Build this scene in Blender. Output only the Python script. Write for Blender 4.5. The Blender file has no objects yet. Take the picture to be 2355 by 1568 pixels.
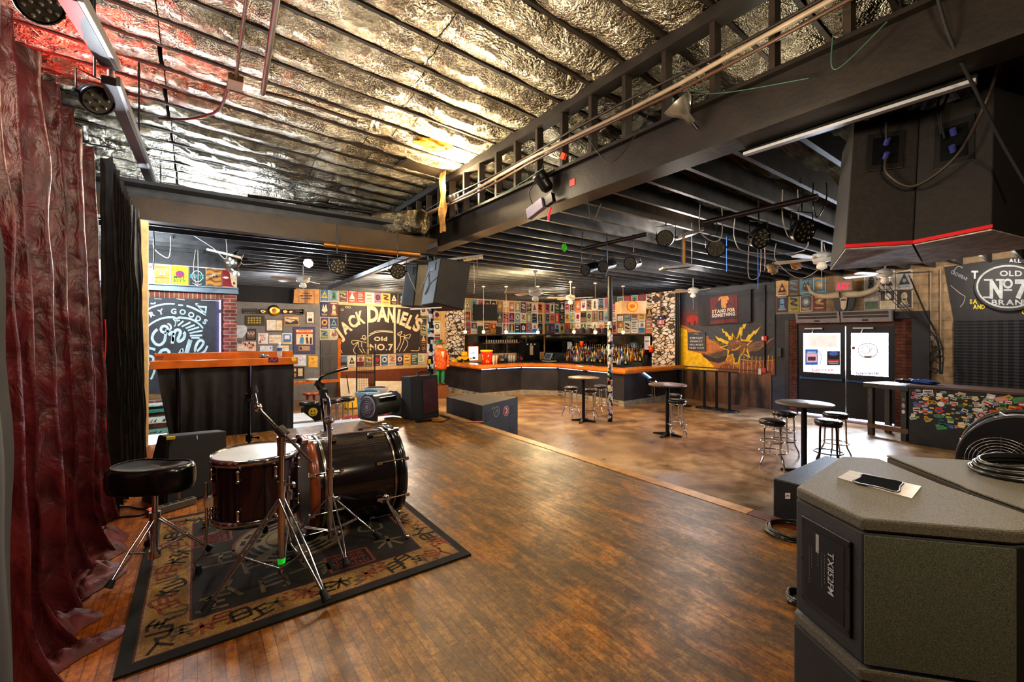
import bpy, math, random
from mathutils import Vector, noise, Matrix
PI = math.pi
C = bpy.context.scene.collection
# ---------------------------------------------------------------- camera model (level, wide lens)
F = 989.6; YAW = 0.6314; HY = 768.8; CX = 1177.5; CZ = 2.10
ST = 0.88                      # stage height
sy, cy = math.sin(YAW), math.cos(YAW)
def ray(x, y):
    l = (x - CX) / F; v = -(y - HY) / F
    return Vector((sy + l * cy, cy - l * sy, v))
CAM = Vector((0, 0, CZ))
def aX(x, y, K): d = ray(x, y); return CAM + d * (K / d[0])
def aY(x, y, K): d = ray(x, y); return CAM + d * (K / d[1])
def aZ(x, y, K): d = ray(x, y); return CAM + d * ((K - CZ) / d[2])
def aD(x, y, K): return CAM + ray(x, y) * K

# ---------------------------------------------------------------- materials
def lin(c):
    return tuple(((v / 255) / 12.92 if v / 255 <= .04045 else ((v / 255 + .055) / 1.055) ** 2.4) for v in c[:3]) + (1,)
MATS = {}
def M(name, col=(128, 128, 128), rough=.5, metal=0, emit=None, es=0, bump=0, bscale=40, var=.15, vscale=6, alpha=None, coat=0, sheen=0, spec=.5):
    if name in MATS: return MATS[name]
    m = bpy.data.materials.new(name); m.use_nodes = True; nt = m.node_tree; b = nt.nodes['Principled BSDF']
    MATS[name] = m
    b.inputs['Roughness'].default_value = rough; b.inputs['Metallic'].default_value = metal
    b.inputs['Specular IOR Level'].default_value = spec
    if coat: b.inputs['Coat Weight'].default_value = coat; b.inputs['Coat Roughness'].default_value = .08
    if sheen: b.inputs['Sheen Weight'].default_value = sheen
    tc = nt.nodes.new('ShaderNodeTexCoord')
    if var:
        n = nt.nodes.new('ShaderNodeTexNoise'); n.inputs['Scale'].default_value = vscale; n.inputs['Detail'].default_value = 4
        nt.links.new(tc.outputs['Object'], n.inputs['Vector'])
        r = nt.nodes.new('ShaderNodeValToRGB'); L = lin(col)
        r.color_ramp.elements[0].position = .3; r.color_ramp.elements[1].position = .7
        r.color_ramp.elements[0].color = tuple(v * (1 - var) for v in L[:3]) + (1,)
        r.color_ramp.elements[1].color = tuple(min(1, v * (1 + var)) for v in L[:3]) + (1,)
        nt.links.new(n.outputs['Fac'], r.inputs['Fac']); nt.links.new(r.outputs['Color'], b.inputs['Base Color'])
    else: b.inputs['Base Color'].default_value = lin(col)
    if bump:
        n2 = nt.nodes.new('ShaderNodeTexNoise'); n2.inputs['Scale'].default_value = bscale; n2.inputs['Detail'].default_value = 5
        nt.links.new(tc.outputs['Object'], n2.inputs['Vector'])
        bp = nt.nodes.new('ShaderNodeBump'); bp.inputs['Strength'].default_value = bump; bp.inputs['Distance'].default_value = .01
        nt.links.new(n2.outputs['Fac'], bp.inputs['Height']); nt.links.new(bp.outputs['Normal'], b.inputs['Normal'])
    if emit: b.inputs['Emission Color'].default_value = lin(emit); b.inputs['Emission Strength'].default_value = es
    if alpha is not None: b.inputs['Alpha'].default_value = alpha
    return m
def NT(name, rough=.5, metal=0):
    m = bpy.data.materials.new(name); m.use_nodes = True; MATS[name] = m
    nt = m.node_tree; b = nt.nodes['Principled BSDF']; b.inputs['Roughness'].default_value = rough; b.inputs['Metallic'].default_value = metal
    return m, nt, b
def node(nt, t, ins={}, **props):
    n = nt.nodes.new('ShaderNode' + t)
    for k, v in props.items(): setattr(n, k, v)
    for k, v in ins.items():
        if isinstance(v, bpy.types.NodeSocket): nt.links.new(v, n.inputs[k])
        else: n.inputs[k].default_value = v
    return n
def ramp(nt, fac, stops):
    r = nt.nodes.new('ShaderNodeValToRGB'); e = r.color_ramp.elements
    while len(e) < len(stops): e.new(.5)
    for el, (p, c) in zip(e, stops): el.position = p; el.color = lin(c) if len(c) == 3 else c
    nt.links.new(fac, r.inputs['Fac']); return r.outputs['Color']
def mixc(nt, fac, a, b, mode='MIX'):
    n = nt.nodes.new('ShaderNodeMix'); n.data_type = 'RGBA'; n.blend_type = mode
    for s, v in ((n.inputs[0], fac), (n.inputs[6], a), (n.inputs[7], b)):
        if isinstance(v, bpy.types.NodeSocket): nt.links.new(v, s)
        else: s.default_value = v
    return n.outputs[2]
# painted / printed surfaces take their flat colours from the mesh
def art_mat(name='printed_paint', rough=.6, es=0, coat=0):
    if name in MATS: return MATS[name]
    m, nt, b = NT(name, rough)
    a = node(nt, 'Attribute', attribute_name='Col')
    tc = node(nt, 'TexCoord'); n = node(nt, 'TexNoise', {'Vector': tc.outputs['Object'], 'Scale': 9., 'Detail': 5.})
    g = ramp(nt, n.outputs['Fac'], [(.3, (205, 205, 205)), (.7, (255, 255, 255))])
    c = mixc(nt, 1., a.outputs['Color'], g, 'MULTIPLY'); nt.links.new(c, b.inputs['Base Color'])
    if es: nt.links.new(a.outputs['Color'], b.inputs['Emission Color']); b.inputs['Emission Strength'].default_value = es
    if coat: b.inputs['Coat Weight'].default_value = coat
    return m

# ---------------------------------------------------------------- mesh builder
def frame(d):
    d = Vector(d).normalized(); a = Vector((0, 0, 1)) if abs(d.z) < .95 else Vector((1, 0, 0))
    u = d.cross(a).normalized(); return u, d.cross(u).normalized()
class MB:
    def __init__(s): s.v = []; s.f = []; s.m = []; s.c = []; s.sm = []
    def add(s, vs, fs, mi=0, col=(255, 255, 255), smooth=False):
        o = len(s.v); s.v += [Vector(p) for p in vs]
        for f in fs: s.f.append(tuple(i + o for i in f)); s.m.append(mi); s.c.append(col); s.sm.append(smooth)
        return s
    def hexa(s, p, mi=0, col=(255, 255, 255)):      # p: 4 bottom then 4 top
        return s.add(p, [(3, 2, 1, 0), (4, 5, 6, 7), (0, 1, 5, 4), (1, 2, 6, 5), (2, 3, 7, 6), (3, 0, 4, 7)], mi, col)
    def box(s, x0, y0, z0, x1, y1, z1, mi=0, col=(255, 255, 255)):
        return s.hexa([(x0, y0, z0), (x1, y0, z0), (x1, y1, z0), (x0, y1, z0), (x0, y0, z1), (x1, y0, z1), (x1, y1, z1), (x0, y1, z1)], mi, col)
    def obox(s, c, sx, sy_, sz, R=None, mi=0, col=(255, 255, 255)):   # oriented box about its centre
        R = R or Matrix.Identity(3); c = Vector(c)
        q = [(-1, -1, -1), (1, -1, -1), (1, 1, -1), (-1, 1, -1), (-1, -1, 1), (1, -1, 1), (1, 1, 1), (-1, 1, 1)]
        return s.hexa([c + R @ Vector((a * sx / 2, b * sy_ / 2, d * sz / 2)) for a, b, d in q], mi, col)
    def bar(s, a, b, w, h, mi=0, col=(255, 255, 255), up=(0, 0, 1)):   # rectangular bar from a to b
        a = Vector(a); b = Vector(b); d = (b - a).normalized(); u = d.cross(Vector(up))
        if u.length < .01: u = Vector((1, 0, 0))
        u = u.normalized(); v = u.cross(d).normalized(); u = u * w / 2; v = v * h / 2
        return s.hexa([a - u - v, a + u - v, b + u - v, b - u - v, a - u + v, a + u + v, b + u + v, b - u + v], mi, col)
    def cyl(s, a, b, r, r2=None, n=16, mi=0, col=(255, 255, 255), cap=True):
        a = Vector(a); b = Vector(b); r2 = r if r2 is None else r2; u, w = frame(b - a)
        p = [];
        for c, rr in ((a, r), (b, r2)):
            for i in range(n): t = 2 * PI * i / n; p.append(c + u * math.cos(t) * rr + w * math.sin(t) * rr)
        s.add(p, [(i, (i + 1) % n, n + (i + 1) % n, n + i) for i in range(n)], mi, col, True)
        if cap: s.add(p, [tuple(range(n))[::-1], tuple(range(n, 2 * n))], mi, col)
        return s
    def tube(s, pts, r, n=8, mi=0, col=(255, 255, 255), smooth_path=0, closed=False):
        pts = [Vector(p) for p in pts]
        if smooth_path: pts = catmull(pts, smooth_path)
        N = len(pts); vs = []; pu = None
        for i, p in enumerate(pts):
            if closed: d = pts[(i + 1) % N] - pts[i - 1]
            else: d = pts[min(i + 1, N - 1)] - pts[max(i - 1, 0)]
            if d.length < 1e-9: d = Vector((0, 0, 1))
            d.normalize()
            if pu is None: u, w = frame(d)
            else:
                u = pu - d * pu.dot(d); u = u.normalized() if u.length > 1e-6 else frame(d)[0]; w = d.cross(u)
            pu = u; rr = r(i / (N - 1)) if callable(r) else r
            vs += [p + u * math.cos(2 * PI * k / n) * rr + w * math.sin(2 * PI * k / n) * rr for k in range(n)]
        fs = [(i * n + k, i * n + (k + 1) % n, (i + 1) * n + (k + 1) % n, (i + 1) * n + k) for i in range(N - 1) for k in range(n)]
        if closed: fs += [((N - 1) * n + k, (N - 1) * n + (k + 1) % n, (k + 1) % n, k) for k in range(n)]
        s.add(vs, fs, mi, col, True)
        if not closed: s.add(vs, [tuple(range(n))[::-1], tuple(range((N - 1) * n, N * n))], mi, col)
        return s
    def lathe(s, prof, c=(0, 0, 0), ax=(0, 0, 1), n=24, mi=0, col=(255, 255, 255), smooth=True):   # prof: (r, h)
        ax = Vector(ax).normalized(); u, w = frame(ax); c = Vector(c); vs = []
        for r, h in prof: vs += [c + ax * h + (u * math.cos(2 * PI * k / n) + w * math.sin(2 * PI * k / n)) * max(r, 1e-5) for k in range(n)]
        fs = [(i * n + k, i * n + (k + 1) % n, (i + 1) * n + (k + 1) % n, (i + 1) * n + k) for i in range(len(prof) - 1) for k in range(n)]
        s.add(vs, fs, mi, col, smooth)
        return s
    def prism(s, poly, z0, z1, mi=0, col=(255, 255, 255)):
        n = len(poly)
        vs = [(x, y, z0) for x, y in poly] + [(x, y, z1) for x, y in poly]
        return s.add(vs, [tuple(range(n))[::-1], tuple(range(n, 2 * n))] + [(i, (i + 1) % n, n + (i + 1) % n, n + i) for i in range(n)], mi, col)
    def slab(s, pts, d, mi=0, col=(255, 255, 255)):   # planar polygon extruded along vector d
        n = len(pts); pts = [Vector(p) for p in pts]; d = Vector(d)
        return s.add(pts + [p + d for p in pts], [tuple(range(n))[::-1], tuple(range(n, 2 * n))] + [(i, (i + 1) % n, n + (i + 1) % n, n + i) for i in range(n)], mi, col)
    def ball(s, c, r, n=12, mi=0, col=(255, 255, 255), sc=(1, 1, 1)):
        c = Vector(c); vs = []; m = n // 2
        for i in range(m + 1):
            a = PI * i / m
            for k in range(n): t = 2 * PI * k / n; vs.append(c + Vector((math.sin(a) * math.cos(t) * r * sc[0], math.sin(a) * math.sin(t) * r * sc[1], math.cos(a) * r * sc[2])))
        return s.add(vs, [(i * n + k, (i + 1) * n + k, (i + 1) * n + (k + 1) % n, i * n + (k + 1) % n) for i in range(m) for k in range(n)], mi, col, True)
    def grid(s, fn, nu, nv, mi=0, col=(255, 255, 255), smooth=True):
        vs = [fn(i / nu, j / nv) for i in range(nu + 1) for j in range(nv + 1)]; w = nv + 1
        return s.add(vs, [(i * w + j, (i + 1) * w + j, (i + 1) * w + j + 1, i * w + j + 1) for i in range(nu) for j in range(nv)], mi, col, smooth)
    def build(s, name, mats, parent=None, bevel=0, loc=None, sub=0, weld=False):
        if not isinstance(mats, (list, tuple)): mats = [mats]
        if parent is not None:
            L = Vector((0, 0, 0)); q = parent
            while q is not None: L = L + q.location; q = q.parent
        elif loc is not None: L = Vector(loc)
        else:
            xs = [v.x for v in s.v]; ys = [v.y for v in s.v]; zs = [v.z for v in s.v]
            L = Vector(((min(xs) + max(xs)) / 2, (min(ys) + max(ys)) / 2, min(zs)))
        me = bpy.data.meshes.new(name); me.from_pydata([tuple(v - L) for v in s.v], [], s.f)
        for m in mats: me.materials.append(m)
        me.polygons.foreach_set('material_index', s.m); me.polygons.foreach_set('use_smooth', s.sm)
        if any(c != (255, 255, 255) for c in s.c):
            ca = me.color_attributes.new('Col', 'FLOAT_COLOR', 'CORNER'); buf = []; lc = {}
            for f, c in zip(s.f, s.c):
                if c not in lc: lc[c] = lin(c)
                buf += list(lc[c]) * len(f)
            ca.data.foreach_set('color', buf)
        me.update()
        o = bpy.data.objects.new(name, me); C.objects.link(o)
        if parent is not None: o.parent = parent
        else: o.location = L
        if weld:
            w_ = o.modifiers.new('w', 'WELD'); w_.merge_threshold = .0002
        if bevel:
            b = o.modifiers.new('b', 'BEVEL'); b.width = bevel; b.segments = 2; b.limit_method = 'ANGLE'; b.angle_limit = .7
        if sub:
            b = o.modifiers.new('s', 'SUBSURF'); b.levels = sub; b.render_levels = sub
        return o
def catmull(p, k):
    out = []
    for i in range(len(p) - 1):
        a, b, c, d = p[max(i - 1, 0)], p[i], p[i + 1], p[min(i + 2, len(p) - 1)]
        for j in range(k):
            t = j / k; out.append(.5 * ((2 * b) + (c - a) * t + (2 * a - 5 * b + 4 * c - d) * t * t + (3 * b - a - 3 * c + d) * t ** 3))
    out.append(p[-1]); return out
def tag(o, label, cat, group=None, kind=None):
    if label: o['label'] = label
    if cat: o['category'] = cat
    if group: o['group'] = group
    if kind: o['kind'] = kind
    return o
def thing(name, label, cat, loc=(0, 0, 0), rz=0, group=None):
    o = bpy.data.objects.new(name, None); o.empty_display_size = .1; C.objects.link(o); o.location = loc; o.rotation_euler = (0, 0, rz)
    return tag(o, label, cat, group)
def struct(o): o['kind'] = 'structure'; return o
def sthing(name):
    o = bpy.data.objects.new(name, None); C.objects.link(o); o['kind'] = 'structure'; return o
def dup(r0, loc, rz=0, label=None, group=None, sc=None):
    def cp(o, par):
        c = o.copy(); C.objects.link(c)
        if par: c.parent = par; c.matrix_parent_inverse = o.matrix_parent_inverse.copy()
        for ch in KIDS.get(o.name, []): cp(ch, c)
        return c
    KIDS = {}
    for o in C.objects:
        if o.parent: KIDS.setdefault(o.parent.name, []).append(o)
    r = cp(r0, None); r.location = loc; r.rotation_euler = (0, 0, rz)
    if label: r['label'] = label
    if group: r['group'] = group
    if sc: r.scale = sc
    return r
ORD = 'first second third fourth fifth sixth seventh eighth ninth tenth eleventh twelfth thirteenth fourteenth fifteenth sixteenth seventeenth eighteenth nineteenth twentieth'.split()
def nth(i): return ORD[i] if i < 20 else 'twenty-' + ORD[i - 20]
COLN = [((20, 20, 24), 'black'), ((235, 230, 215), 'cream'), ((200, 40, 40), 'red'), ((230, 120, 30), 'orange'), ((235, 200, 40), 'yellow'), ((60, 140, 70), 'green'),
        ((50, 100, 190), 'blue'), ((110, 60, 150), 'purple'), ((230, 130, 170), 'pink'), ((60, 160, 170), 'teal'), ((120, 80, 50), 'brown'), ((130, 130, 135), 'grey'), ((25, 35, 80), 'navy')]
def cname(c): return min(COLN, key=lambda q: sum((a - b) ** 2 for a, b in zip(q[0], c)))[1]

# ---------------------------------------------------------------- flat artwork on a real surface
GL = {}
def glyph(ch, bold=0.):
    k = (ch, bold)
    if k not in GL:
        cu = bpy.data.curves.new('g', 'FONT'); cu.body = ch; cu.resolution_u = 3; cu.offset = bold; cu.fill_mode = 'FRONT'
        o = bpy.data.objects.new('g', cu); C.objects.link(o)
        dg = bpy.context.evaluated_depsgraph_get(); me = o.evaluated_get(dg).to_mesh()
        vs = [tuple(v.co[:2]) for v in me.vertices]; fs = [tuple(p.vertices) for p in me.polygons]
        o.evaluated_get(dg).to_mesh_clear()
        bpy.data.objects.remove(o); bpy.data.curves.remove(cu)
        xs = [v[0] for v in vs]
        GL[k] = (vs, fs, (min(xs), max(xs)) if xs else (0, .3))
    return GL[k]
class Art:
    """draws into mesh builder mb through fn(u, v, layer) -> point; v grows downwards"""
    def __init__(s, mb, fn, mi=0): s.mb = mb; s.fn = fn; s.mi = mi; s.L = 1
    def poly(s, pts, col, L=None):
        L = s.L if L is None else L; s.mb.add([s.fn(u, v, L) for u, v in pts], [tuple(range(len(pts)))], s.mi, col)
    def rect(s, x0, y0, x1, y1, col, L=None): s.poly([(x0, y0), (x1, y0), (x1, y1), (x0, y1)], col, L)
    def ell(s, x, y, rx, ry, col, L=None, n=24, a0=0, a1=2 * PI):
        p = [(x + rx * math.cos(a0 + (a1 - a0) * i / n), y + ry * math.sin(a0 + (a1 - a0) * i / n)) for i in range(n + (a1 - a0 < 6.2))]
        s.poly(p, col, L)
    def ring(s, x, y, rx, ry, w, col, L=None, n=40, a0=0, a1=2 * PI):
        s.stroke([(x + rx * math.cos(a0 + (a1 - a0) * i / n), y + ry * math.sin(a0 + (a1 - a0) * i / n)) for i in range(n + 1)], w, col, L, sm=0)
    def stroke(s, pts, w, col, L=None, sm=4, taper=0):
        L = s.L if L is None else L; P = [Vector((a, b, 0)) for a, b in pts]
        if sm and len(P) > 2: P = catmull(P, sm)
        N = len(P); vs = []
        for i, p in enumerate(P):
            d = P[min(i + 1, N - 1)] - P[max(i - 1, 0)]; d = d.normalized() if d.length > 1e-9 else Vector((1, 0, 0))
            t = i / (N - 1); ww = w / 2 * (1 if not taper else max(.08, (1 - abs(2 * t - 1) ** 2 * taper)))
            nn = Vector((-d.y, d.x, 0)) * ww
            a = p + nn; b = p - nn; vs += [s.fn(a.x, a.y, L), s.fn(b.x, b.y, L)]
        s.mb.add(vs, [(2 * i, 2 * i + 1, 2 * i + 3, 2 * i + 2) for i in range(N - 1)], s.mi, col)
    def gl(s, ch, x, y, h, col, L, bold, sx, ang):
        vs, fs, _ = glyph(ch, bold); k = h / .70; ca, sa = math.cos(ang), math.sin(ang); out = []
        for a, b in vs: a = a * k * sx; b = -b * k; out.append(s.fn(x + a * ca - b * sa, y + a * sa + b * ca, L))
        s.mb.add(out, fs, s.mi, col)
    def text(s, t, x, y, h, col, L=None, bold=.0, width=None, align='l', sx=1., gap=.09, ang=0.):
        """baseline start (x, y); h = cap height; width forces the total width"""
        L = s.L + 1 if L is None else L; k = h / .70; adv = []
        for ch in t:
            if ch == ' ': adv.append((0, .3)); continue
            a, b = glyph(ch, bold)[2]; adv.append((a, b - a + gap))
        tot = sum(q[1] for q in adv) * k
        if width: sx = width / max(tot, 1e-6)
        tot *= sx
        if align == 'c': x -= tot / 2 * math.cos(ang); y -= tot / 2 * math.sin(ang)
        for ch, (off, ad) in zip(t, adv):
            if ch != ' ': s.gl(ch, x - off * k * sx * math.cos(ang), y - off * k * sx * math.sin(ang), h, col, L, bold, sx, ang)
            x += ad * k * sx * math.cos(ang); y += ad * k * sx * math.sin(ang)
    def arc(s, t, cx_, cy_, r, a0, a1, h, col, L=None, bold=.02, ry=None, sx=1., hf=None):
        """letters standing on an arc; angles in degrees, 0 = right, 90 = up, from a0 to a1"""
        L = s.L + 1 if L is None else L; ry = ry or r; n = len(t)
        for i, ch in enumerate(t):
            if ch == ' ': continue
            a = math.radians(a0 + (a1 - a0) * (i + .5) / n); hh = h * (hf(i / (n - 1)) if hf else 1)
            vs, fs, (g0, g1) = glyph(ch, bold); k = hh / .70
            px = cx_ + r * math.cos(a); py = cy_ - ry * math.sin(a)
            tang = math.atan2(-(ry * -math.cos(a)), -(r * math.sin(a))) if False else (PI / 2 - a)
            hw = (g0 + g1) / 2 * k * sx
            s.gl(ch, px - hw * math.cos(tang), py - hw * math.sin(tang), hh, col, L, bold, sx, tang)
EPS = .0022
def pixY(K, sgn=-1):  return lambda u, v, L: aY(u, v, K) + Vector((0, sgn * EPS * L, 0))
def pixX(K, sgn=-1):  return lambda u, v, L: aX(u, v, K) + Vector((sgn * EPS * L, 0, 0))
def pixZ(K):  return lambda u, v, L: aZ(u, v, K) + Vector((0, 0, .0008 * L))
# ================================================================= materials of the shell
def wood_floor():
    m, nt, b = NT('stage_planks', .42)
    tc = node(nt, 'TexCoord'); sp = node(nt, 'SeparateXYZ', {'Vector': tc.outputs['Object']})
    sw = node(nt, 'CombineXYZ', {'X': sp.outputs['Y'], 'Y': sp.outputs['X']})
    br = node(nt, 'TexBrick', {'Vector': sw.outputs[0], 'Scale': 1., 'Mortar Size': .0014, 'Brick Width': 1.5, 'Row Height': .042, 'Color1': lin((176, 172, 168)), 'Color2': lin((255, 255, 255)), 'Mortar': lin((40, 36, 30))}, offset=.37)
    st = node(nt, 'Mapping', {'Vector': tc.outputs['Object'], 'Scale': (9., 2.2, 1.)})
    g = node(nt, 'TexNoise', {'Vector': st.outputs[0], 'Scale': 3., 'Detail': 8., 'Roughness': .7})
    st2 = node(nt, 'Mapping', {'Vector': tc.outputs['Object'], 'Scale': (2.6, 1.5, 1.)})
    w = node(nt, 'TexNoise', {'Vector': st2.outputs[0], 'Scale': 1.7, 'Detail': 9., 'Roughness': .68, 'Distortion': .6})
    base = ramp(nt, g.outputs['Fac'], [(.3, (128, 80, 28)), (.5, (172, 114, 44)), (.72, (206, 150, 70))])
    worn = ramp(nt, g.outputs['Fac'], [(.3, (74, 52, 24)), (.55, (122, 88, 40)), (.75, (168, 128, 64))])
    f = ramp(nt, w.outputs['Fac'], [(.40, (0, 0, 0)), (.52, (255, 255, 255))])
    # the strip along the curtain is hardly worn
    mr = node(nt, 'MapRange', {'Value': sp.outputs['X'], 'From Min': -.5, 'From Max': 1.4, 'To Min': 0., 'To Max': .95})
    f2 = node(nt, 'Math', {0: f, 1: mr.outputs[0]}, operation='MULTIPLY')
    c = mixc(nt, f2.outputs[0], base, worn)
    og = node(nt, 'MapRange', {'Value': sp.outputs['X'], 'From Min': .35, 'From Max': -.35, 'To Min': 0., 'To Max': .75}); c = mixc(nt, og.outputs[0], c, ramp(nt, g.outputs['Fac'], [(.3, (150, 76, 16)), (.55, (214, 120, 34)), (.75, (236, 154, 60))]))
    w3 = node(nt, 'TexNoise', {'Vector': st2.outputs[0], 'Scale': 5.5, 'Detail': 10., 'Roughness': .75})
    pt = ramp(nt, w3.outputs['Fac'], [(.60, (0, 0, 0)), (.66, (255, 255, 255))])
    pf = node(nt, 'Math', {0: pt, 1: .55}, operation='MULTIPLY')
    c = mixc(nt, pf.outputs[0], c, lin((204, 136, 58)))
    fd = node(nt, 'TexNoise', {'Vector': tc.outputs['Object'], 'Scale': 38., 'Detail': 8., 'Roughness': .8}); c = mixc(nt, .8, c, ramp(nt, fd.outputs['Fac'], [(.38, (140, 128, 112)), (.58, (255, 255, 255))]), 'MULTIPLY')
    c = mixc(nt, .8, c, br.outputs['Color'], 'MULTIPLY')
    nt.links.new(c, b.inputs['Base Color'])
    rr = node(nt, 'MapRange', {'Value': w.outputs['Fac'], 'From Min': .3, 'From Max': .7, 'To Min': .3, 'To Max': .5}); nt.links.new(rr.outputs[0], b.inputs['Roughness'])
    bh = node(nt, 'Math', {0: br.outputs['Fac'], 1: -1.}, operation='MULTIPLY')
    bb = node(nt, 'Math', {0: g.outputs['Fac'], 1: bh.outputs[0]}, operation='ADD')
    bp = node(nt, 'Bump', {'Height': bb.outputs[0], 'Strength': .25, 'Distance': .004}); nt.links.new(bp.outputs[0], b.inputs['Normal'])
    return m
def concrete():
    m, nt, b = NT('stained_concrete', .35)
    tc = node(nt, 'TexCoord')
    a = node(nt, 'TexNoise', {'Vector': tc.outputs['Object'], 'Scale': .55, 'Detail': 9., 'Roughness': .62, 'Distortion': .8})
    n2 = node(nt, 'TexNoise', {'Vector': tc.outputs['Object'], 'Scale': 2.3, 'Detail': 9., 'Roughness': .7})
    c1 = ramp(nt, a.outputs['Fac'], [(.32, (112, 84, 56)), (.5, (162, 128, 88)), (.68, (192, 160, 118))])
    c2 = ramp(nt, n2.outputs['Fac'], [(.35, (150, 140, 130)), (.62, (255, 255, 255))])
    nt.links.new(mixc(nt, .9, c1, c2, 'MULTIPLY'), b.inputs['Base Color'])
    rr = node(nt, 'MapRange', {'Value': n2.outputs['Fac'], 'From Min': .3, 'From Max': .7, 'To Min': .24, 'To Max': .5}); nt.links.new(rr.outputs[0], b.inputs['Roughness'])
    bp = node(nt, 'Bump', {'Height': n2.outputs['Fac'], 'Strength': .12, 'Distance': .01}); nt.links.new(bp.outputs[0], b.inputs['Normal'])
    return m
def foil():
    m, nt, b = NT('foil_facing', .22, 1.)
    tc = node(nt, 'TexCoord')
    st = node(nt, 'Mapping', {'Vector': tc.outputs['Object'], 'Scale': (1., 1.8, 1.)})
    a = node(nt, 'TexNoise', {'Vector': st.outputs[0], 'Scale': 38., 'Detail': 2., 'Roughness': .5})
    w = node(nt, 'TexNoise', {'Vector': tc.outputs['Object'], 'Scale': 7., 'Detail': 6., 'Roughness': .6, 'Distortion': 1.2})
    d = node(nt, 'TexNoise', {'Vector': tc.outputs['Object'], 'Scale': 1.3, 'Detail': 4.})
    c = ramp(nt, d.outputs['Fac'], [(.35, (132, 122, 104)), (.65, (206, 198, 180))]); nt.links.new(c, b.inputs['Base Color'])
    h = node(nt, 'Math', {0: w.outputs['Fac'], 1: 2.6}, operation='MULTIPLY')
    h2 = node(nt, 'Math', {0: h.outputs[0], 1: a.outputs['Fac']}, operation='ADD')
    bp = node(nt, 'Bump', {'Height': h2.outputs[0], 'Strength': 1., 'Distance': .03}); nt.links.new(bp.outputs[0], b.inputs['Normal'])
    return m
def bricks(name, c1, c2, mortar, bw=.2, rh=.0677, ms=.006, swap='XZ', var=1., bump=.6):
    m, nt, b = NT(name, .85)
    tc = node(nt, 'TexCoord'); sp = node(nt, 'SeparateXYZ', {'Vector': tc.outputs['Object']})
    sw = node(nt, 'CombineXYZ', {'X': sp.outputs[swap[0]], 'Y': sp.outputs[swap[1]]})
    br = node(nt, 'TexBrick', {'Vector': sw.outputs[0], 'Scale': 1., 'Mortar Size': ms, 'Brick Width': bw, 'Row Height': rh, 'Color1': lin(c1), 'Color2': lin(c2), 'Mortar': lin(mortar), 'Bias': .0})
    n = node(nt, 'TexNoise', {'Vector': tc.outputs['Object'], 'Scale': 6., 'Detail': 7.})
    g = ramp(nt, n.outputs['Fac'], [(.3, (150, 150, 150)), (.7, (255, 255, 255))])
    nt.links.new(mixc(nt, var, br.outputs['Color'], g, 'MULTIPLY'), b.inputs['Base Color'])
    bh = node(nt, 'Math', {0: br.outputs['Fac'], 1: -1.}, operation='MULTIPLY')
    bp = node(nt, 'Bump', {'Height': bh.outputs[0], 'Strength': bump, 'Distance': .01}); nt.links.new(bp.outputs[0], b.inputs['Normal'])
    return m
def mosaic():
    m, nt, b = NT('broken_tile_mosaic', .5)
    tc = node(nt, 'TexCoord')
    mp = node(nt, 'Mapping', {'Vector': tc.outputs['Object'], 'Scale': (1., 1., 1.6), 'Rotation': (.5, .3, .4)})
    ns = node(nt, 'TexNoise', {'Vector': mp.outputs[0], 'Scale': 6., 'Detail': 2.})
    v0 = mixc(nt, .12, mp.outputs[0], ns.outputs['Color'])
    e = node(nt, 'TexVoronoi', {'Vector': v0, 'Scale': 6.}, feature='DISTANCE_TO_EDGE')
    v = node(nt, 'TexVoronoi', {'Vector': v0, 'Scale': 6.})
    sp = node(nt, 'SeparateColor', {'Color': v.outputs['Color']})
    st = ramp(nt, sp.outputs[0], [(.0, (60, 50, 44)), (.1, (70, 56, 48)), (.12, (196, 170, 138)), (.5, (222, 204, 178)), (.8, (206, 204, 198)), (1., (236, 224, 206))])
    k = ramp(nt, e.outputs['Distance'], [(.05, (0, 0, 0)), (.09, (255, 255, 255))])
    nt.links.new(mixc(nt, k, lin((46, 30, 24)), st), b.inputs['Base Color'])
    bp = node(nt, 'Bump', {'Height': k, 'Strength': .6, 'Distance': .02}); nt.links.new(bp.outputs[0], b.inputs['Normal'])
    return m
MW = wood_floor(); MC = concrete(); MF = foil(); MO = mosaic(); ART = art_mat()
black_wood = M('black_painted_wood', (34, 34, 36), .55, bump=.3, bscale=60, var=.35)
joistm = M('joist_black', (58, 59, 60), .55, bump=.2, bscale=50, var=.4)
joistb = M('joist_brown', (44, 34, 24), .7, bump=.3, bscale=40, var=.4)
timber = M('old_timber', (50, 36, 18), .65, bump=.3, bscale=30, var=.35, vscale=3)
steel_dark = M('dark_steel', (30, 24, 19), .5, .1, bump=.2, bscale=30, var=.35)
chrome = M('chrome', (215, 215, 220), .12, 1, var=.05)
steel = M('brushed_metal', (150, 150, 152), .35, .9)
blackm = M('black_metal', (22, 22, 24), .4, .3)
rubber = M('black_rubber', (16, 16, 17), .7)
white_paint = M('white_paint', (205, 205, 200), .5)
orange_wood = M('varnished_wood', (184, 96, 30), .25, bump=.1, bscale=20, var=.25, coat=.3)
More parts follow.
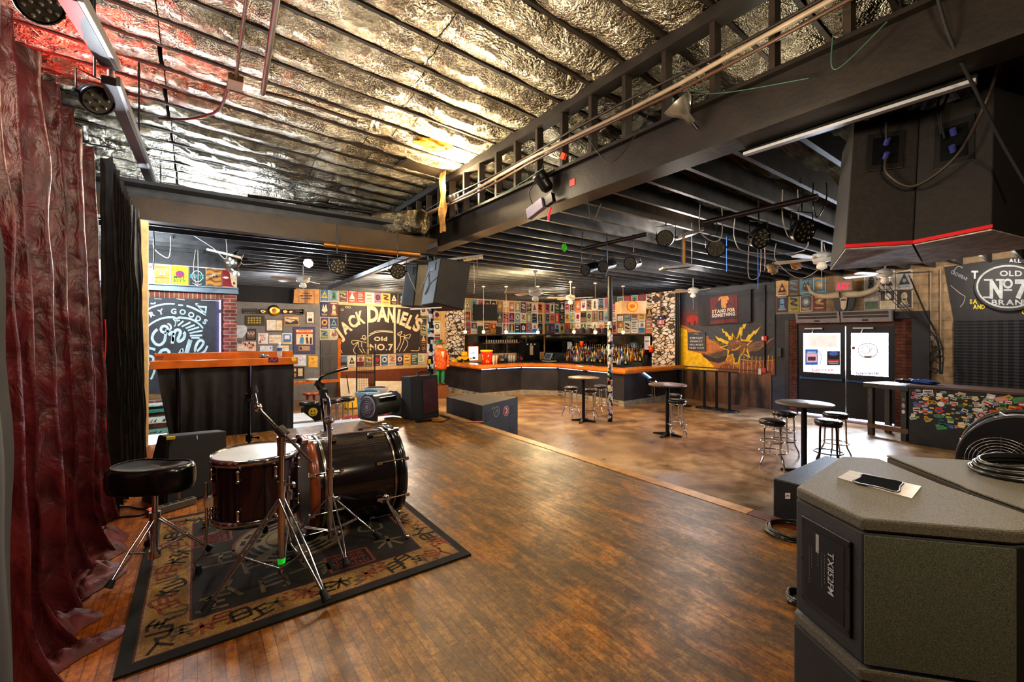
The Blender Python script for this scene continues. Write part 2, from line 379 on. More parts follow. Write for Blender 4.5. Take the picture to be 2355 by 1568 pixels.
# ================================================================= stage, floors, walls
XE = 3.12; YB = 6.2
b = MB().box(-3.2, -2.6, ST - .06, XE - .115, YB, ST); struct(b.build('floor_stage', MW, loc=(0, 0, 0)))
nose = M('stage_nosing', (168, 120, 62), .4, bump=.2, bscale=30, var=.3, vscale=9)
b = MB().box(XE - .112, 1.42, ST - .06, XE, YB, ST + .004); struct(b.build('trim_1', nose, loc=(0, 0, 0)))
b = MB().box(XE - .112, -2.6, ST - .06, XE, 1.417, ST + .003); struct(b.build('trim_2', M('worn_nosing', (88, 44, 26), .4), loc=(0, 0, 0)))
b = MB().box(XE - .05, -2.6, 0, XE - .02, YB - .02, ST - .06); b.box(-3.2, YB - .05, 0, XE - .05, YB - .02, ST - .06)
struct(b.build('wall_stage', M('stage_skirt', (30, 26, 24), .7), loc=(0, 0, 0)))
b = MB().box(-3.4, -2.8, -.1, 13.3, 15.5, 0); struct(b.build('floor', MC, loc=(0, 0, 0)))
YW = 15.2; XW = 13.0; CEIL = 3.56
grey = M('grey_wall', (120, 116, 112), .7); cream = M('cream_wall', (196, 160, 112), .75, bump=.2, bscale=12)
darkw = M('dark_wall', (38, 34, 32), .8)
b = MB().box(-3.4, YW, 0, 13.2, YW + .12, 4.95); struct(b.build('wall_back', cream))
b = MB().box(-3.4, -2.75, 0, 13.2, -2.65, 4.9); struct(b.build('wall_rear', darkw))
b = MB().box(-3.4, -2.7, 0, -3.25, 15.3, 4.95); struct(b.build('wall_left', darkw))
# door wall, with the opening for the double doors
yd0, yd1, zd = 2.80, 4.80, 2.36
wallm = bricks('painted_block', (54, 60, 68), (66, 70, 78), (44, 48, 56), .4, .2, .008, 'YZ', .7, .3)
b = MB()
b.box(XW, yd1 + .62, 0, XW + .2, YW, 4.95)
struct(b.build('wall_right', wallm, loc=(0, 0, 0)))
b = MB(); b.box(XW, yd1 + .001, 0, XW + .2, yd1 + .619, 2.66); struct(b.build('wall_door_side', M('dark_plaster', (52, 54, 60), .7, bump=.3, bscale=10)))
tan = bricks('tan_block', (158, 134, 104), (166, 142, 112), (138, 118, 92), .4, .2, .008, 'YZ', .7, .2)
b = MB(); b.box(XW, -2.7, 0, XW + .2, yd0 - .001, 4.9); b.box(XW, yd0 - .0, zd + .3, XW + .2, yd1 + .619, 4.9)
struct(b.build('wall_doors', tan, loc=(0, 0, 0)))
redbrick = bricks('dark_red_brick', (96, 52, 38), (120, 66, 46), (60, 44, 40), .2, .075, .008, 'YZ')
b = MB(); b.box(XW - .01, yd0, zd, XW + .19, yd1, zd + .299); b.box(XW - .01, 2.49, 0, XW - .001, yd0, 2.45); b.box(XW - .02, yd1, 0, XW - .001, yd1 + .2, 2.5)
struct(b.build('trim_3', redbrick, loc=(0, 0, 0)))
b = MB(); b.box(XW - .12, 2.2, 0, XW - .02, 2.49, 2.62); b.box(XW - .1, 2.49, 2.46, XW - .02, 2.78, 2.62)
b.box(XW - .03, yd1 + .2, 0, XW - .01, yd1 + .3, 2.5)
struct(b.build('trim_4', M('black_frame', (26, 26, 34), .5), loc=(0, 0, 0)))
# wainscot and mural wall surface
def wain():
    m, nt, bb = NT('stained_wainscot', .6)
    tc = node(nt, 'TexCoord'); mp = node(nt, 'Mapping', {'Vector': tc.outputs['Object'], 'Scale': (1, 1.6, .35)})
    n = node(nt, 'TexNoise', {'Vector': mp.outputs[0], 'Scale': 1.8, 'Detail': 8., 'Roughness': .6})
    nt.links.new(ramp(nt, n.outputs['Fac'], [(.35, (34, 26, 24)), (.46, (92, 62, 44)), (.7, (122, 86, 62))]), bb.inputs['Base Color']); return m
b = MB().box(XW - .03, 5.44, .0, XW, 8.45, 1.04); struct(b.build('trim_5', wain(), loc=(0, 0, 0)))
b = MB().box(XW - .05, 5.44, 1.04, XW, 8.45, 1.07); struct(b.build('trim_6', M('wainscot_cap', (70, 52, 40), .5), loc=(0, 0, 0)))
# wall behind the JD sign: brown dado
b = MB().box(2.55, YW - .012, 0, 7.3, YW, .84); struct(b.build('trim_7', M('brown_dado', (112, 56, 28), .6, bump=.1), loc=(0, 0, 0)))
# grey wall with the framed awards (in front of the dark back room)
b = MB().box(.2, YW - .06, 0, aY(735, 700, YW).x, YW - .005, aY(640, 697, YW).z); struct(b.build('wall_grey', grey))
b = MB().box(.0, YW - .03, aY(640, 697, YW).z, aY(680, 700, YW).x, YW - .004, 3.6); struct(b.build('trim_8', M('dark_recess', (22, 20, 20), .7)))
# door beside the sign
p0 = aY(736, 782, YW - .03); p1 = aY(776, 782, YW - .03)
dr = sthing('door_3'); dr.location = (p0.x, YW - .09, 0)
b = MB().box(p0.x, YW - .09, 0, p1.x, YW - .055, p0.z)
dm = M('grey_door', (72, 68, 66), .5)
w = p1.x - p0.x
for zz0, zz1 in ((.15, .75), (.85, 1.35), (1.45, 1.8)):
    for q in (0, 1):
        xa = p0.x + w * (.12 + .42 * q); b.box(xa, YW - .1, zz0, xa + w * .32, YW - .09, zz1)
b.build('door_leaf', dm, dr, bevel=.004)
MB().ball((p1.x - .07, YW - .12, .92), .035).build('door_knob', M('brass', (200, 160, 80), .25, 1), dr)
b = MB().box(p1.x, YW - .09, 0, p1.x + .09, YW - .02, p0.z + .05); struct(b.build('trim_9', orange_wood))
# storefront wall on the left (brick, with steel lintel)
YS = 9.75
brk = bricks('storefront_brick', (136, 62, 44), (168, 92, 66), (170, 160, 150), .2, .0677, .008)
sold = bricks('soldier_brick', (120, 54, 42), (170, 104, 78), (186, 178, 166), .067, .3, .006)
xr = aY(545, 700, YS).x; xs_ = aY(511, 700, YS).x
zl = aY(440, 672, YS).z; zt = aY(440, 688, YS).z
b = MB().box(xs_ + .0, YS, 0, xr, YS + .3, zl); b.box(-3.2, YS, 0, xs_, YS + .3, .95)
struct(b.build('wall_storefront', brk, loc=(0, 0, 0)))
b = MB().box(-3.2, YS, zt, xs_ - .001, YS + .3, zl); struct(b.build('wall_lintel_brick', sold, loc=(0, 0, .02)))
b = MB().box(-3.2, YS - .12, zl, xr + .02, YS + .3, zl + .03); b.box(-3.2, YS - .04, zl + .03, xr + .02, YS, zl + .1); b.box(-3.2, YS - .1, zl + .1, xr + .02, YS, zl + .12)
struct(b.build('trim_10', M('blue_grey_steel', (112, 128, 140), .5, .4), loc=(0, 0, 0)))
z2 = aY(440, 614, YS).z
b = MB().box(-3.2, YS - .02, 3.34, xr, YS + .31, 3.8); struct(b.build('wall_storefront_head', joistm, loc=(0, 0, 0)))
b = MB().box(-3.2, YS, zl + .12, xr, YS + .3, 3.34); struct(b.build('wall_storefront_top', M('white_slats', (190, 186, 180), .7), loc=(0, 0, 0)))
# wooden jamb at the end of the black curtain
b = MB().box(-.50, 6.10, ST, aY(340, 700, 6.1).x, 6.2, 3.33); struct(b.build('trim_11', M('pine_jamb', (205, 168, 112), .6, var=.2, vscale=12)))
# lower ceiling decks
deck = M('black_deck', (46, 48, 51), .7, bump=.4, bscale=12, var=.5, vscale=2)
b = MB(); b.box(-3.3, 6.45, 3.82, 13.1, 15.3, 3.86); struct(b.build('ceiling_deck', deck, loc=(0, 0, 0)))
b = MB(); b.box(3.4, 4.6, 3.80, 13.1, 6.45, 3.84); b.box(6.6, -2.6, 3.80, 13.1, 4.6, 3.84); struct(b.build('ceiling_deck_front', deck, loc=(0, 0, 0)))
# ragged thatch / insulation seen between the near joists
def thatch():
    m, nt, bb = NT('ragged_insulation', .8)
    tc = node(nt, 'TexCoord'); mp = node(nt, 'Mapping', {'Vector': tc.outputs['Object'], 'Scale': (1.5, 22., 1.)})
    n = node(nt, 'TexNoise', {'Vector': mp.outputs[0], 'Scale': 1.4, 'Detail': 8., 'Roughness': .75, 'Distortion': 1.})
    n2 = node(nt, 'TexNoise', {'Vector': tc.outputs['Object'], 'Scale': 1.1, 'Detail': 3.})
    a = ramp(nt, n.outputs['Fac'], [(.38, (16, 11, 7)), (.5, (104, 62, 28)), (.62, (196, 150, 80))])
    g = ramp(nt, n.outputs['Fac'], [(.38, (14, 14, 8)), (.5, (80, 84, 36)), (.62, (160, 156, 84))])
    f = ramp(nt, n2.outputs['Fac'], [(.45, (0, 0, 0)), (.55, (255, 255, 255))])
    nt.links.new(mixc(nt, f, a, g), bb.inputs['Base Color'])
    bp = node(nt, 'Bump', {'Height': n.outputs['Fac'], 'Strength': 1., 'Distance': .05}); nt.links.new(bp.outputs[0], bb.inputs['Normal']); return m
def th(u, v):
    x = 3.35 + 3.3 * u; y = -2.6 + 7.3 * v
    return (x, y, 3.76 + .09 * noise.noise(Vector((x * 2, y * 5, 1))) + .04 * noise.noise(Vector((x * 9, y * 20, 3))))
b = MB().grid(th, 60, 160); struct(b.build('ceiling_insulation', thatch(), loc=(0, 0, 0)))
# ----- raised foil roof over the stage
def RZ(x): return 4.68 - .05 * x
roofs = sthing('ceiling'); random.seed(3)
ys = [-2.4 + .41 * k for k in range(44)]
b = MB()
for i, y in enumerate(ys):
    nm = MB(); z0, z1 = RZ(-3.2), RZ(6.2)
    z0 -= .004; z1 -= .004; nm.hexa([(-3.2, y - .017, z0), (6.2, y - .017, z1), (6.2, y + .017, z1), (-3.2, y + .017, z0), (-3.2, y - .02, z0 + .2), (6.2, y - .02, z1 + .2), (6.2, y + .02, z1 + .2), (-3.2, y + .02, z0 + .2)])
    nm.build('roof_joist', joistb, roofs)
for i in range(len(ys) - 1):
    y0, y1 = ys[i] + .021, ys[i + 1] - .021; se = random.random() * 99
    far = y0 > 8; seams = [(-3.2, -.28 + random.uniform(-.02, .02)), (-.26, 1.55 + random.uniform(-.25, .5)), (None, 3.1), (3.16, 6.2)]
    px = -3.2
    for a, e in seams:
        x0 = px if a is None or a > px - .5 and a != 3.16 else a
        x0 = max(px, a) if a is not None else px
        x1 = e; px = e + .008
        nu = max(6, int((x1 - x0) * (8 if far else 16))); nv = 4 if far else 7
        def fn(u, v, x0=x0, x1=x1):
            x = x0 + (x1 - x0) * u; y = y0 + (y1 - y0) * v
            edge = min(1, min(u, 1 - u) * (x1 - x0) / .22)
            z = RZ(x) + .012 - .06 * math.sin(PI * v) * (.45 + .55 * edge) + .022 * noise.noise(Vector((x * 2.2, y * 5, se))) + .012 * noise.noise(Vector((x * 8, y * 12, se)))
            z += (1 - edge) * .02 * noise.noise(Vector((x * 20, y * 16, se)))
            return (x, y + .008 * noise.noise(Vector((x * 3, y, se + 5))) * (1 if .2 < v < .8 else 0), z)
        MB().grid(fn, nu, nv).build('foil_batt', MF, roofs)
b = MB(); b.hexa([(-3.3, -2.6, RZ(-3.3) + .21), (13.1, -2.6, RZ(6) + .21), (13.1, 15.3, RZ(6) + .21), (-3.3, 15.3, RZ(-3.3) + .21)] + [(-3.3, -2.6, 5.1), (13.1, -2.6, 5.1), (13.1, 15.3, 5.1), (-3.3, 15.3, 5.1)])
struct(b.build('ceiling_roof_deck', joistb, loc=(0, 0, 0)))
# ----- low ceiling joists, running across the hall
low = sthing('ceiling_joists')
k = 0; y = -2.4
while y < 15:
    x0 = 3.36 if y < 6.5 else -3.2
    MB().box(x0, y - .022, CEIL, XW, y + .022, 3.8 if not y > 6.5 else 3.82).build('joist', joistm, low)
    y += .413
# ----- steel beam along the stage edge with the stud wall on top
bm = sthing('ceiling_beam')
b = MB(); b.box(3.10, -2.6, 3.50, 3.34, 6.6, 3.53); b.box(3.13, -2.6, 3.53, 3.31, 6.6, 3.83); b.box(3.07, -2.6, 3.83, 3.34, 6.6, 3.86)
b.build('beam', steel_dark, bm)
b = MB().box(3.06, -2.6, 4.42, 3.2, 12., 4.52); b.build('header', M('header_wood', (42, 38, 34), .55, var=.3), bm)
y = 2.52 - .41 * 12
while y < 12:
    if y > -2.55: MB().box(3.08, y - .02, 3.86 if y < 6.6 else 3.6, 3.17, y + .02, 4.42).build('stud', M('stud_wood', (44, 36, 28), .6, bump=.2, var=.35), bm)
    y += .41
b = MB().box(3.2, 6.65, 3.5, 3.3, 12, 3.6); b.build('header_rail', black_wood, bm)
# timber beam over the back of the stage
b = MB().box(-3.2, 6.25, 3.37, 3.1, 6.42, 3.62); struct(b.build('ceiling_timber', timber, loc=(0, 0, 0)))
# outside, in daylight
b = MB().box(13.3, -6, -.12, 30, 14, -.02); struct(b.build('floor_pavement', M('pavement', (190, 185, 180), .8)))
outb = bricks('outside_brick', (190, 130, 120), (220, 190, 180), (235, 225, 220), .4, .15, .01, 'YZ')
b = MB().box(17.5, -6, 0, 17.8, 14, 5); struct(b.build('wall_outside', outb, loc=(0, 0, 0)))
# ================================================================= bar
def offset_poly(P, d):
    """offset open polyline to its left by d (mitred)"""
    out = []
    for i, p in enumerate(P):
        p = Vector(p)
        if i == 0: t = (Vector(P[1]) - p).normalized(); n = Vector((-t.y, t.x)); out.append(p + n * d); continue
        if i == len(P) - 1: t = (p - Vector(P[-2])).normalized(); n = Vector((-t.y, t.x)); out.append(p + n * d); continue
        t1 = (p - Vector(P[i - 1])).normalized(); t2 = (Vector(P[i + 1]) - p).normalized()
        n1 = Vector((-t1.y, t1.x)); n2 = Vector((-t2.y, t2.x)); m = (n1 + n2).normalized(); out.append(p + m * d / max(.3, m.dot(n1)))
    return out
BP = [(7.45, 14.9), (7.55, 12.05), (9.15, 11.98), (10.04, 11.05), (9.98, 8.15), (12.85, 8.22)]
def band(b, d0, d1, z0, z1, mi=0, col=(255, 255, 255)):
    A = offset_poly(BP, d0); B = offset_poly(BP, d1)
    for i in range(len(BP) - 1):
        b.hexa([(*A[i], z0), (*A[i + 1], z0), (*B[i + 1], z0), (*B[i], z0), (*A[i], z1), (*A[i + 1], z1), (*B[i + 1], z1), (*B[i], z1)], mi, col)
bar = thing('bar_counter', 'long angled bar with black front, tiled kick and orange varnished top', 'bar', (10, 10, 0))
panel = M('bar_front_black', (44, 44, 50), .45, bump=.15, bscale=20, var=.35, vscale=2)
b = MB(); band(b, 0, .08, .16, .98); b.build('front_panel', panel, bar)
tile = bricks('kick_tile', (168, 158, 142), (186, 176, 160), (120, 110, 98), .05, .05, .003, 'XZ', .6, .2)
b = MB(); band(b, -.012, .06, 0, .165); b.build('toe_kick', tile, bar)
b = MB(); band(b, -.22, .42, 1.0, 1.085); band(b, -.19, .3, .965, 1.0); band(b, -.2, -.13, 1.085, 1.10); b.build('countertop', M('bar_top_orange', (206, 122, 44), .25, bump=.08, bscale=14, var=.2, vscale=3, coat=.3), bar, bevel=.012)
b = MB(); band(b, .42, .6, .9, .95); b.build('inner_shelf', black_wood, bar)
led = M('led_strip', (230, 240, 255), emit=(150, 205, 255), es=7, var=0)
b = MB(); A = offset_poly(BP, -.03)
for (i, t0, t1) in ((1, .02, .35), (1, .4, .98), (2, .02, .98), (3, .03, .42), (3, .5, .82)):
    p, q = A[i], A[i + 1]; b.bar((*p.lerp(q, t0), .945), (*p.lerp(q, t1), .945), .012, .014)
p, q = A[4], A[5]; b.bar((*p.lerp(q, .32), .95), (*p.lerp(q, .55), .62), .02, .022)
b.build('led_strip', led, bar)
# back bar cabinets, shelves, mirrors
mirror = M('bar_mirror', (96, 100, 100), .08, 1, var=.3, vscale=2)
bb = thing('back_bar', 'dark back bar cabinets under the mirrors, along both walls', 'cabinet', (12.3, 12, 0))
b = MB(); b.box(12.35, 9.35, 0, XW - .03, YW - .01, .95); b.box(8.7, 14.6, 0, 12.35, YW - .01, .95); b.build('cabinet', black_wood, bb)
b = MB()
for i in range(4): b.box(12.35 + .12 * i, 9.4, .95 + .0, 12.35 + .12 * (i + 1), 13.3, 1.0 + .13 * i)
b.build('bottle_steps', black_wood, bb)
b = MB()
for i in range(5): b.box(XW - .02, 9.35 + i * 1.16, 1.3, XW - .012, 9.35 + (i + 1) * 1.16 - .03, 2.05)
for i in range(4): b.box(8.75 + i * 1.05, YW - .02, 1.3, 8.75 + (i + 1) * 1.05 - .03, YW - .012, 2.05)
b.build('mirror', mirror, bb)
b = MB(); b.box(12.6, 9.3, 2.07, XW - .025, YW - .01, 2.11); b.box(8.66, 14.85, 2.07, 12.6, YW - .01, 2.11); b.build('upper_shelf', M('shelf_brown', (60, 38, 26), .5), bb)
b = MB(); b.box(9.6, 14.95, 1.72, 11.4, YW - .03, 1.745); b.build('glass_shelf', orange_wood, bb)
b = MB(); b.box(10.6, 15.0, 2.14, 12.5, 15.02, 2.16); b.build('blue_light_strip', M('blue_led', (90, 200, 255), emit=(60, 190, 255), es=6, var=0), bb)
# bottles
random.seed(11)
gl_cols = [((24, 30, 22), .15), ((60, 34, 14), .2), ((150, 150, 145), .12), ((30, 56, 34), .15), ((120, 70, 24), .15), ((150, 30, 30), .25), ((40, 70, 140), .2), ((196, 150, 50), .2), ((220, 220, 215), .2)]
protos = []
shapes = [[(.0, 0), (.038, 0), (.04, .02), (.04, .18), (.03, .215), (.014, .24), (.013, .29)], [(.0, 0), (.034, 0), (.035, .2), (.02, .235), (.013, .27), (.013, .32)], [(.0, 0), (.045, 0), (.045, .13), (.03, .17), (.014, .2), (.014, .25)]]
for i, (c, r) in enumerate(gl_cols):
    t = thing('bottle', 'x', 'bottle', (0, 0, 0))
    pr = shapes[i % 3]; gm = M('bottle_glass_%d' % i, c, .12, var=.1, coat=.4)
    MB().lathe(pr, n=10).build('glass_body', gm, t)
    z = pr[-1][1]; MB().lathe([(.0, z), (.016, z), (.016, z + .022), (.0, z + .022)], n=8).build('cap', M('cap_%d' % (i % 4), [(180, 150, 60), (20, 20, 20), (170, 30, 30), (200, 200, 200)][i % 4], .35, .4), t)
    w = pr[3][0] + .0012; lc = random.choice([(225, 220, 200), (30, 30, 30), (190, 50, 40), (210, 190, 120), (240, 240, 240)])
    MB().lathe([(w, .05), (w, .13)], n=10, col=lc).build('paper_label', ART, t)
    protos.append(t)
first = [True] * len(protos)
def put_bottle(x, y, z, label, group):
    i = random.randrange(len(protos)); p = protos[i]
    if first[i]: first[i] = False; p.location = (x, y, z); p['label'] = label; p['group'] = group
    else: dup(p, (x, y, z), random.random() * 6, label, group)
rows = ['front', 'second', 'third', 'top']
for r in range(4):
    y = 9.5 + random.random() * .05
    while y < 13.25:
        if not (9.5 < y < 9.95 and r == 0): put_bottle(12.41 + .12 * r, y, 1.0 + .13 * r, 'liquor bottle standing in the %s row of the right back bar steps' % rows[r], 'liquor bottles in the %s row of the right back bar' % rows[r])
        y += random.uniform(.088, .135)
for r in range(2):
    x = 9.45
    while x < 10.75:
        put_bottle(x, 14.75 + .14 * r, .95, 'liquor bottle on the left back bar behind the orange bucket', 'liquor bottles on the left back bar'); x += random.uniform(.09, .13)
for i in range(7):
    put_bottle(11.15 + i * .11, 14.8, .95 if i % 2 else .951, 'liquor bottle beside the black cooler on the back bar', 'bottles beside the cooler')
# pint glasses upside down on the glass shelf
gp = MB().lathe([(.0, .0), (.04, 0), (.032, .13), (.030, .13), (.036, .006), (0, .006)], n=10).build('pint_glass', M('clear_glass', (190, 200, 200), .1, alpha=.45, var=0), loc=(0, 0, 0))
tag(gp, 'pint glass standing on the narrow shelf in front of the left mirror', 'glass', 'pint glasses on the narrow mirror shelf')
gp.location = (9.7, 15.05, 1.746)
for i in range(1, 14): dup(gp, (9.7 + .12 * i, 15.05, 1.746))
# cooler cabinet, till, small signs, bucket, toys, frame
t = thing('drinks_cooler', 'black upright cooler with a hanging towel behind the left bar', 'cooler', (11.75, 14.9, .95))
MB().box(11.35, 14.72, .951, 12.3, 15.17, 1.75).build('housing', blackm, t, bevel=.01)
MB().box(11.72, 14.70, 1.2, 11.9, 14.715, 1.62, col=(190, 170, 140)).build('towel', ART, t)
b = MB()
for q in range(3): b.box(11.55 + .2 * q, 14.7, 1.64, 11.63 + .2 * q, 14.715, 1.70, col=(200, 205, 210))
b.build('tap_badge', ART, t)
t = thing('cash_register', 'touch screen till facing the bar near the corner', 'till', (11.9, 13.7, .95))
t.location = (12.0, 13.75, .951)
MB().box(11.8, 13.5, .951, 12.2, 14.0, 1.0).build('base', M('till_grey', (150, 150, 150), .4), t)
R = Matrix.Rotation(.5, 3, 'Y')
MB().obox((11.95, 13.75, 1.17), .04, .42, .3, R).build('screen_housing', M('till_grey', ()), t)
MB().obox((11.925, 13.75, 1.18), .004, .34, .22, R, col=(70, 90, 120)).build('screen', ART, t)
MB().cyl((12.0, 13.75, 1.0), (11.98, 13.75, 1.1), .04).build('neck', blackm, t)
def flat_sign(name, label, cat, pts, col, draw, K, pl='Y', thick=.015, mat=None, group=None):
    """a flat board on a wall plane given by its pixel rectangle; draw(art) adds the print"""
    fn = pixY(K) if pl == 'Y' else pixX(K)
    b = MB(); x0, y0, x1, y1 = pts
    q = [fn(x0, y0, 0), fn(x1, y0, 0), fn(x1, y1, 0), fn(x0, y1, 0)]
    b.slab(q, Vector((0, thick, 0)) if pl == 'Y' else Vector((thick, 0, 0)), 0, col)
    if draw: draw(Art(b, fn))
    o = b.build(name, mat or ART); return tag(o, label, cat, group)
def js(a):
    a.arc('JAMESON', 1266, 836, 12, 165, 15, 3.2, (214, 180, 60), bold=.01); a.ell(1266, 832, 2.2, 2.6, (200, 120, 50))
    a.ring(1266, 830, 14, 9, .8, (30, 80, 50))
flat_sign('whiskey_sign', 'dark green bar mat sign lettered JAMESON behind the bar', 'sign', (1252, 811, 1281, 836), (14, 36, 24), js, 14.55)
def tu(a): a.text('TU', 1281, 819, 4.5, (240, 230, 220), bold=.02); a.text('|', 1290.5, 819, 4.5, (240, 230, 220)); a.text('ACA', 1281, 826.5, 4.5, (240, 230, 220), bold=.02)
flat_sign('liqueur_sign', 'small red sign lettered TU ACA beside the green mat sign', 'sign', (1279, 810, 1294, 829), (150, 36, 26), tu, 14.5)
# things standing on the left end of the bar top (z 1.085)
ZT = 1.086
c = aZ(1114, 838, ZT); c2 = aZ(1129, 838, ZT)
t = thing('party_bucket', 'bright orange drinks bucket with a yellow rim on the bar corner', 'bucket', (c.x + .1, c.y + .02, ZT))
cx0, cy0 = c.x + .1, c.y + .02
MB().lathe([(0, 0), (.17, 0), (.2, .42), (.2, .425)], (cx0, cy0, ZT), n=28).build('pail', M('orange_plastic', (226, 62, 24), .35), t)
MB().lathe([(.2, .425), (.215, .43), (.215, .48), (.19, .49), (.0, .49)], (cx0, cy0, ZT), n=28).build('rim', M('yellow_plastic', (240, 190, 30), .35), t)
b = MB(); a = Art(b, lambda u, v, L: Vector((cx0, cy0, ZT)) + Matrix.Rotation(-YAW - .1, 3, 'Z') @ Vector((.19 * math.sin(u) , -.194 * math.cos(u) - .002 * L, v)) )
for (u, v, s_, cc) in ((-.6, .3, .03, (240, 240, 235)), (-.55, .2, .035, (250, 200, 60)), (-.5, .1, .03, (60, 90, 170)), (.35, .25, .03, (60, 120, 180)), (.2, .12, .05, (250, 150, 30)), (.5, .3, .03, (240, 240, 240)), (.55, .1, .025, (240, 240, 240)), (0, .33, .02, (40, 30, 60))):
    a.rect(u - s_ * 3, v - s_, u + s_ * 3, v + s_, cc, 2)
b.build('sticker', ART, t)
p = aZ(1094, 831, ZT)
t = thing('menu_display', 'bright white lit menu board in a wooden frame on the bar', 'display', (p.x, p.y, ZT))
q0 = aY(1078, 830, p.y); q1 = aY(1098, 797, p.y)
MB().box(q0.x - .03, p.y, ZT, q1.x + .05, p.y + .03, q1.z + .02).build('frame', orange_wood, t)
MB().box(q0.x, p.y - .006, ZT + .05, q1.x + .02, p.y - .002, q1.z, col=(225, 240, 248)).build('sheet', art_mat('lit_print', .5, 1.3), t)
b = MB(); a = Art(b, lambda u, v, L: Vector((q0.x + u * (q1.x - q0.x), p.y - .007 - .001 * L, ZT + .05 + v * (q1.z - ZT - .05))))
a.text('1918', .2, .5, .0, (20, 40, 120)) if False else None
for r_ in ((.2, .5, .3, .58), (.36, .5, .44, .58), (.5, .5, .64, .58)): a.rect(r_[0], r_[1], r_[2], r_[3], (30, 50, 130))
a.rect(.1, .05, .35, .2, (240, 200, 40)); a.rect(.4, .08, .75, .25, (60, 110, 150)); b.build('print', ART, t)
# yellow plush toy pile and yellow truck tin
p = aZ(1066, 832, ZT)
t = thing('toy_truck', 'yellow toy truck with a cartoonish yellow cab on the left bar end', 'toy', (p.x, p.y, ZT))
ym = M('toy_yellow', (244, 190, 20), .4)
MB().box(p.x - .2, p.y - .1, ZT + .06, p.x + .2, p.y + .1, ZT + .2).build('body', ym, t, bevel=.03)
MB().box(p.x - .05, p.y - .09, ZT + .2, p.x + .13, p.y + .09, ZT + .38).build('cab', ym, t, bevel=.04)
for dx in (-.13, .13): MB().cyl((p.x + dx, p.y - .12, ZT + .06), (p.x + dx, p.y + .12, ZT + .06), .06).build('wheel', rubber, t)
p = aZ(1040, 832, ZT)
tag(MB().lathe([(0, 0), (.13, 0), (.13, .05), (.08, .1), (.0, .12)], (p.x + .1, p.y, ZT), n=20).build('yellow_hat', ym), 'round yellow hard hat lying on the left end of the bar', 'hat')
# cups beside the bucket
cup = MB().lathe([(0, 0), (.035, 0), (.045, .3), (.045, .3)], (0, 0, 0), n=12).build('cup_stack', M('paper_cup', (215, 200, 175), .5), loc=(0, 0, 0))
spots = [(1135, 838), (1141, 837)] ; lab = ['left tall stack of paper cups beside the orange bucket', 'right tall stack of paper cups beside the orange bucket']
for i, (u, v) in enumerate(spots):
    p = aZ(u, v, ZT); o = cup if i == 0 else dup(cup, (0, 0, 0)); o.location = (p.x, p.y, ZT); tag(o, lab[i], 'cups')
cl = MB().lathe([(0, 0), (.03, 0), (.04, .24), (.036, .24), (.03, .01), (0, .01)], n=12).build('plastic_cup_stack', M('clear_plastic', (200, 205, 205), .2, alpha=.6, var=0), loc=(0, 0, 0))
for i, u in enumerate((1171, 1176, 1182)):
    p = aZ(u, 832, ZT); o = cl if i == 0 else dup(cl, (0, 0, 0)); o.location = (p.x, p.y, ZT)
    tag(o, 'stack of clear plastic cups standing on the bar right of the paper cups', 'cups', 'clear cup stacks on the bar')
# menu sheets taped to the right mirror
def mn(a):
    for i in range(9): a.rect(1484, 776 + i * 3, 1492.5, 777 + i * 3, (120, 120, 150), 1)
    a.rect(1484, 783.5, 1493, 785, (60, 60, 80), 2)
flat_sign('menu_sheet', 'white printed menu sheet taped up at the right end of the mirror', 'menu', (1482, 773, 1495, 804), (236, 236, 244), mn, 12.8, 'X', .004)
def mn2(a):
    for i in range(6): a.rect(1306.5, 788 + i * 2.3, 1313, 788.8 + i * 2.3, (120, 120, 150), 1)
flat_sign('notice_sheet', 'white notice sheet taped to the mirror near the corner', 'notice', (1305, 786, 1314.5, 803), (226, 226, 232), mn2, 12.9, 'X', .004)
for i, (u, v) in enumerate(((1338, 798), (1497, 810))):
    p = aX(u, v, 12.78); t = thing('small_bucket', ['small orange bucket with a yellow rim above the bottles', 'orange bucket at the right end of the back bar'][i], 'bucket', (p.x, p.y, p.z))
    t.location = (p.x, p.y, p.z)
    MB().lathe([(0, 0), (.07, 0), (.085, .2), (0, .2)], p, n=14).build('pail', M('orange_plastic', ()), t); MB().lathe([(.086, .2), (.09, .2), (.09, .235), (0, .235)], p, n=14).build('rim', M('yellow_plastic', ()), t)
    bz = .95 if i else 1.39
# mosaic pillars
pa = aY(1028, 700, 15.05); pb = aY(1068, 700, 15.05)
struct(MB().box(pa.x, 15.05, 0, pb.x, YW - .002, 3.56).build('wall_mosaic_left', MO, loc=(0, 0, 0)))
struct(MB().box(12.88, 8.38, 0, XW - .003, 9.3, 3.56).build('wall_mosaic_right', MO, loc=(0, 0, 0)))
# black pipes at the bar end
b = MB(); 
for yy, r in ((8.31, .035), (8.24, .025), (8.18, .03)): b.cyl((12.82, yy, 0), (12.82, yy, 3.6), r)
tag(b.build('conduit_pipes', blackm), 'bundle of black vertical conduit pipes beside the yellow mural', 'pipes')
